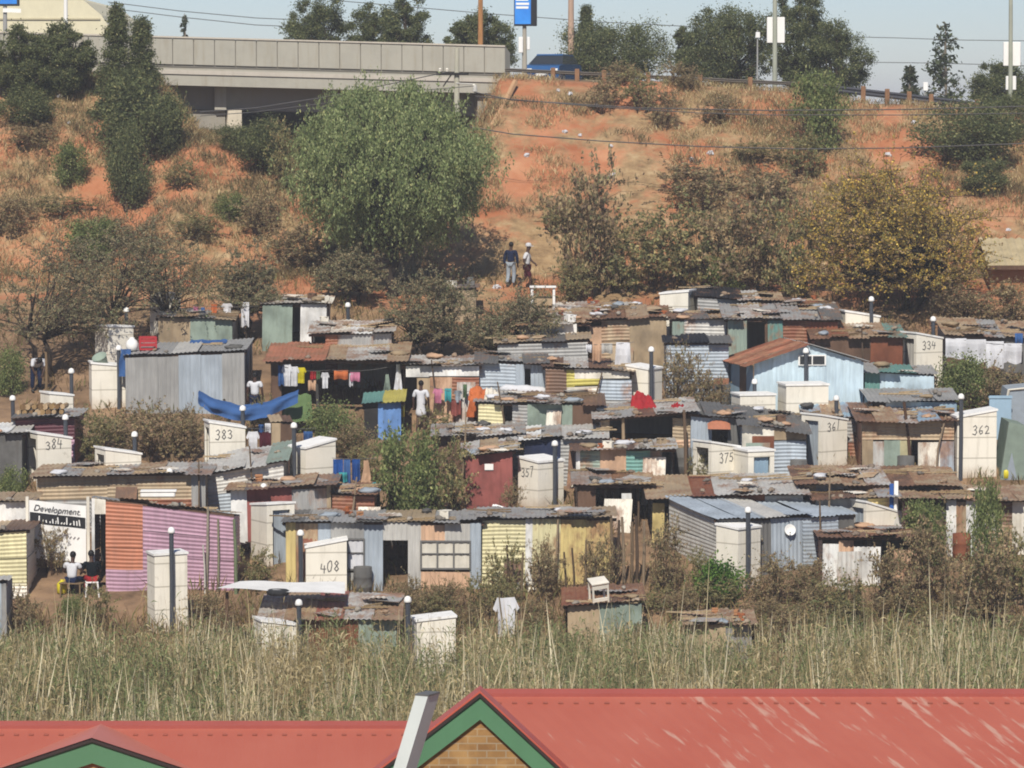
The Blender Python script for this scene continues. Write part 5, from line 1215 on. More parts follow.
# ---------------------------------------------------------------- tarpaulins and loose things
def misc():
    # blue tarpaulin slung between posts
    Y = ground(240, 440).y; P = [at(x, y, Y) for x, y in ((198, 394), (212, 402), (240, 409), (268, 405), (298, 393))]; o0 = P[0].copy()
    def curve(t):
        k = min(int(t*4), 3); return P[k].lerp(P[k+1], t*4-k)-o0
    mb = MB(); mb.grid(lambda a, b: tuple(curve(a)+Vector((.03*noise.noise((a*8, b*3, 2)), .55*max(0, .35-b)*2.8-.10*math.sin(a*23+b*4)*b-.12*noise.noise((a*5, b*4, 7)), .12*max(0, .35-b)*2-(.50+.16*math.sin(3.14*a)+.07*noise.noise((a*9, 0, 3)))*max(0, b-.35)+.03*noise.noise((a*14, b*6, 1))))), 30, 8)
    o = mb.build('tarpaulin', cloth('bluecloth'), None, True); o.location = o0; tag(o, 'bright blue tarpaulin sagging between posts above toilet 383', 'tarpaulin')
    Yg = Y+.3; a, b, c, d = at(276, 422, Yg), at(314, 422, Yg), at(311, 394, Yg+1.4), at(292, 394, Yg+1.4)
    mb = MB(); mb.grid(lambda p, q: tuple((a.lerp(b, p)).lerp(d.lerp(c, p), q)-a+Vector((0, 0, -.08*math.sin(3.14*q)+.03*math.sin(p*11)))), 14, 8); o = mb.build('tarpaulin', cloth('6f8658'), None, True); o.location = a; tag(o, 'pale green tarpaulin sloping beside the blue one', 'tarpaulin')
    # blue cloth over the edge of the toilet beside the tin shack
    Yb = ground(130, 410).y-.2; a = at(121, 349, Yb); mb = MB(); mb.grid(lambda p, q: (p*.35-.1*q+.02*math.sin(q*9), -.05-.05*math.sin(p*7+q*4), -.95*q), 6, 8); o = mb.build('cloth', cloth('bluecloth'), None, True); o.location = a; tag(o, 'blue cloth hanging over the left edge of the grey tin shack', 'cloth')
    k = SHK['c1']; p = k.rp(.48, .8, .05); mb = MB(); mb.grid(lambda q, r: (q*1.3, r*.7, .03+.05*noise.noise((q*5, r*5, 1))), 10, 6); o = mb.build('cloth', cloth('bluecloth'), None, True); o.location = p; o.rotation_euler[0] = .1; tag(o, 'blue cloth lying flat on the big grey tin shack', 'cloth')
    # red crate, with open ribbed sides
    p = k.rp(.16, .35, .06); mb = MB(); w, d, h = .56, .42, .46
    for z in (.03, .17, .31, h-.03):
        for y in (-d/2, d/2): mb.box((0, y, z), (w, .03, .07 if z not in (.17, .31) else .09))
        for x in (-w/2, w/2): mb.box((x, 0, z), (.03, d-.032, .07 if z not in (.17, .31) else .09))
    for x in (-w/2, w/2):
        for y in (-d/2, d/2): mb.box((x, y, h/2), (.05, .05, h))
    mb.box((0, 0, .015), (w-.06, d-.06, .02)); o = mb.build('crate', flat('redcloth', .4)); o.location = p; o.rotation_euler[2] = .15; tag(o, 'red plastic crate on the roof of the big grey tin shack', 'crate')
    p = k.rp(.03, .3, .06); mb = MB(); mb.lathe([(.02, .0), (.12, .01), (.19, .06), (.22, .16), (.215, .26), (.17, .36), (.09, .42), (.09, .46), (.03, .47)], 16); o = mb.build('water_drum', paint('white', .1), None, True); o.location = p; tag(o, 'round white water drum beside the red crate', 'drum')
    # grey tub on the toilet
    Yt = ground(92, 410).y+.5; p = at(103, 365, Yt); mb = MB(); mb.lathe([(.16, 0), (.19, .01), (.25, .34), (.27, .35), (.27, .38), (.24, .38), (.17, .03), (.02, .03)], 14); o = mb.build('tub', paint('ggreen', .2), None, True); o.location = p; o.rotation_euler = (.5, -.35, 0); tag(o, 'pale grey-green tub tipped on top of a white toilet', 'tub')
    # stack of firewood
    g = SHK['c12']
    r = random.Random(4)
    for i in range(16):
        mb = MB(); R_ = r.uniform(.07, .11); mb.tube([(0, -.35, 0), (.02, 0, 0), (0, .35, 0)], [R_, R_*1.05, R_*.95], 8); o = mb.build('firewood_log', woodm(('c0a480', 'a8895f', '8a6c4a')[i % 3])); col, row = i % 8, i//8
        o.location = g.rp(.02+col*.10+.05*row, .42, .10+row*.18); o.rotation_euler[2] = r.uniform(-.1, .1); tag(o, 'split firewood log stacked on the pinkish red shack', 'log', 'firewood logs on the pinkish red shack')
    k = SHK['e1']; p = at(158, 497, k.Y+1.2); mb = MB(); mb.bev((0, 0, .09), (1.05, .4, .16), .03, .05); mb.bev((.02, 0, .19), (1.1, .46, .05), .015, .05); o = mb.build('white_chest', paint('white', .15)); o.location = p; tag(o, 'flat white chest lying on the roof behind the orange and pink wall', 'chest')
    # chair lying on the hovel roof
    g = SHK['e11']; root = empty('chair', g.rp(.42, .05, .1), .2); root.rotation_euler = (.25, -.12, .25)
    for x in (-.22, .22):
        for y in (-.2, .2): mb = MB(); mb.box((x, y, .3), (.05, .05, .6)); mb.build('leg', paint('cream', .2), root)
    mb = MB(); mb.bev((0, 0, .62), (.52, .5, .05), .01); mb.build('seat', paint('cream', .2), root)
    for z in (.12, .5): mb = MB(); mb.box((0, -.21, z), (.4, .04, .1)); mb.build('stretcher', paint('cream', .2), root)
    tag(root, 'cream wooden chair frame lying on the brown roofed hovel', 'chair')
    # old television frame / solar panel: white rimmed slanted panel above the striped shack
    Yp = ground(500, 552).y+1.5; p = at(500, 512, Yp); mb = MB(); root = empty('framed_panel', p); root.rotation_euler = (.9, .28, -.25)
    for x in (-.27, .27): mb.box((x, 0, 0), (.07, .36, .05))
    for y in (-.17, .17): mb.box((0, y, 0.001), (.47, .07, .05))
    mb.build('frame', paint('white', .1), root); mb = MB(); mb.box((0, 0, -.01), (.48, .28, .02)); mb.build('pane', flat((.08, .09, .11), .3), root); tag(root, 'white framed dark panel lying tilted above the striped tin shack', 'panel')
    # yellow jugs, buckets
    def jug(label, px, by, col, Y=None, sc=1):
        g = ground(px, by) if Y is None else at(px, by, Y); mb = MB(); mb.lathe([(.10, 0), (.15, .015), (.155, .2), (.15, .3), (.08, .36), (.045, .38), (.045, .42), (.01, .425)], 12); root = empty('water_jug', g)
        root.scale = (sc,)*3; mb.build('body', flat(col, .4), root, True); hb = MB(); hb.tube([(.05, 0, .39), (.12, 0, .42), (.15, 0, .33)], .015, 5); hb.build('handle', flat(col, .4), root); tag(root, label, 'water jug', 'yellow water containers'); return root
    jug('yellow water jug on the ground beside the seated people', 62, 594, 'yellowcloth', None, 1.0)
    jug('yellow water jug beside the blue panel under the green roof', 400, 417, 'yellowcloth', ground(400, 436).y, 1.1)
    jug('yellow water jug right of toilet 362', 1006, 479, 'yellowcloth', None, .9)
    g = ground(378, 520); mb = MB(); mb.lathe([(.13, 0), (.14, .01), (.19, .3), (.21, .31), (.2, .33), (.17, .31), (.12, .03), (.01, .03)], 14); o = mb.build('basin', flat('cyan', .4), None, True); o.location = at(378, 490, g.y); o.scale = (1.1, 1.1, .7); tag(o, 'turquoise basin under the pale dress on the line', 'basin')
    post('post holding the turquoise basin', 378, 520, 490, None, .06, '6f5d4a')
    # low green roof with a blue panel
    shack('m1', 'the little green roofed stall', 'little stall with a green roof and a blue front panel below the washing shop', 364, 403, 404, 402, 440, 393, 1.8, 0, [(364, 378, 'P', 'dark'), (378, 401, 'P', '6f97cf')], 'green|lime|teal', 'Pgreen', .05, .15, cat='stall')
    shack('m2', 'the brown box shack beside toilet 383', 'narrow brown box shaped shack between toilet 383 and the clean cream toilet', 271, 293, 423, 423, 474, 417, 1.3, 8, [(271, 280, 'P', 'tan'), (280, 293, 'P', 'brown')], 'tan|brown', 'Pbrown', .2, .05)
    shack('m3', 'the half buried grey store in the reeds at the left', 'blue-grey tin box at the left edge of the reeds', -26, 7, 583, 583, 650, 578, 1.3, 0, [(-26, 2, 'P', 'bluegrey'), (2, 7, 'P', 'grey')], 'lgrey', 'Pgrey', .1, .05)
    # white roof sheet in front
    k = SHK['e10']; a, b, c, d = at(217, 594, k.Y+1.0), at(345, 600, k.Y+.6), at(345, 588, k.Y+2.6), at(240, 587, k.Y+2.8)
    mb = MB(); mb.grid(lambda p, q: tuple((a.lerp(b, p)).lerp(d.lerp(c, p), q)-a+Vector((0, 0, .05+.02*math.sin(p*9)))), 20, 6); mb2 = MB()
    o = mb.build('roof_board', paint('white', .15)); o.location = a+Vector((0, 0, .12)); tag(o, 'big white board laid over the sunken flat roof', 'board')
    mb = MB(); mb.tube([(0, 0, -.6), (0, 0, 1.45)], .05, 6); o = mb.build('wooden_post', woodm('brown')); o.location = Vector((a.x+.25, a.y+.4, a.z-1.45)); tag(o, 'dark post under the left end of the big white board', 'post', 'poles and sticks standing among the shacks')
    roofjunk(k, 'tyre', .08, .30, 1.0).location = at(278, 599, k.Y+1.0)+Vector((0, 0, .10))
    # red cloths
    def heap(label, px, py, w, h, col, Y, nm='cloth'):
        s = F/Y; mb = MB(); r = random.Random(px); 
        mb.grid(lambda a, b: ((a-.5)*w/s*(1-.5*b*(a-.2 if a > .5 else .3)), .35*b+.05*math.sin(a*13), h/s*(b*(1-.55*abs(a-.3))*1.0)+.16*noise.noise((a*6, b*6, px))+.07*noise.noise((a*17, b*15, px))), 18, 10); o = mb.build(nm, cloth(col), None, True); o.location = at(px, py, Y); tag(o, label, 'cloth', 'cloths spread over the roofs'); return o
    k5 = SHK['c5']
    heap('bright red cloth heaped on the roof of the dark open shelter', 644, 411, 28, 19, 'redcloth', k5.Y+1.6); heap('small red cloth beside the bright red heap', 679, 410, 17, 6, 'redcloth', k5.Y+1.2)
    k4 = SHK['c4']
    heap('blue cloth bunched on the roof right of the white sheets', 604, 403, 20, 9, 'bluecloth', k4.Y+2.5); heap('small blue cloth on the tin roof edge', 596, 413, 9, 6, 'bluecloth', k4.Y+.3)
    heap('orange and white blanket over the tan lean-to roof', 481, 400, 26, 13, 'orangecloth', k4.Y+1.2); heap('cream blanket beside the orange one', 493, 400, 18, 11, 'cream', k4.Y+.8)
    for (x0, x1, y, h, lb) in ((500, 548, 392, 11, 'long white plastic sheet bundled on the grey roof'), (546, 582, 395, 8, 'second white plastic bundle right of the longer one')):
        Y = k4.Y+3.0; a, b = at(x0, y-3, Y), at(x1, y, Y); mb = MB(); n = 9; r = random.Random(x0); mb.tube([a.lerp(b, i/n)-a+Vector((0, 0, .03*r.uniform(-1, 1))) for i in range(n+1)], [.05]+[h/2/(F/Y)*r.uniform(.8, 1.15) for i in range(n-1)]+[.05], 8); o = mb.build('plastic_sheet', cloth('whitecloth'), None, True); o.location = a; tag(o, lb, 'plastic sheet')
    for i, (x0, x1, y) in enumerate(((432, 476, 428), (560, 582, 462))):
        pass
    # orange awning
    k6 = SHK['c6']; p = at(718, 428, k6.Y-.1); mb = MB(); mb.grid(lambda a, b: ((a-.5)*.75, -.35*b, .28*(1-b)-.12*(2*a-1)**2*(1-b)), 12, 4); o = mb.build('awning', tin('orange', .2), k6.root, True); o.matrix_parent_inverse = k6.root.matrix_world.inverted() if False else o.matrix_parent_inverse
    o.location = p-Vector((k6.X0, k6.Y, k6.gz))
    # red panels, small white sign on the dark red wall
    k14 = SHK['c14']; p = at(489, 467, k14.Y-.05); mb = MB(); mb.bev((0, 0, 0), (.28, .02, .2), .005); o = mb.build('notice', paint('white', .1)); o.location = p; tag(o, 'small white notice fixed to the dark red wall', 'notice')
    # satellite dish
    k8 = SHK['e8']; q = at(789, 529, k8.Y+1.2); root = empty('satellite_dish', q-Vector((0, .3, 0))); root.scale = (.62, .62, .62); mb = MB(); pr = [(.001, 0), (.1, .01), (.2, .045), (.28, .09), (.285, .09), (.2, .03), (.1, -.01), (.001, -.015)]; mb.lathe(pr, 18); o = mb.build('dish', paint('white', .08), root, True); o.rotation_euler = (R(75), 0, R(12))
    mb = MB(); mb.tube([(0, .0, -.25), (0, -.3, -.1)], .012, 5); mb.tube([(0, 0, 0), (0, .35, -.1)], .02, 5); mb.build('arm', flat('grey'), root); mb = MB(); mb.bev((0, -.31, -.08), (.06, .1, .06), .01); mb.build('receiver', flat('dgrey'), root); tag(root, 'white satellite dish on the wall of the blue-grey roofed shack', 'satellite dish')
    # blue and white upright board
    Yq = SHK['d7'].Y-.1; p = at(893, 526, Yq); root = empty('painted_board', p); h = at(893, 481, Yq).z-p.z; mb = MB(); mb.bev((.09, 0, h/2), (.13, .05, h), .01); mb.build('white_half', paint('white', .1), root); mb = MB(); mb.bev((-.05, .01, h*.47), (.13, .05, h*.94), .01); mb.build('blue_half', paint('deepblue', .1), root); tag(root, 'upright board painted blue and white above the white slanted toilet', 'board')
    # pale canvas tent
    g = ground(1010, 480); s = F/g.y; root = empty('tent', g); mb = MB(); H = 1.9
    mb.add([(-.35, 0, -.2), (.9, 0, -.2), (.9, 2, -.2), (-.35, 2, -.2), (-.05, .0, H), (.5, .0, H*.93), (-.05, 2, H), (.5, 2, H*.93)], [(0, 1, 5, 4), (1, 2, 7, 5), (2, 3, 6, 7), (3, 0, 4, 6), (4, 5, 7, 6)]); mb.build('canvas', cloth('ggreen'), root); mb = MB(); mb.prism([(-.2, 0), (.25, 0), (.05, 1.0)], (0, -.02, -.1), (1, 0, 0), (0, 0, 1), (0, .01, 0)); mb.build('door_flap', cloth('bluegrey'), root); tag(root, 'pale grey canvas tent right of toilet 362', 'tent')
    g = ground(1012, 436); root = empty('tent', g); mb = MB()
    mb.add([(-.45, 0, -.2), (1.2, 0, -.2), (1.2, 1.8, -.2), (-.45, 1.8, -.2), (-.12, .0, 1.55), (.9, .0, 1.65), (-.12, 1.8, 1.6), (.9, 1.8, 1.7)], [(0, 1, 5, 4), (1, 2, 7, 5), (2, 3, 6, 7), (3, 0, 4, 6), (4, 5, 7, 6)]); mb.build('canvas', cloth('bluegrey'), root); mb = MB(); mb.tube([(-.46, -.03, -.1), (-.13, -.03, 1.57), (.9, -.03, 1.67)], .05, 5); mb.build('pale_edge', cloth('cream'), root); tag(root, 'grey tent with a cream edge under the white sheets at the right edge', 'tent')
    g = ground(1000, 440); mb = MB(); mb.box((0, 0, .75), (.75, .05, 1.5)); mb.box((0, -.03, 1.45), (.8, .05, .08)); o = mb.build('blue_board', paint('blue', .15)); o.location = g; tag(o, 'pale blue board standing left of the cream edged tent', 'board')
    # white framed counter beside the walkers
    Yc = ground(542, 312).y; a = at(531, 306, Yc); s = F/Yc; root = empty('counter_frame', a); w = 24/s; h = 19/s
    mb = MB(); mb.bev((w/2, .2, h), (w+.1, .55, .07), .01); mb.build('top', paint('white', .2), root)
    for x in (.04, w-.04): mb = MB(); mb.box((x, .2, h/2-.05), (.09, .4, h+.1)); mb.build('side_panel', paint('white', .2), root)
    mb = MB(); mb.box((w/2, .39, h*.25), (w-.18, .03, h*.5)); mb.build('back_panel', paint('tan', .3), root); tag(root, 'white framed counter standing just below the two walkers', 'counter')
    g = SHK['a9'].rp(.86, .6, .05); mb = MB(); mb.bev((0, 0, .12), (.3, .25, .2), .02); mb.lathe([(.1, .2), (.13, .24), (.12, .34), (.04, .36)], 10); o = mb.build('cooking_pot', flat('dgrey')); o.location = g; tag(o, 'dark pot standing on the low roof beside the walkers', 'pot')
    # litter on the bank
    r = random.Random(8)
    for px, py in ((558, 92), (570, 96), (597, 108), (565, 133), (580, 137), (611, 148), (527, 158), (692, 162), (711, 156), (613, 178), (914, 124), (888, 157), (568, 268), (497, 289), (448, 284), (1008, 232), (60, 98), (69, 124), (784, 92)):
        g = ground(px, py); mb = MB(); mb.ell((0, 0, .06), (.12, .1, .08), 8, 6, .4, r); mb.ell((.09, .02, .04), (.07, .06, .05), 7, 5, .4, r); o = mb.build('plastic_bag', cloth('whitecloth')); o.location = g; q = r.uniform(.7, 1.3); o.scale = (q, q, q); o.rotation_euler[2] = r.uniform(0, 6); tag(o, 'crumpled white plastic bag lying on the bank', 'litter', 'litter on the bank')
misc()

# ---------------------------------------------------------------- people
def skin_mesh(name, J, E, mat, root=0, sub=2, mats=None):
    keys = list(J); me = bpy.data.meshes.new(name); me.from_pydata([J[k][0] for k in keys], [(keys.index(a), keys.index(b)) for a, b in E], [])
    o = bpy.data.objects.new(name, me); COL.objects.link(o); m = o.modifiers.new('skin', 'SKIN'); m.use_smooth_shade = True
    for i, k in enumerate(keys):
        r = J[k][1]; me.skin_vertices[0].data[i].radius = r if hasattr(r, '__len__') else (r, r); me.skin_vertices[0].data[i].use_root = (i == root)
    s = o.modifiers.new('sub', 'SUBSURF'); s.levels = sub; s.render_levels = sub
    dg = bpy.context.evaluated_depsgraph_get(); dg.update(); m2 = bpy.data.meshes.new_from_object(o.evaluated_get(dg)); bpy.data.objects.remove(o); m2.name = name
    m2.materials.clear(); m2.materials.append(mat); m2.shade_smooth(); return m2
POSE = dict(
    walk=dict(pel=(0, 0, .93), che=(.02, 0, 1.28), nec=(.03, 0, 1.50), hed=(.05, 0, 1.64), lsh=(0, -.19, 1.42), rsh=(0, .19, 1.42), lel=(-.10, -.25, 1.15), rel=(.10, .25, 1.16), lwr=(.02, -.24, .92), rwr=(.26, .2, 1.02),
              lhi=(0, -.10, .90), rhi=(0, .10, .90), lkn=(.14, -.1, .50), rkn=(-.06, .1, .50), lan=(.14, -.1, .09), ran=(-.36, .1, .22), lto=(.32, -.1, .03), rto=(-.24, .1, .08)),
    back=dict(pel=(0, 0, .93), che=(0, 0, 1.28), nec=(0, .0, 1.50), hed=(0, -.03, 1.63), lsh=(-.2, 0, 1.42), rsh=(.2, 0, 1.42), lel=(-.27, .03, 1.13), rel=(.27, 0, 1.13), lwr=(-.26, -.08, .88), rwr=(.27, -.03, .87),
              lhi=(-.1, 0, .90), rhi=(.1, 0, .90), lkn=(-.11, -.06, .50), rkn=(.1, .02, .49), lan=(-.11, .02, .09), ran=(.1, .2, .12), lto=(-.12, -.14, .03), rto=(.1, .06, .03)),
    sit=dict(pel=(0, 0, .50), che=(0, .05, .84), nec=(0, .09, 1.06), hed=(0, .13, 1.2), lsh=(-.2, .05, .98), rsh=(.2, .05, .98), lel=(-.29, .12, .72), rel=(.29, .12, .72), lwr=(-.17, .36, .66), rwr=(.17, .36, .66),
             lhi=(-.1, .02, .49), rhi=(.1, .02, .49), lkn=(-.16, .44, .50), rkn=(.16, .44, .50), lan=(-.15, .46, .09), ran=(.15, .46, .09), lto=(-.17, .66, .03), rto=(.17, .66, .03)),
    bend=dict(pel=(0, 0, .88), che=(.02, -.26, 1.10), nec=(.02, -.42, 1.16), hed=(.02, -.53, 1.15), lsh=(-.18, -.34, 1.13), rsh=(.2, -.34, 1.13), lel=(-.22, -.42, .86), rel=(.22, -.42, .86), lwr=(-.12, -.50, .64), rwr=(.12, -.50, .64),
              lhi=(-.1, 0, .86), rhi=(.1, 0, .86), lkn=(-.13, -.08, .48), rkn=(.13, -.08, .48), lan=(-.13, .02, .09), ran=(.13, .02, .09), lto=(-.14, -.16, .03), rto=(.14, -.16, .03)))
def person(label, g, rz, pose, shirt, trous, hair, skin='4a3226', long_tr=True, hat=None, dress=False, sc=1.0, sleeves=.55):
    root = empty('person', g, rz); root.scale = (sc,)*3; P = {k: Vector(v) for k, v in POSE[pose].items()}
    rad = dict(pel=(.13, .105), che=(.135, .10), nec=.055, hed=(.085, .095), lsh=.055, rsh=.055, lel=.043, rel=.043, lwr=.030, rwr=.030, lhi=.085, rhi=.085, lkn=.06, rkn=.06, lan=.042, ran=.042, lto=.035, rto=.035)
    J = {k: (P[k], rad[k]) for k in P}
    up = (P['hed']-P['nec']).normalized(); fw = ((P['lto']-P['lan'])+(P['rto']-P['ran'])); fw.z = 0; fw.normalize()
    if pose == 'bend': fw = Vector((0, -.6, -.8)).normalized()
    J['top'] = (P['hed']+up*.11, (.075, .085)); J['nose'] = (P['hed']+fw*.105-up*.015, (.014, .02)); J['chin'] = (P['hed']-up*.075+fw*.055, (.035, .03))
    E = [('pel', 'che'), ('che', 'nec'), ('nec', 'hed'), ('hed', 'top'), ('hed', 'nose'), ('hed', 'chin'), ('che', 'lsh'), ('che', 'rsh'), ('pel', 'lhi'), ('pel', 'rhi')]
    for s_ in 'lr':
        E += [(s_+'sh', s_+'el'), (s_+'el', s_+'wr'), (s_+'hi', s_+'kn'), (s_+'kn', s_+'an'), (s_+'an', s_+'to')]
        d = (P[s_+'wr']-P[s_+'el']).normalized(); sd = d.cross(Vector((0, 1, 0)) if abs(d.y) < .8 else Vector((1, 0, 0))).normalized()
        J[s_+'pa'] = (P[s_+'wr']+d*.06, (.035, .02)); E.append((s_+'wr', s_+'pa'))
        for i, (o_, ln) in enumerate(((-.033, .075), (-.011, .09), (.011, .085), (.033, .065))):
            J[f'{s_}f{i}'] = (P[s_+'wr']+d*(.07+ln*.55)+sd*o_, .0095); J[f'{s_}g{i}'] = (P[s_+'wr']+d*(.06+ln)+sd*o_*1.1+d.cross(sd)*.02, .008); E += [(s_+'pa', f'{s_}f{i}'), (f'{s_}f{i}', f'{s_}g{i}')]
        J[s_+'th'] = (P[s_+'wr']+d*.055+sd*.055, .010); E.append((s_+'wr', s_+'th'))
    link('body', skin_mesh('body', J, E, flat(lin(skin)), 0, 2), root)
    # shirt with sleeves
    m = sleeves; SJ = {'a': (P['pel']+Vector((0, 0, .02)), (.165, .135)), 'm': ((P['pel']+P['che'])/2, (.155, .125)), 'b': (P['che'], (.165, .125)), 'n': (P['che'].lerp(P['nec'], .75), (.075, .075))}
    SE = [('a', 'm'), ('m', 'b'), ('b', 'n')]
    for s_ in 'lr':
        e = P[s_+'sh'].lerp(P[s_+'el'], m*1.6) if m < .6 else P[s_+'el']; SJ[s_] = (P[s_+'sh'], .082); SJ[s_+'2'] = (e, .068); SE += [('b', s_), (s_, s_+'2')]
        if m >= .6: SJ[s_+'3'] = (P[s_+'el'].lerp(P[s_+'wr'], .85), .05); SE.append((s_+'2', s_+'3'))
    if dress: SJ['d'] = (P['pel']-Vector((0, 0, .45)), (.24, .22)); SE.append(('a', 'd'))
    link('shirt' if not dress else 'dress', skin_mesh('shirt', SJ, SE, cloth(shirt)), root)
    if not dress:
        TJ = {'p': (P['pel']+Vector((0, 0, .04)), (.15, .125))}; TE = []
        for s_ in 'lr':
            TJ[s_] = (P[s_+'hi'], .108); TJ[s_+'k'] = (P[s_+'kn'], .088); TE += [('p', s_), (s_, s_+'k')]
            if long_tr: TJ[s_+'a'] = (P[s_+'kn'].lerp(P[s_+'an'], .9), .068); TE.append((s_+'k', s_+'a'))
        link('trousers', skin_mesh('trousers', TJ, TE, cloth(trous)), root)
    sb = MB()
    for s_ in 'lr':
        d = P[s_+'to']-P[s_+'an']; c = P[s_+'an'].lerp(P[s_+'to'], .5); sb.ell((c.x, c.y, max(.045, c.z-.01)), (.05+.09*abs(d.x)/max(d.length, .1), .05+.09*abs(d.y)/max(d.length, .1), .05), 10, 6)
    sb.build('shoes', flat((.05, .045, .04)), root, True)
    hb = MB(); c = P['hed']+up*.05-fw*.018
    if hat: 
        hb.lathe([(.11, .0), (.118, .03), (.112, .09), (.08, .135), (.01, .15)], 14, tuple(P['hed']+up*.03)); hb.box(tuple(P['hed']+up*.045+fw*.13), (.15, .15, .015)); hb.build('cap', cloth(hat), root, True)
    else: hb.ell(tuple(c), (.098, .105, .108), 12, 8); hb.build('hair', flat(lin(hair)), root, True)
    tag(root, label, 'person'); return root
def people():
    person('person in a dark blue jacket and grey trousers walking below the bank', ground(511, 287), R(160), 'back', 'navy', 'bluegrey', '15110f', sleeves=.7, sc=.98)
    person('person in a white shirt and white cap striding right below the bank', ground(527, 291), R(-8), 'walk', 'whitecloth', 'maroon', '15110f', long_tr=False, hat='whitecloth', sc=1.02)
    g = ground(72, 597); person('person in a white shirt seen from behind, seated beside the yellow jug', g, R(-12), 'sit', 'whitecloth', 'navy', '100c0a', sleeves=.35)
    g2 = ground(92, 596); person('person in a dark top and red trousers seated on a white stool', g2, R(14), 'sit', '1d2226', 'redcloth', '100c0a')
    for nm, gg, lab, c, rz in (('stool', g2, 'white plastic stool under the person in red trousers', 'white', .2), ('low_bench', g, 'low wooden bench under the person in white', 'wood', -.2)):
        root = empty(nm, gg+Vector((0, -.02, 0)), rz); m = paint(c, .1) if c == 'white' else woodm(c); mb = MB(); mb.bev((0, 0, .40), (.38 if nm == 'stool' else .7, .36, .04), .01); mb.build('seat', m, root)
        for x in (-1, 1):
            for y in (-1, 1): mb = MB(); mb.tube([(x*(.16 if nm == 'stool' else .3), y*.15, .38), (x*(.2 if nm == 'stool' else .31), y*.18, -.05)], .025, 6); mb.build('leg', m, root)
        tag(root, lab, 'stool' if nm == 'stool' else 'bench')
    person('person in a white top bending under the thorn tree at the far left', ground(36, 392), R(20), 'bend', 'whitecloth', 'navy', '100c0a')
    person('person in a white T-shirt standing behind the blue tarpaulin', Vector((at(255, 400, ground(255, 424).y).x, ground(255, 424).y, terr(at(255, 400, ground(255, 424).y).x, ground(255, 424).y))), R(180-15), 'back', 'whitecloth', 'navy', '100c0a', sleeves=.4, sc=1.0)
    g = ground(421, 432); person('person in a long white dress in the doorway of the peach patchwork shack', g, R(170), 'back', 'whitecloth', 'navy', '100c0a', dress=True, sc=.98)
people()

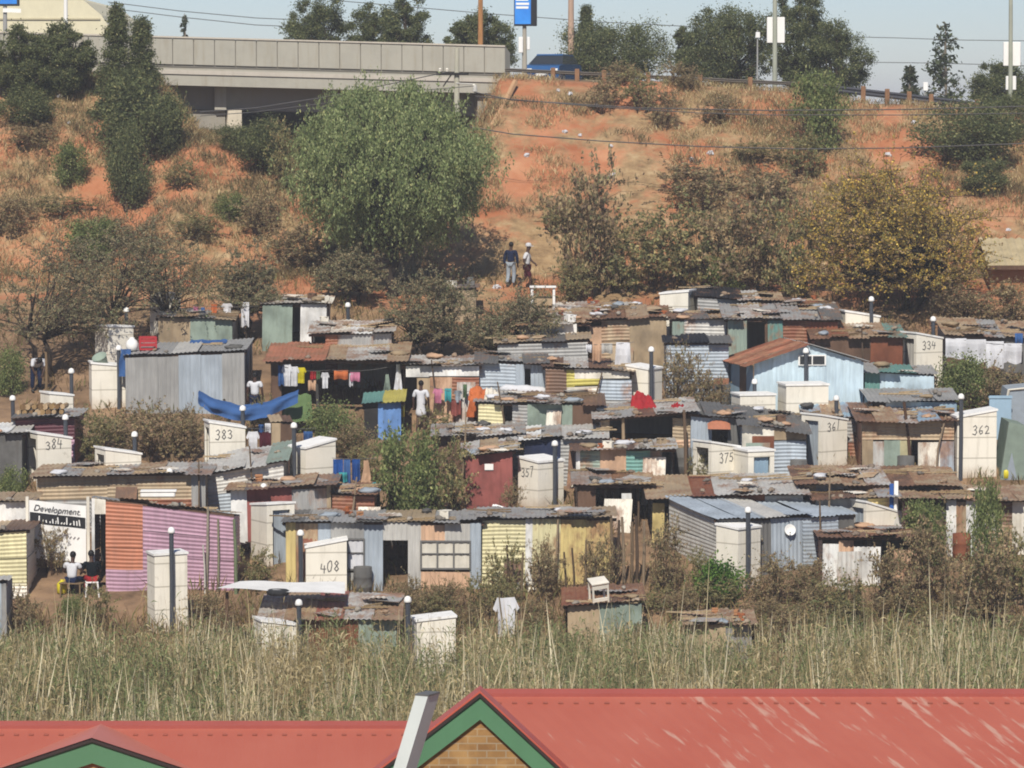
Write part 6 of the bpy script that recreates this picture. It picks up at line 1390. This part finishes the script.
# ---------------------------------------------------------------- bridge
def bridge():
    A = at(-60, 60, 159.6); B = at(505, 60, 162.6); dx, dy = B.x-A.x, B.y-A.y; L = math.hypot(dx, dy); rz = math.atan2(dy, dx)
    root = empty('road_bridge', (A.x, A.y, 0), rz)
    def Z(px, py, t): return at(px, py, A.y+dy*t).z
    zt0, zt1 = Z(-60, 31.5, 0), Z(505, 47, 1); T = lambda u: zt0+(zt1-zt0)*u/L
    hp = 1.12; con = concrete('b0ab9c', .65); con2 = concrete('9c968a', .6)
    # parapet cast in panels, each with an open joint
    n = int(L/.87); mb = MB()
    for i in range(n):
        a, b = L*i/n+.018, L*(i+1)/n-.018; y = .0
        vs = [(a, y, T(a)-hp), (b, y, T(b)-hp), (b, y+.2, T(b)-hp), (a, y+.2, T(a)-hp), (a, y, T(a)), (b, y, T(b)), (b, y+.2, T(b)), (a, y+.2, T(a))]
        mb.add(vs, [(3, 2, 1, 0), (4, 5, 6, 7), (0, 1, 5, 4), (1, 2, 6, 5), (2, 3, 7, 6), (3, 0, 4, 7)])
    mb.build('parapet', con, root)
    def beam(nm, y0, y1, z0, z1, mat, u0=0, u1=L):
        mb = MB(); vs = []
        for u in (u0, u1):
            for y, z in ((y0, z0), (y1, z0), (y1, z1), (y0, z1)): vs.append((u, y, T(u)+z))
        mb.add(vs, [(0, 1, 2, 3), (7, 6, 5, 4), (0, 4, 5, 1), (1, 5, 6, 2), (2, 6, 7, 3), (3, 7, 4, 0)]); return mb.build(nm, mat, root)
    beam('coping', -.05, .25, .003, .07, concrete('c9bfae', .3))
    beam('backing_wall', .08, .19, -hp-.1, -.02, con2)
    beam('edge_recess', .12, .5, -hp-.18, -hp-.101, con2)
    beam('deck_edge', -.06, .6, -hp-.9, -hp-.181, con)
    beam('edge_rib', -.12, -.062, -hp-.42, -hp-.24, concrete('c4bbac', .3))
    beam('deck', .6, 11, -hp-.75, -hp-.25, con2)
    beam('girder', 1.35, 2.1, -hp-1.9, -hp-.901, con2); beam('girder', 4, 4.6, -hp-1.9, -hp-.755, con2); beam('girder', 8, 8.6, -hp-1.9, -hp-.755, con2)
    beam('far_parapet', 10.8, 11, -hp, -.0, con)
    up = lambda px, t: L*t
    def tpx(px):
        for k in range(1001):
            t = k/1000; q = pix((A.x+dx*t, A.y+dy*t, T(L*t)))[0]
            if q >= px: return L*t
    u = tpx(222); mb = MB(); mb.box((u-.05, 1.1, T(u)-hp-1.4), (.5, .45, .99)); mb.build('bearing_block', con, root)
    u0, u1 = tpx(176), tpx(226); zt_ = T(u1)-hp-1.905
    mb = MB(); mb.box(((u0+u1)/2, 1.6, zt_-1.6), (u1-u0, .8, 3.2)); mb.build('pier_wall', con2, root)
    mb = MB(); mb.prism([(0, -1.6), (.72, -1.6), (.72, 0), (.14, 0)], (u1-.05, .35, zt_), (1, 0, 0), (0, 0, 1), (0, 1.2, 0)); mb.build('pier_nose', concrete('d8ccb4', .2), root)  # sunlight on the pier end is put into this paler concrete
    # abutments
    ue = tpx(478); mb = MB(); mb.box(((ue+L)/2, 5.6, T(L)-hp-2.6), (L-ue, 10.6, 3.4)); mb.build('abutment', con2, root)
    mb = MB(); mb.prism([(0, 0), (.5, -.3), (.5, -hp-.6), (0, -hp-.9)], (L, 0, T(L)+.05), (.55, .85, 0), (0, 0, 1), (-.2, .15, 0)); mb.build('end_block', con, root)
    tag(root, 'long concrete road bridge with a panelled parapet crossing the slope', 'bridge')
    # back slope inside the underpass
    # orange sloping kerb of the bridge end
    a, b = ground(492, 128), at(515, 82, 160.5); a.z += .05; mb = MB(); d = b-a; mb.tube([(0, 0, 0), d*.5+Vector((0, 0, -.05)), d], .13, 6); o = mb.build('drain_kerb', paint('c49c74', .2)); o.location = a; tag(o, 'pale brown concrete drain running down the bank from the bridge end', 'drain')
bridge()

# ---------------------------------------------------------------- road furniture
def crestz(x, y=162.4): return terr(x, y)
def road():
    def pole(nm, label, px, by, top, Y, r, c, cat='pole', group=None, tpx=None):
        x = at(px, 60, Y).x; g = Vector((x, Y, terr(x, Y))); e = at(tpx if tpx is not None else px, top, Y)-g; root = empty(nm, g); mb = MB(); mb.tube([(0, 0, -.5), e*.5, e], [r*1.15, r, r*.8], 10); mb.build('shaft', c, root); 
        tag(root, label, cat, group); return root, g
    def signbox(root, g, px0, px1, y0, y1, Y, face, nm='sign_box', d=.25, side=None, dy=-.0):
        a, b = at(px0, y1, Y), at(px1, y0, Y); mb = MB(); c = (a+b)/2-g; mb.bev((c.x, c.y+dy, c.z), (b.x-a.x, d, b.z-a.z), .02); return mb.build(nm, face, root), c, b.x-a.x, b.z-a.z
    # blue street advert on a post
    root, g = pole('street_advert', 'tall blue and white street advert box on a white-footed post', 524.5, 78, 24, 164, .11, paint('b0a898', .2), 'advert')
    b, c, w, h = signbox(root, g, 514, 537, -8, 26, 164, flat('1c1e24'), 'sign_box', .45)
    t = NT('advert_blue'); p = t.obj(); bm = t.bsdf(t.ramp(t.noise(p, 1.2, 3), [(.3, (.02, .16, .55)), (.7, (.05, .28, .75))]), .3)
    mb = MB(); mb.box((c.x-.12, c.y-.232, c.z+.02), (w-.3, .012, h-.12)); f = mb.build('advert_face', bm, b); r = random.Random(3)
    mb = MB(); st = []
    for i, (z, n_) in enumerate(((.52, 2), (.28, 4), (.10, 5), (-.06, 5))):
        x = -.26
        for k in range(n_): l = .44/n_*r.uniform(.6, .95); st.append([(x, z), (x+l, z)]); x += .52/n_
    st = [[(a[0], a[1]+.12) for a in q] for q in st]
    strokes(mb, st, lambda a, z, d: (c.x-.12+a, c.y-.242-d, c.z+z), .10); mb.build('lettering', paint('white', .02), f)
    mb = MB(); mb.lathe([(.28, -.1), (.28, .3), (.2, .42), (.12, .45)], 10); mb.build('white_foot', paint('white', .15), root)
    signbox(root, g, 518.5, 523, 37, 53, 164, paint('white', .05), 'small_box', .2, dy=-.12); signbox(root, g, 527, 530, 37, 50, 164, paint('white', .05), 'small_box', .2, dy=-.12)
    # blank placards on lamp posts
    root, g = pole('lamp_post', 'lamp post with a single large blank white placard', 775, 92, -60, 163.5, .10, paint('a8aa98', .2), 'lamp post'); signbox(root, g, 767, 785, 17, 43, 163.5, paint('white', .08), 'placard', .12, dy=.12)
    root, g = pole('lamp_post', 'lamp post with two white placards near the right edge', 1011, 106, -60, 163.5, .09, paint('a8aa98', .2), 'lamp post'); signbox(root, g, 1003.5, 1021, 42, 66, 163.5, paint('white', .08), 'placard', .12, dy=.12); signbox(root, g, 1006, 1016.5, 76, 90, 163.5, paint('white', .08), 'placard', .12, dy=.12)
    pole('lamp_post', 'orange-brown post behind the right end of the bridge', 480.5, 80, -60, 172, .12, woodm('c08a58'), 'post'); pole('lamp_post', 'pale brown post above the blue car', 571, 80, -60, 174, .14, paint('c0a088', .2), 'post')
    root, g = pole('street_sign', 'small white road sign beside the thin pine', 925, 104, 82, 172, .04, flat('grey'), 'road sign'); signbox(root, g, 923, 928, 82, 91, 172, paint('white', .05), 'sign_plate', .05, dy=-.06)
    root, g = pole('street_sign', 'small white sign among the dark trees left of the placard', 757.5, 80, 30, 168, .04, flat('grey'), 'road sign'); signbox(root, g, 755.5, 760, 32, 38, 168, paint('white', .05), 'sign_plate', .05, dy=-.06)
    # concrete utility pole with crossarm, standing on the bank before the bridge
    x = at(456, 120, 150).x; g = Vector((x, 150, terr(x, 150))); root = empty('utility_pole', g); e = at(457, 48, 150)-g; mb = MB(); mb.tube([(0, 0, -.5), e*.5, e], [.13, .12, .10], 10); mb.build('shaft', concrete('b9b4a0', .2), root)
    mb = MB(); c = at(450, 74, 150)-g; mb.box((c.x+.1, -.15, c.z), (1.3, .1, .1)); mb.box((c.x-.1, -.1, c.z-.25), (.05, .05, .6), 0, 0, .6); mb.build('crossarm', woodm('dark'), root)
    for k, (qx, qy) in enumerate(((440, 72), (447, 72), (474, 88))):
        p = at(qx, qy, 149.8)-g; mb = MB(); mb.lathe([(.03, 0), (.06, .03), (.04, .06), (.07, .1), (.03, .16)], 8, (p.x, -.15, p.z)); mb.build('insulator', flat('cream', .3), root)
    mb = MB(); p = at(475, 92, 149.8)-g; mb.tube([(0, -.1, p.z+.35), (p.x, -.15, p.z+.3)], .025, 5); mb.lathe([(.04, 0), (.10, .02), (.08, .2), (.04, .3)], 8, (p.x, -.15, p.z)); mb.build('lamp_bracket', flat('lgrey'), root)
    tag(root, 'grey concrete utility pole with a crossarm behind the pepper tree', 'utility pole')
    # cables
    def wire(label, pts, Y, r=.018, Y2=None, sag=0):
        Y2 = Y2 or Y; P = [at(px, py, Y+(Y2-Y)*i/(len(pts)-1)) for i, (px, py) in enumerate(pts)]; Q = []
        for i in range(len(P)-1):
            for k in range(6): Q.append(P[i].lerp(P[i+1], k/6))
        Q.append(P[-1]); o0 = Q[0]; mb = MB(); mb.tube([q-o0 for q in Q], r, 4); o = mb.build('power_cable', flat((.10, .095, .09), .5)); o.location = o0; tag(o, label, 'cable', 'overhead cables')
    wire('upper of the two close cables crossing the red bank', [(474, 92), (512, 100), (640, 108), (768, 110.5), (900, 109.5), (1040, 106)], 149.8, .022); wire('lower of the two close cables crossing the red bank', [(474, 96), (600, 107), (700, 113), (768, 115), (900, 115), (1040, 113)], 149.6, .018)
    wire('dark single cable low across the red bank', [(470, 127), (512, 134), (600, 141), (700, 146.5), (800, 149), (900, 148), (1040, 143)], 148, .022)
    wire('cable running from the underpass up to the utility pole', [(200, 112), (256, 108), (320, 98), (380, 86), (447, 72)], 149.5, .02); wire('second cable below it before the dark underpass', [(200, 116), (256, 112), (320, 104), (400, 92), (474, 86)], 149.2, .015)
    wire('thin sky cable above the left of the bridge', [(108, 2), (180, 11), (256, 18), (400, 24)], 200, .02); wire('second thin sky cable above the left of the bridge', [(108, 8), (180, 17), (256, 25), (400, 31)], 201, .02)
    wire('thin sky cable above the middle of the bridge', [(330, 0), (400, 6), (480, 13), (600, 22), (700, 27)], 200, .02); wire('thin sky cable above the right guardrail', [(820, 36), (900, 38), (960, 40), (1040, 41)], 200, .018); wire('lower thin sky cable by the thin pine', [(850, 62), (930, 63), (1040, 66)], 201, .018)
    # guardrails
    def rail(label, xs, y0px, y1px, posts, Y, c, band):
        a, b = at(xs[0], 80, Y).x, at(xs[1], 80, Y).x; g = Vector((a, Y, terr(a, Y))); root = empty('guardrail', g); n = 24; mb = MB(); vs = []
        for i in range(n+1):
            t = i/n; x = a+(b-a)*t; px = xs[0]+(xs[1]-xs[0])*t; zt_ = at(px, y0px+(y1px-y0px)*t, Y).z-g.z; h = band
            for dy, dz in ((-.02, 0), (-.07, -h*.25), (-.02, -h*.5), (-.07, -h*.75), (-.02, -h), (.02, -h), (.02, 0)): vs.append((x-a, dy, zt_+dz))
        m = 7; mb.add(vs, [(i*m+j, (i+1)*m+j, (i+1)*m+(j+1) % m, i*m+(j+1) % m) for i in range(n) for j in range(m)]); mb.build('rail_beam', c, root)
        for px in posts:
            t = (px-xs[0])/(xs[1]-xs[0]); x = at(px, 80, Y).x; zz = terr(x, Y)-g.z; top = at(px, y0px+(y1px-y0px)*t, Y).z-g.z+.06; mb = MB(); mb.bev((x-a, -.14, (top+zz)/2-.1), (.2, .13, top-zz+.3), .02); mb.build('post', woodm('a07858'), root)
        tag(root, label, 'guardrail')
    rail('low guardrail with brown posts below the roadside trees', (505, 840), 68, 84, (553, 577, 604, 648, 700, 750, 800), 162.3, flat('6a6258', .6), .16)
    rail('dark guardrail with brown posts against the sky at the right', (832, 1030), 85, 108, (863, 887, 909, 931, 977), 162.3, flat('3c3d44', .5), .30)
    # cars
    def car(label, px, Y, col, rz):
        x = at(px, 60, Y).x; root = empty('parked_car' if False else 'car', (x, Y, CZ+crest(x)-.28), rz); mb = MB(); W = .84
        prof = [(-2.0, .35), (-2.02, .75), (-1.9, .92), (-1.2, 1.0), (1.65, 1.0), (1.95, .9), (2.0, .4), (1.6, .28), (-1.6, .28)]
        def hull(profile, w0, w1, zlo, zhi):
            vs = []
            for sgn in (-1, 1):
                for a, z in profile: vs.append((a, sgn*(w0+(w1-w0)*((z-zlo)/(zhi-zlo))), z))
            n = len(profile); return vs, [tuple(range(n)), tuple(range(2*n-1, n-1, -1))]+[((i+1) % n, i, n+i, n+(i+1) % n) for i in range(n)]
        mb.add(*hull(prof, W, W*.97, .28, 1.0)); mb.add(*hull([(-.55, 1.455), (-.5, 1.465), (1.2, 1.44), (1.3, 1.40), (1.25, 1.385), (-.6, 1.40)], .62, .60, 1.38, 1.47)); mb.build('body', flat(col, .25, .3, .6), root)
        mb = MB(); mb.add(*hull([(-1.25, 1.003), (-.58, 1.395), (1.24, 1.38), (1.6, 1.003)], .80, .62, 1.0, 1.4)); mb.build('windows', glass_dark(), root)
        for a in (-1.3, 1.25):
            for s_ in (-1, 1):
                mb = MB(); pr = [(.05, -.1), (.2, -.1), (.31, -.08), (.32, 0), (.31, .08), (.2, .1), (.05, .1)]; mb.lathe(pr, 16); o = mb.build('wheel', flat((.02, .02, .02), .7), root, True); o.rotation_euler = (R(90), 0, 0); o.location = (a, s_*.78, .31)
                mb = MB(); mb.lathe([(.01, -.105), (.17, -.105), (.19, -.09), (.19, .09), (.17, .105), (.01, .105)], 12); r_ = mb.build('rim', flat('lgrey', .3, .6), o)
        for s_ in (-.6, .6):
            mb = MB(); mb.bev((-1.99, s_, .72), (.08, .34, .16), .02); mb.build('headlight', paint('white', .02), root); mb = MB(); mb.bev((1.96, s_, .78), (.08, .3, .16), .02); mb.build('tail_light', flat('redcloth', .3), root)
        mb = MB(); mb.box((-2.03, 0, .52), (.02, .5, .12)); mb.build('number_plate', paint('white', .02), root)
        tag(root, label, 'car', 'cars on the road')
    car('blue car behind the guardrail right of the street advert', 553, 170, (.03, .12, .30), R(74))
    # cream warehouse far behind the bridge
    Y = 300; a, b = at(-40, 60, Y), at(108, 60, Y); zt_ = at(50, 0, Y).z; root = empty('warehouse', (a.x, Y, terr(a.x, Y))); g = root.location; W = b.x-a.x; H = zt_-g.z
    prof = [(0, 0), (W+.6, 0), (W+.4, H-2.6), (W-.5, H-1.2), (W-1.8, H-.1), (W-3, H+.35), (0, H+.7)]
    mb = MB(); mb.prism(prof, (0, 0, 0), (1, 0, 0), (0, 0, 1), (0, 30, 0)); mb.build('shell', paint('e0d6b4', .1), root)
    mb = MB(); mb.box((W*.5, -.08, H-1.5), (W*.9, .1, .12)); mb.box((W*.5, -.08, H+.2), (W*.8, .1, .12)); mb.build('trim', paint('c8bc98', .1), root); tag(root, 'large cream warehouse with a rounded end behind the bridge', 'warehouse')
    pole('flag_pole', 'white pole in front of the cream warehouse', 65.5, 40, -40, 190, .11, paint('white', .05), 'pole')
    root, g = pole('billboard', 'blue billboard at the top left corner', 5, 50, 5, 185, .12, flat('grey'), 'billboard'); b_, c, w, h = signbox(root, g, -20, 19, -26, 6, 185, flat('303438'), 'board', .3); mb = MB(); mb.box((c.x, c.y-.165, c.z), (w-.2, .02, h-.2)); f = mb.build('board_face', bm, b_); mb = MB(); strokes(mb, [[(.55, -1.0), (.9, -1.0), (1.3, -1.02)]], lambda a, z, d: (c.x+a-.3, c.y-.18-d, c.z+z), .2); mb.build('lettering', paint('white', .02), f)
    # tiled house at the far right
    Y = 143.6; a = at(986, 300, Y); root = empty('house', (a.x, Y, terr(a.x, Y)-.2)); g = root.location; W = 6.0; hw = at(1000, 264, Y).z-g.z; hr = at(1000, 238, Y+2.4).z-g.z
    mb = MB(); mb.box((W/2, 2.4, hw/2-.3), (W-.4, 4.4, hw+.6)); mb.build('wall', paint('a87850', .3), root)
    for s_ in (0, 1):
        mb = MB(); mb.grid(lambda p, q: (W*p, (-.35+2.75*q) if s_ == 0 else (5.15-2.75*q), hw-.08+(hr-hw+.08)*q+.03*math.sin(p*2*math.pi*W/.3)), 100, 4); mb.build('roof', paint('c2b08a', .3), root)
    mb = MB(); mb.box((W/2, -.36, hw-.12), (W, .03, .16)); mb.build('fascia', woodm('brown'), root); tag(root, 'house with a pale ribbed roof at the right edge below the bank', 'house')
road()

# ---------------------------------------------------------------- the two red roofed houses in the foreground
def red_roof_mat(wear=.0):
    t = NT('red_painted_roof_sheet'); u = t.n('ShaderNodeUVMap', uv_map='UVMap'); v = u.outputs[0]
    m = t.n('ShaderNodeMapping'); m.inputs['Scale'].default_value = (7.0, 1.5, 1); t.l(v, m.inputs[0])
    n = t.noise(m.outputs[0], 1.0, 3, None, .6); big = t.noise(v, .5, 3)
    base = t.ramp(t.noise(v, .8, 4), [(.3, lin('b9624f', .72)), (.7, lin('c26f5b', .72))])
    add = t.n('ShaderNodeMath', operation='MULTIPLY_ADD'); add.inputs[1].default_value = .55; t.l(big, add.inputs[0]); t.l(n, add.inputs[2])
    sp = t.n('ShaderNodeSeparateXYZ'); t.l(v, sp.inputs[0]); mr = t.n('ShaderNodeMapRange'); mr.inputs[1].default_value = 0; mr.inputs[2].default_value = 7; mr.inputs[3].default_value = -.06-wear; mr.inputs[4].default_value = .06-wear; t.l(sp.outputs[0], mr.inputs[0])
    ad2 = t.n('ShaderNodeMath', operation='ADD'); t.l(add.outputs[0], ad2.inputs[0]); t.l(mr.outputs[0], ad2.inputs[1])
    w = t.ramp(ad2.outputs[0], [(.84, 0), (.94, .45)])
    return t.bsdf(t.mix(w, base, lin('c9b3a0', .85)), .42, 0, .4)
def ridge_notches(root, x0, z, L, tp):  # added blocks stand for the shaded gaps under the ridge cap
    mb = MB(); n = int(L/.19)
    for i in range(n): mb.box((x0+.19*i+.25, -.26, z-.26*tp+.012), (.06, .035, .016), 0, 0, .05)
    o = mb.build('notch_row', flat('a86050'), root); o['kind'] = 'stuff'
def foreground():
    rm = red_roof_mat(); rm2 = red_roof_mat(.3); t = NT('brick_wall'); tc = t.obj(); mp = t.n('ShaderNodeMapping'); mp.inputs['Rotation'].default_value = (R(-90), 0, 0); t.l(tc, mp.inputs[0])
    br = t.n('ShaderNodeTexBrick'); br.inputs['Scale'].default_value = 1; br.inputs['Brick Width'].default_value = .225; br.inputs['Row Height'].default_value = .086; br.inputs['Mortar Size'].default_value = .008
    br.inputs['Color1'].default_value = (*lin('9c784c'), 1); br.inputs['Color2'].default_value = (*lin('7a5432'), 1); br.inputs['Mortar'].default_value = (*lin('9c8a70'), 1); br.inputs['Bias'].default_value = -.2; t.l(mp.outputs[0], br.inputs['Vector'])
    brick = t.bsdf(t.mix(t.ramp(t.noise(tc, 5, 3), [(.4, 0), (.7, .45)]), br.outputs[0], lin('c8a068')), .9, 0, .15)
    green = paint('57825f', .12); green_ = green
    dark = flat('3a2f2c')
    def roofplane(mb_name, root, P0, u, Lu, vdir, Lv, pitch, amp, mat):
        """ribbed sheet from P0: Lu metres along u, Lv metres along vdir, with a UV map in metres"""
        up = u.cross(vdir).normalized(); up = up if up.z > 0 else -up
        n = int(Lu/pitch)*2; k = 6; verts = []; uv = []
        for j in range(k+1):
            for i in range(n+1):
                a = Lu*i/n; b = Lv*j/k; ph = (a/pitch) % 1; off = amp*(1 if ph < .5 else 0)
                verts.append(P0+u*a+vdir*b+up*off); uv.append((a, b))
        fs = [(j*(n+1)+i, j*(n+1)+i+1, (j+1)*(n+1)+i+1, (j+1)*(n+1)+i) for j in range(k) for i in range(n)]
        me = bpy.data.meshes.new(mb_name); me.from_pydata([tuple(x) for x in verts], [], fs); me.materials.append(mat); l = me.uv_layers.new(name='UVMap')
        for lp in me.loops: l.data[lp.index].uv = uv[lp.vertex_index]
        me.update(); return link(mb_name, me, root)
    # ---- right house
    Yr = 46.0; A = at(479, 692, Yr); sc = F/Yr; gz = terr(3, 44); root = empty('brick_house', (A.x, Yr, gz)); O = Vector(root.location); Lr = 9.0; a = A-O; tp = math.tan(R(22)); D = 4.6
    v = Vector((.60, -1, -tp)); roofplane('roof', root, Vector((a.x-.02, 0, a.z)), Vector((1, 0, 0)), Lr, v, D, .19, .002, rm)
    vb = Vector((0, 1, -tp)); roofplane('rear_roof', root, Vector((a.x-.02, 0, a.z)), Vector((1, 0, 0)), Lr, vb, D, .19, .002, rm)
    mb = MB(); mb.prism([(-.11, -.032), (0, .012), (.11, -.032), (.11, -.075), (-.11, -.075)], (a.x-.05, 0, a.z+.03), (0, 1, 0), (0, 0, 1), (Lr+.05, 0, 0)); mb.build('ridge_cap', paint('a8584e', .1, .45), root)
    ridge_notches(root, a.x, a.z, Lr, tp)
    hw = a.z-D*tp-.1
    mb = MB(); mb.box((a.x+2.6+Lr/2, 0, hw/2-.3), (Lr-.4, 2*D-.8, hw+.6)); mb.build('wall', brick, root)
    # the gable front, apex just below the ridge
    Yg = 43.6; ap = at(480, 697, Yg)-O; lf = at(430, 735.5, Yg)-O; rg = at(552, 764, Yg)-O; sl = (ap.z-lf.z)/(ap.x-lf.x); sr = (ap.z-rg.z)/(rg.x-ap.x); y0 = Yg-Yr; ext = 2.6
    L0, R0 = Vector((ap.x-ext, y0, ap.z-sl*ext)), Vector((ap.x+ext, y0, ap.z-sr*ext)); bw = .27
    mb = MB(); mb.prism([(ap.x-ext, ap.z-sl*ext-bw), (ap.x, ap.z-bw), (ap.x+ext, ap.z-sr*ext-bw), (ap.x+ext, -.3), (ap.x-ext, -.3)], (0, y0+.06, 0), (1, 0, 0), (0, 0, 1), (0, .22, 0)); mb.build('gable_wall', brick, root)
    for nm, s_, E0 in (('barge_board', sl, -1), ('barge_board', sr, 1)):
        mb = MB(); mb.prism([(ap.x, ap.z), (ap.x+E0*ext, ap.z-s_*ext), (ap.x+E0*ext, ap.z-s_*ext-bw), (ap.x, ap.z-bw)], (0, y0, 0), (1, 0, 0), (0, 0, 1), (0, .055, 0)); b = mb.build(nm, green, root)
        mb = MB(); mb.prism([(ap.x, ap.z+.045), (ap.x+E0*ext, ap.z-s_*ext+.045), (ap.x+E0*ext, ap.z-s_*ext+.003), (ap.x, ap.z+.003)], (0, y0-.03, 0), (1, 0, 0), (0, 0, 1), (0, .3, 0)); mb.build('dark_flashing', dark, b)
        mb = MB(); mb.prism([(ap.x, ap.z+.075), (ap.x+E0*ext, ap.z-s_*ext+.075), (ap.x+E0*ext, ap.z-s_*ext+.048), (ap.x, ap.z+.048)], (0, y0-.01, 0), (1, 0, 0), (0, 0, 1), (0, .42, 0)); mb.build('red_capping', paint('c05f4c', .1, .45), b)
    tag(root, 'brick house with a faded red roof and steep green gable at the lower right', 'house')
    # ---- left house
    Yl = 47.5; A = at(-60, 724, Yl); B = at(413, 724, Yl); gz = terr(-4, 46); root = empty('brick_house', (A.x, Yl, gz)); O = Vector(root.location); a = A-O; Lr = B.x-A.x+.25
    roofplane('roof', root, Vector((0, 0, a.z)), Vector((1, 0, 0)), Lr, Vector((0, -1, -tp)), D, .19, .002, rm2); roofplane('rear_roof', root, Vector((0, 0, a.z)), Vector((1, 0, 0)), Lr, Vector((0, 1, -tp)), D, .19, .002, rm2)
    mb = MB(); mb.prism([(-.11, -.032), (0, .012), (.11, -.032), (.11, -.075), (-.11, -.075)], (0, 0, a.z+.03), (0, 1, 0), (0, 0, 1), (Lr, 0, 0)); mb.build('ridge_cap', paint('a8584e', .1, .45), root)
    ridge_notches(root, 0, a.z, Lr, tp)
    hw = a.z-D*tp-.1; mb = MB(); mb.box((Lr/2, 0, hw/2-.3), (Lr-.5, 2*D-.8, hw+.6)); mb.build('wall', brick, root)
    Yg = 46.4; ap = at(92, 742, Yg)-O; y0 = Yg-Yl; s_ = .335; ext = 2.6; bw = .27
    # cross gable: its own two slopes run back to the main roof
    for E0 in (-1, 1):
        y1 = -(a.z-ap.z)/tp
        me = MB(); n = 28
        for i in range(n):
            q0, q1 = i/n, (i+1)/n
            f = lambda q: -(a.z-(ap.z+.06-s_*ext*q))/tp
            z0, z1 = ap.z+.06-s_*ext*q0, ap.z+.06-s_*ext*q1
            me.add([(ap.x+E0*ext*q0, y0-.04, z0), (ap.x+E0*ext*q1, y0-.04, z1), (ap.x+E0*ext*q1, max(y0-.03, f(q1)+.02), z1), (ap.x+E0*ext*q0, max(y0-.03, f(q0)+.02), z0)], [(0, 1, 2, 3)])
        me.build('gable_roof', paint('c67864', .08, .45), root)
        mb = MB(); mb.prism([(ap.x, ap.z), (ap.x+E0*ext, ap.z-s_*ext), (ap.x+E0*ext, ap.z-s_*ext-bw), (ap.x, ap.z-bw)], (0, y0, 0), (1, 0, 0), (0, 0, 1), (0, .055, 0)); b = mb.build('barge_board', green, root)
        mb = MB(); mb.prism([(ap.x, ap.z+.045), (ap.x+E0*ext, ap.z-s_*ext+.045), (ap.x+E0*ext, ap.z-s_*ext+.003), (ap.x, ap.z+.003)], (0, y0-.03, 0), (1, 0, 0), (0, 0, 1), (0, .2, 0)); mb.build('dark_flashing', dark, b)
    mb = MB(); mb.prism([(ap.x-ext, ap.z-s_*ext-bw), (ap.x, ap.z-bw), (ap.x+ext, ap.z-s_*ext-bw), (ap.x+ext, -.3), (ap.x-ext, -.3)], (0, y0+.06, 0), (1, 0, 0), (0, 0, 1), (0, .2, 0)); mb.build('gable_wall', brick, root)
    tag(root, 'brick house with a plain red roof and low green gable at the lower left', 'house')
    # leaning white steel post between the roofs
    Yp = 40.0; top = at(427.5, 694.5, Yp); bot = at(403, 775, Yp); d = (top-bot); gz = terr(top.x, Yp); k = (bot.z-gz+.4)/d.z; g = bot-d*k; root = empty('leaning_post', g); ax = (top-g); w, dp = .17, .26
    sd = Vector((1, 0, 0)); rz = R(-28); sx = Vector((math.cos(rz), math.sin(rz), 0)); sy = Vector((-math.sin(rz), math.cos(rz), 0))
    mb = MB(); vs = [];
    for P in (Vector((0, 0, 0)), ax):
        for x, y in ((-w/2, -dp/2), (w/2, -dp/2), (w/2, dp/2), (-w/2, dp/2)): vs.append(P+sx*x*.9+sy*y)
    mb.add(vs, [(3, 2, 1, 0), (4, 5, 6, 7), (0, 1, 5, 4), (1, 2, 6, 5), (2, 3, 7, 6), (3, 0, 4, 7)]); mb.build('shaft', paint('d4d8d2', .12, .5), root)
    mb = MB(); P = ax; mb.add([P+sx*x+sy*y+Vector((0, 0, z)) for z in (.002, .02) for x, y in ((-w/2, -dp/2), (w/2, -dp/2), (w/2, dp/2), (-w/2, dp/2))], [(3, 2, 1, 0), (4, 5, 6, 7), (0, 1, 5, 4), (1, 2, 6, 5), (2, 3, 7, 6), (3, 0, 4, 7)]); mb.build('end_cap', flat('dgrey'), root)
    tag(root, 'leaning white steel post between the two red roofs', 'post')
foreground()

# ---------------------------------------------------------------- labels that would repeat say where the thing lies, counted from the left
def finish():
    bpy.context.view_layer.update()
    by = {}
    for o in THINGS: by.setdefault(o['label'], []).append(o)
    W = ['leftmost', 'second', 'third', 'fourth', 'fifth', 'sixth', 'seventh', 'eighth', 'ninth', 'tenth', 'eleventh', 'twelfth', 'thirteenth', 'fourteenth', 'fifteenth', 'sixteenth', 'seventeenth', 'eighteenth', 'nineteenth', 'twentieth']
    for lab, L in by.items():
        if len(L) < 2: continue
        L.sort(key=lambda o: pix(o.matrix_world.translation)[0])
        for i, o in enumerate(L):
            o['label'] = (f'leftmost {lab}' if i == 0 else f'rightmost {lab}' if i == len(L)-1 else f'{W[i]} {lab}, from the left')
finish()
# ---------------------------------------------------------------- the thin dusty air of the valley
def haze():
    mb = MB(); x, y0, y1, z0, z1 = 2600, -70, 3050, CZ-40, CZ+16
    mb.add([(a, b, c) for c in (z0, z1) for b in (y0, y1) for a in (-x, x)], [(0, 2, 3, 1), (4, 5, 7, 6), (0, 1, 5, 4), (2, 6, 7, 3), (0, 4, 6, 2), (1, 3, 7, 5)])
    m = bpy.data.materials.new('dusty_air'); m.use_nodes = True; t = m.node_tree; t.nodes.clear(); o = t.nodes.new('ShaderNodeOutputMaterial'); v = t.nodes.new('ShaderNodeVolumePrincipled')
    v.inputs['Color'].default_value = (.95, .95, .97, 1); v.inputs['Density'].default_value = HAZE; v.inputs['Anisotropy'].default_value = 0; t.links.new(v.outputs[0], o.inputs['Volume'])
    ob = mb.build('haze', m); struct(ob, 'stuff'); ob['label'] = 'thin pale haze over the valley'
HAZE = .0005
haze()
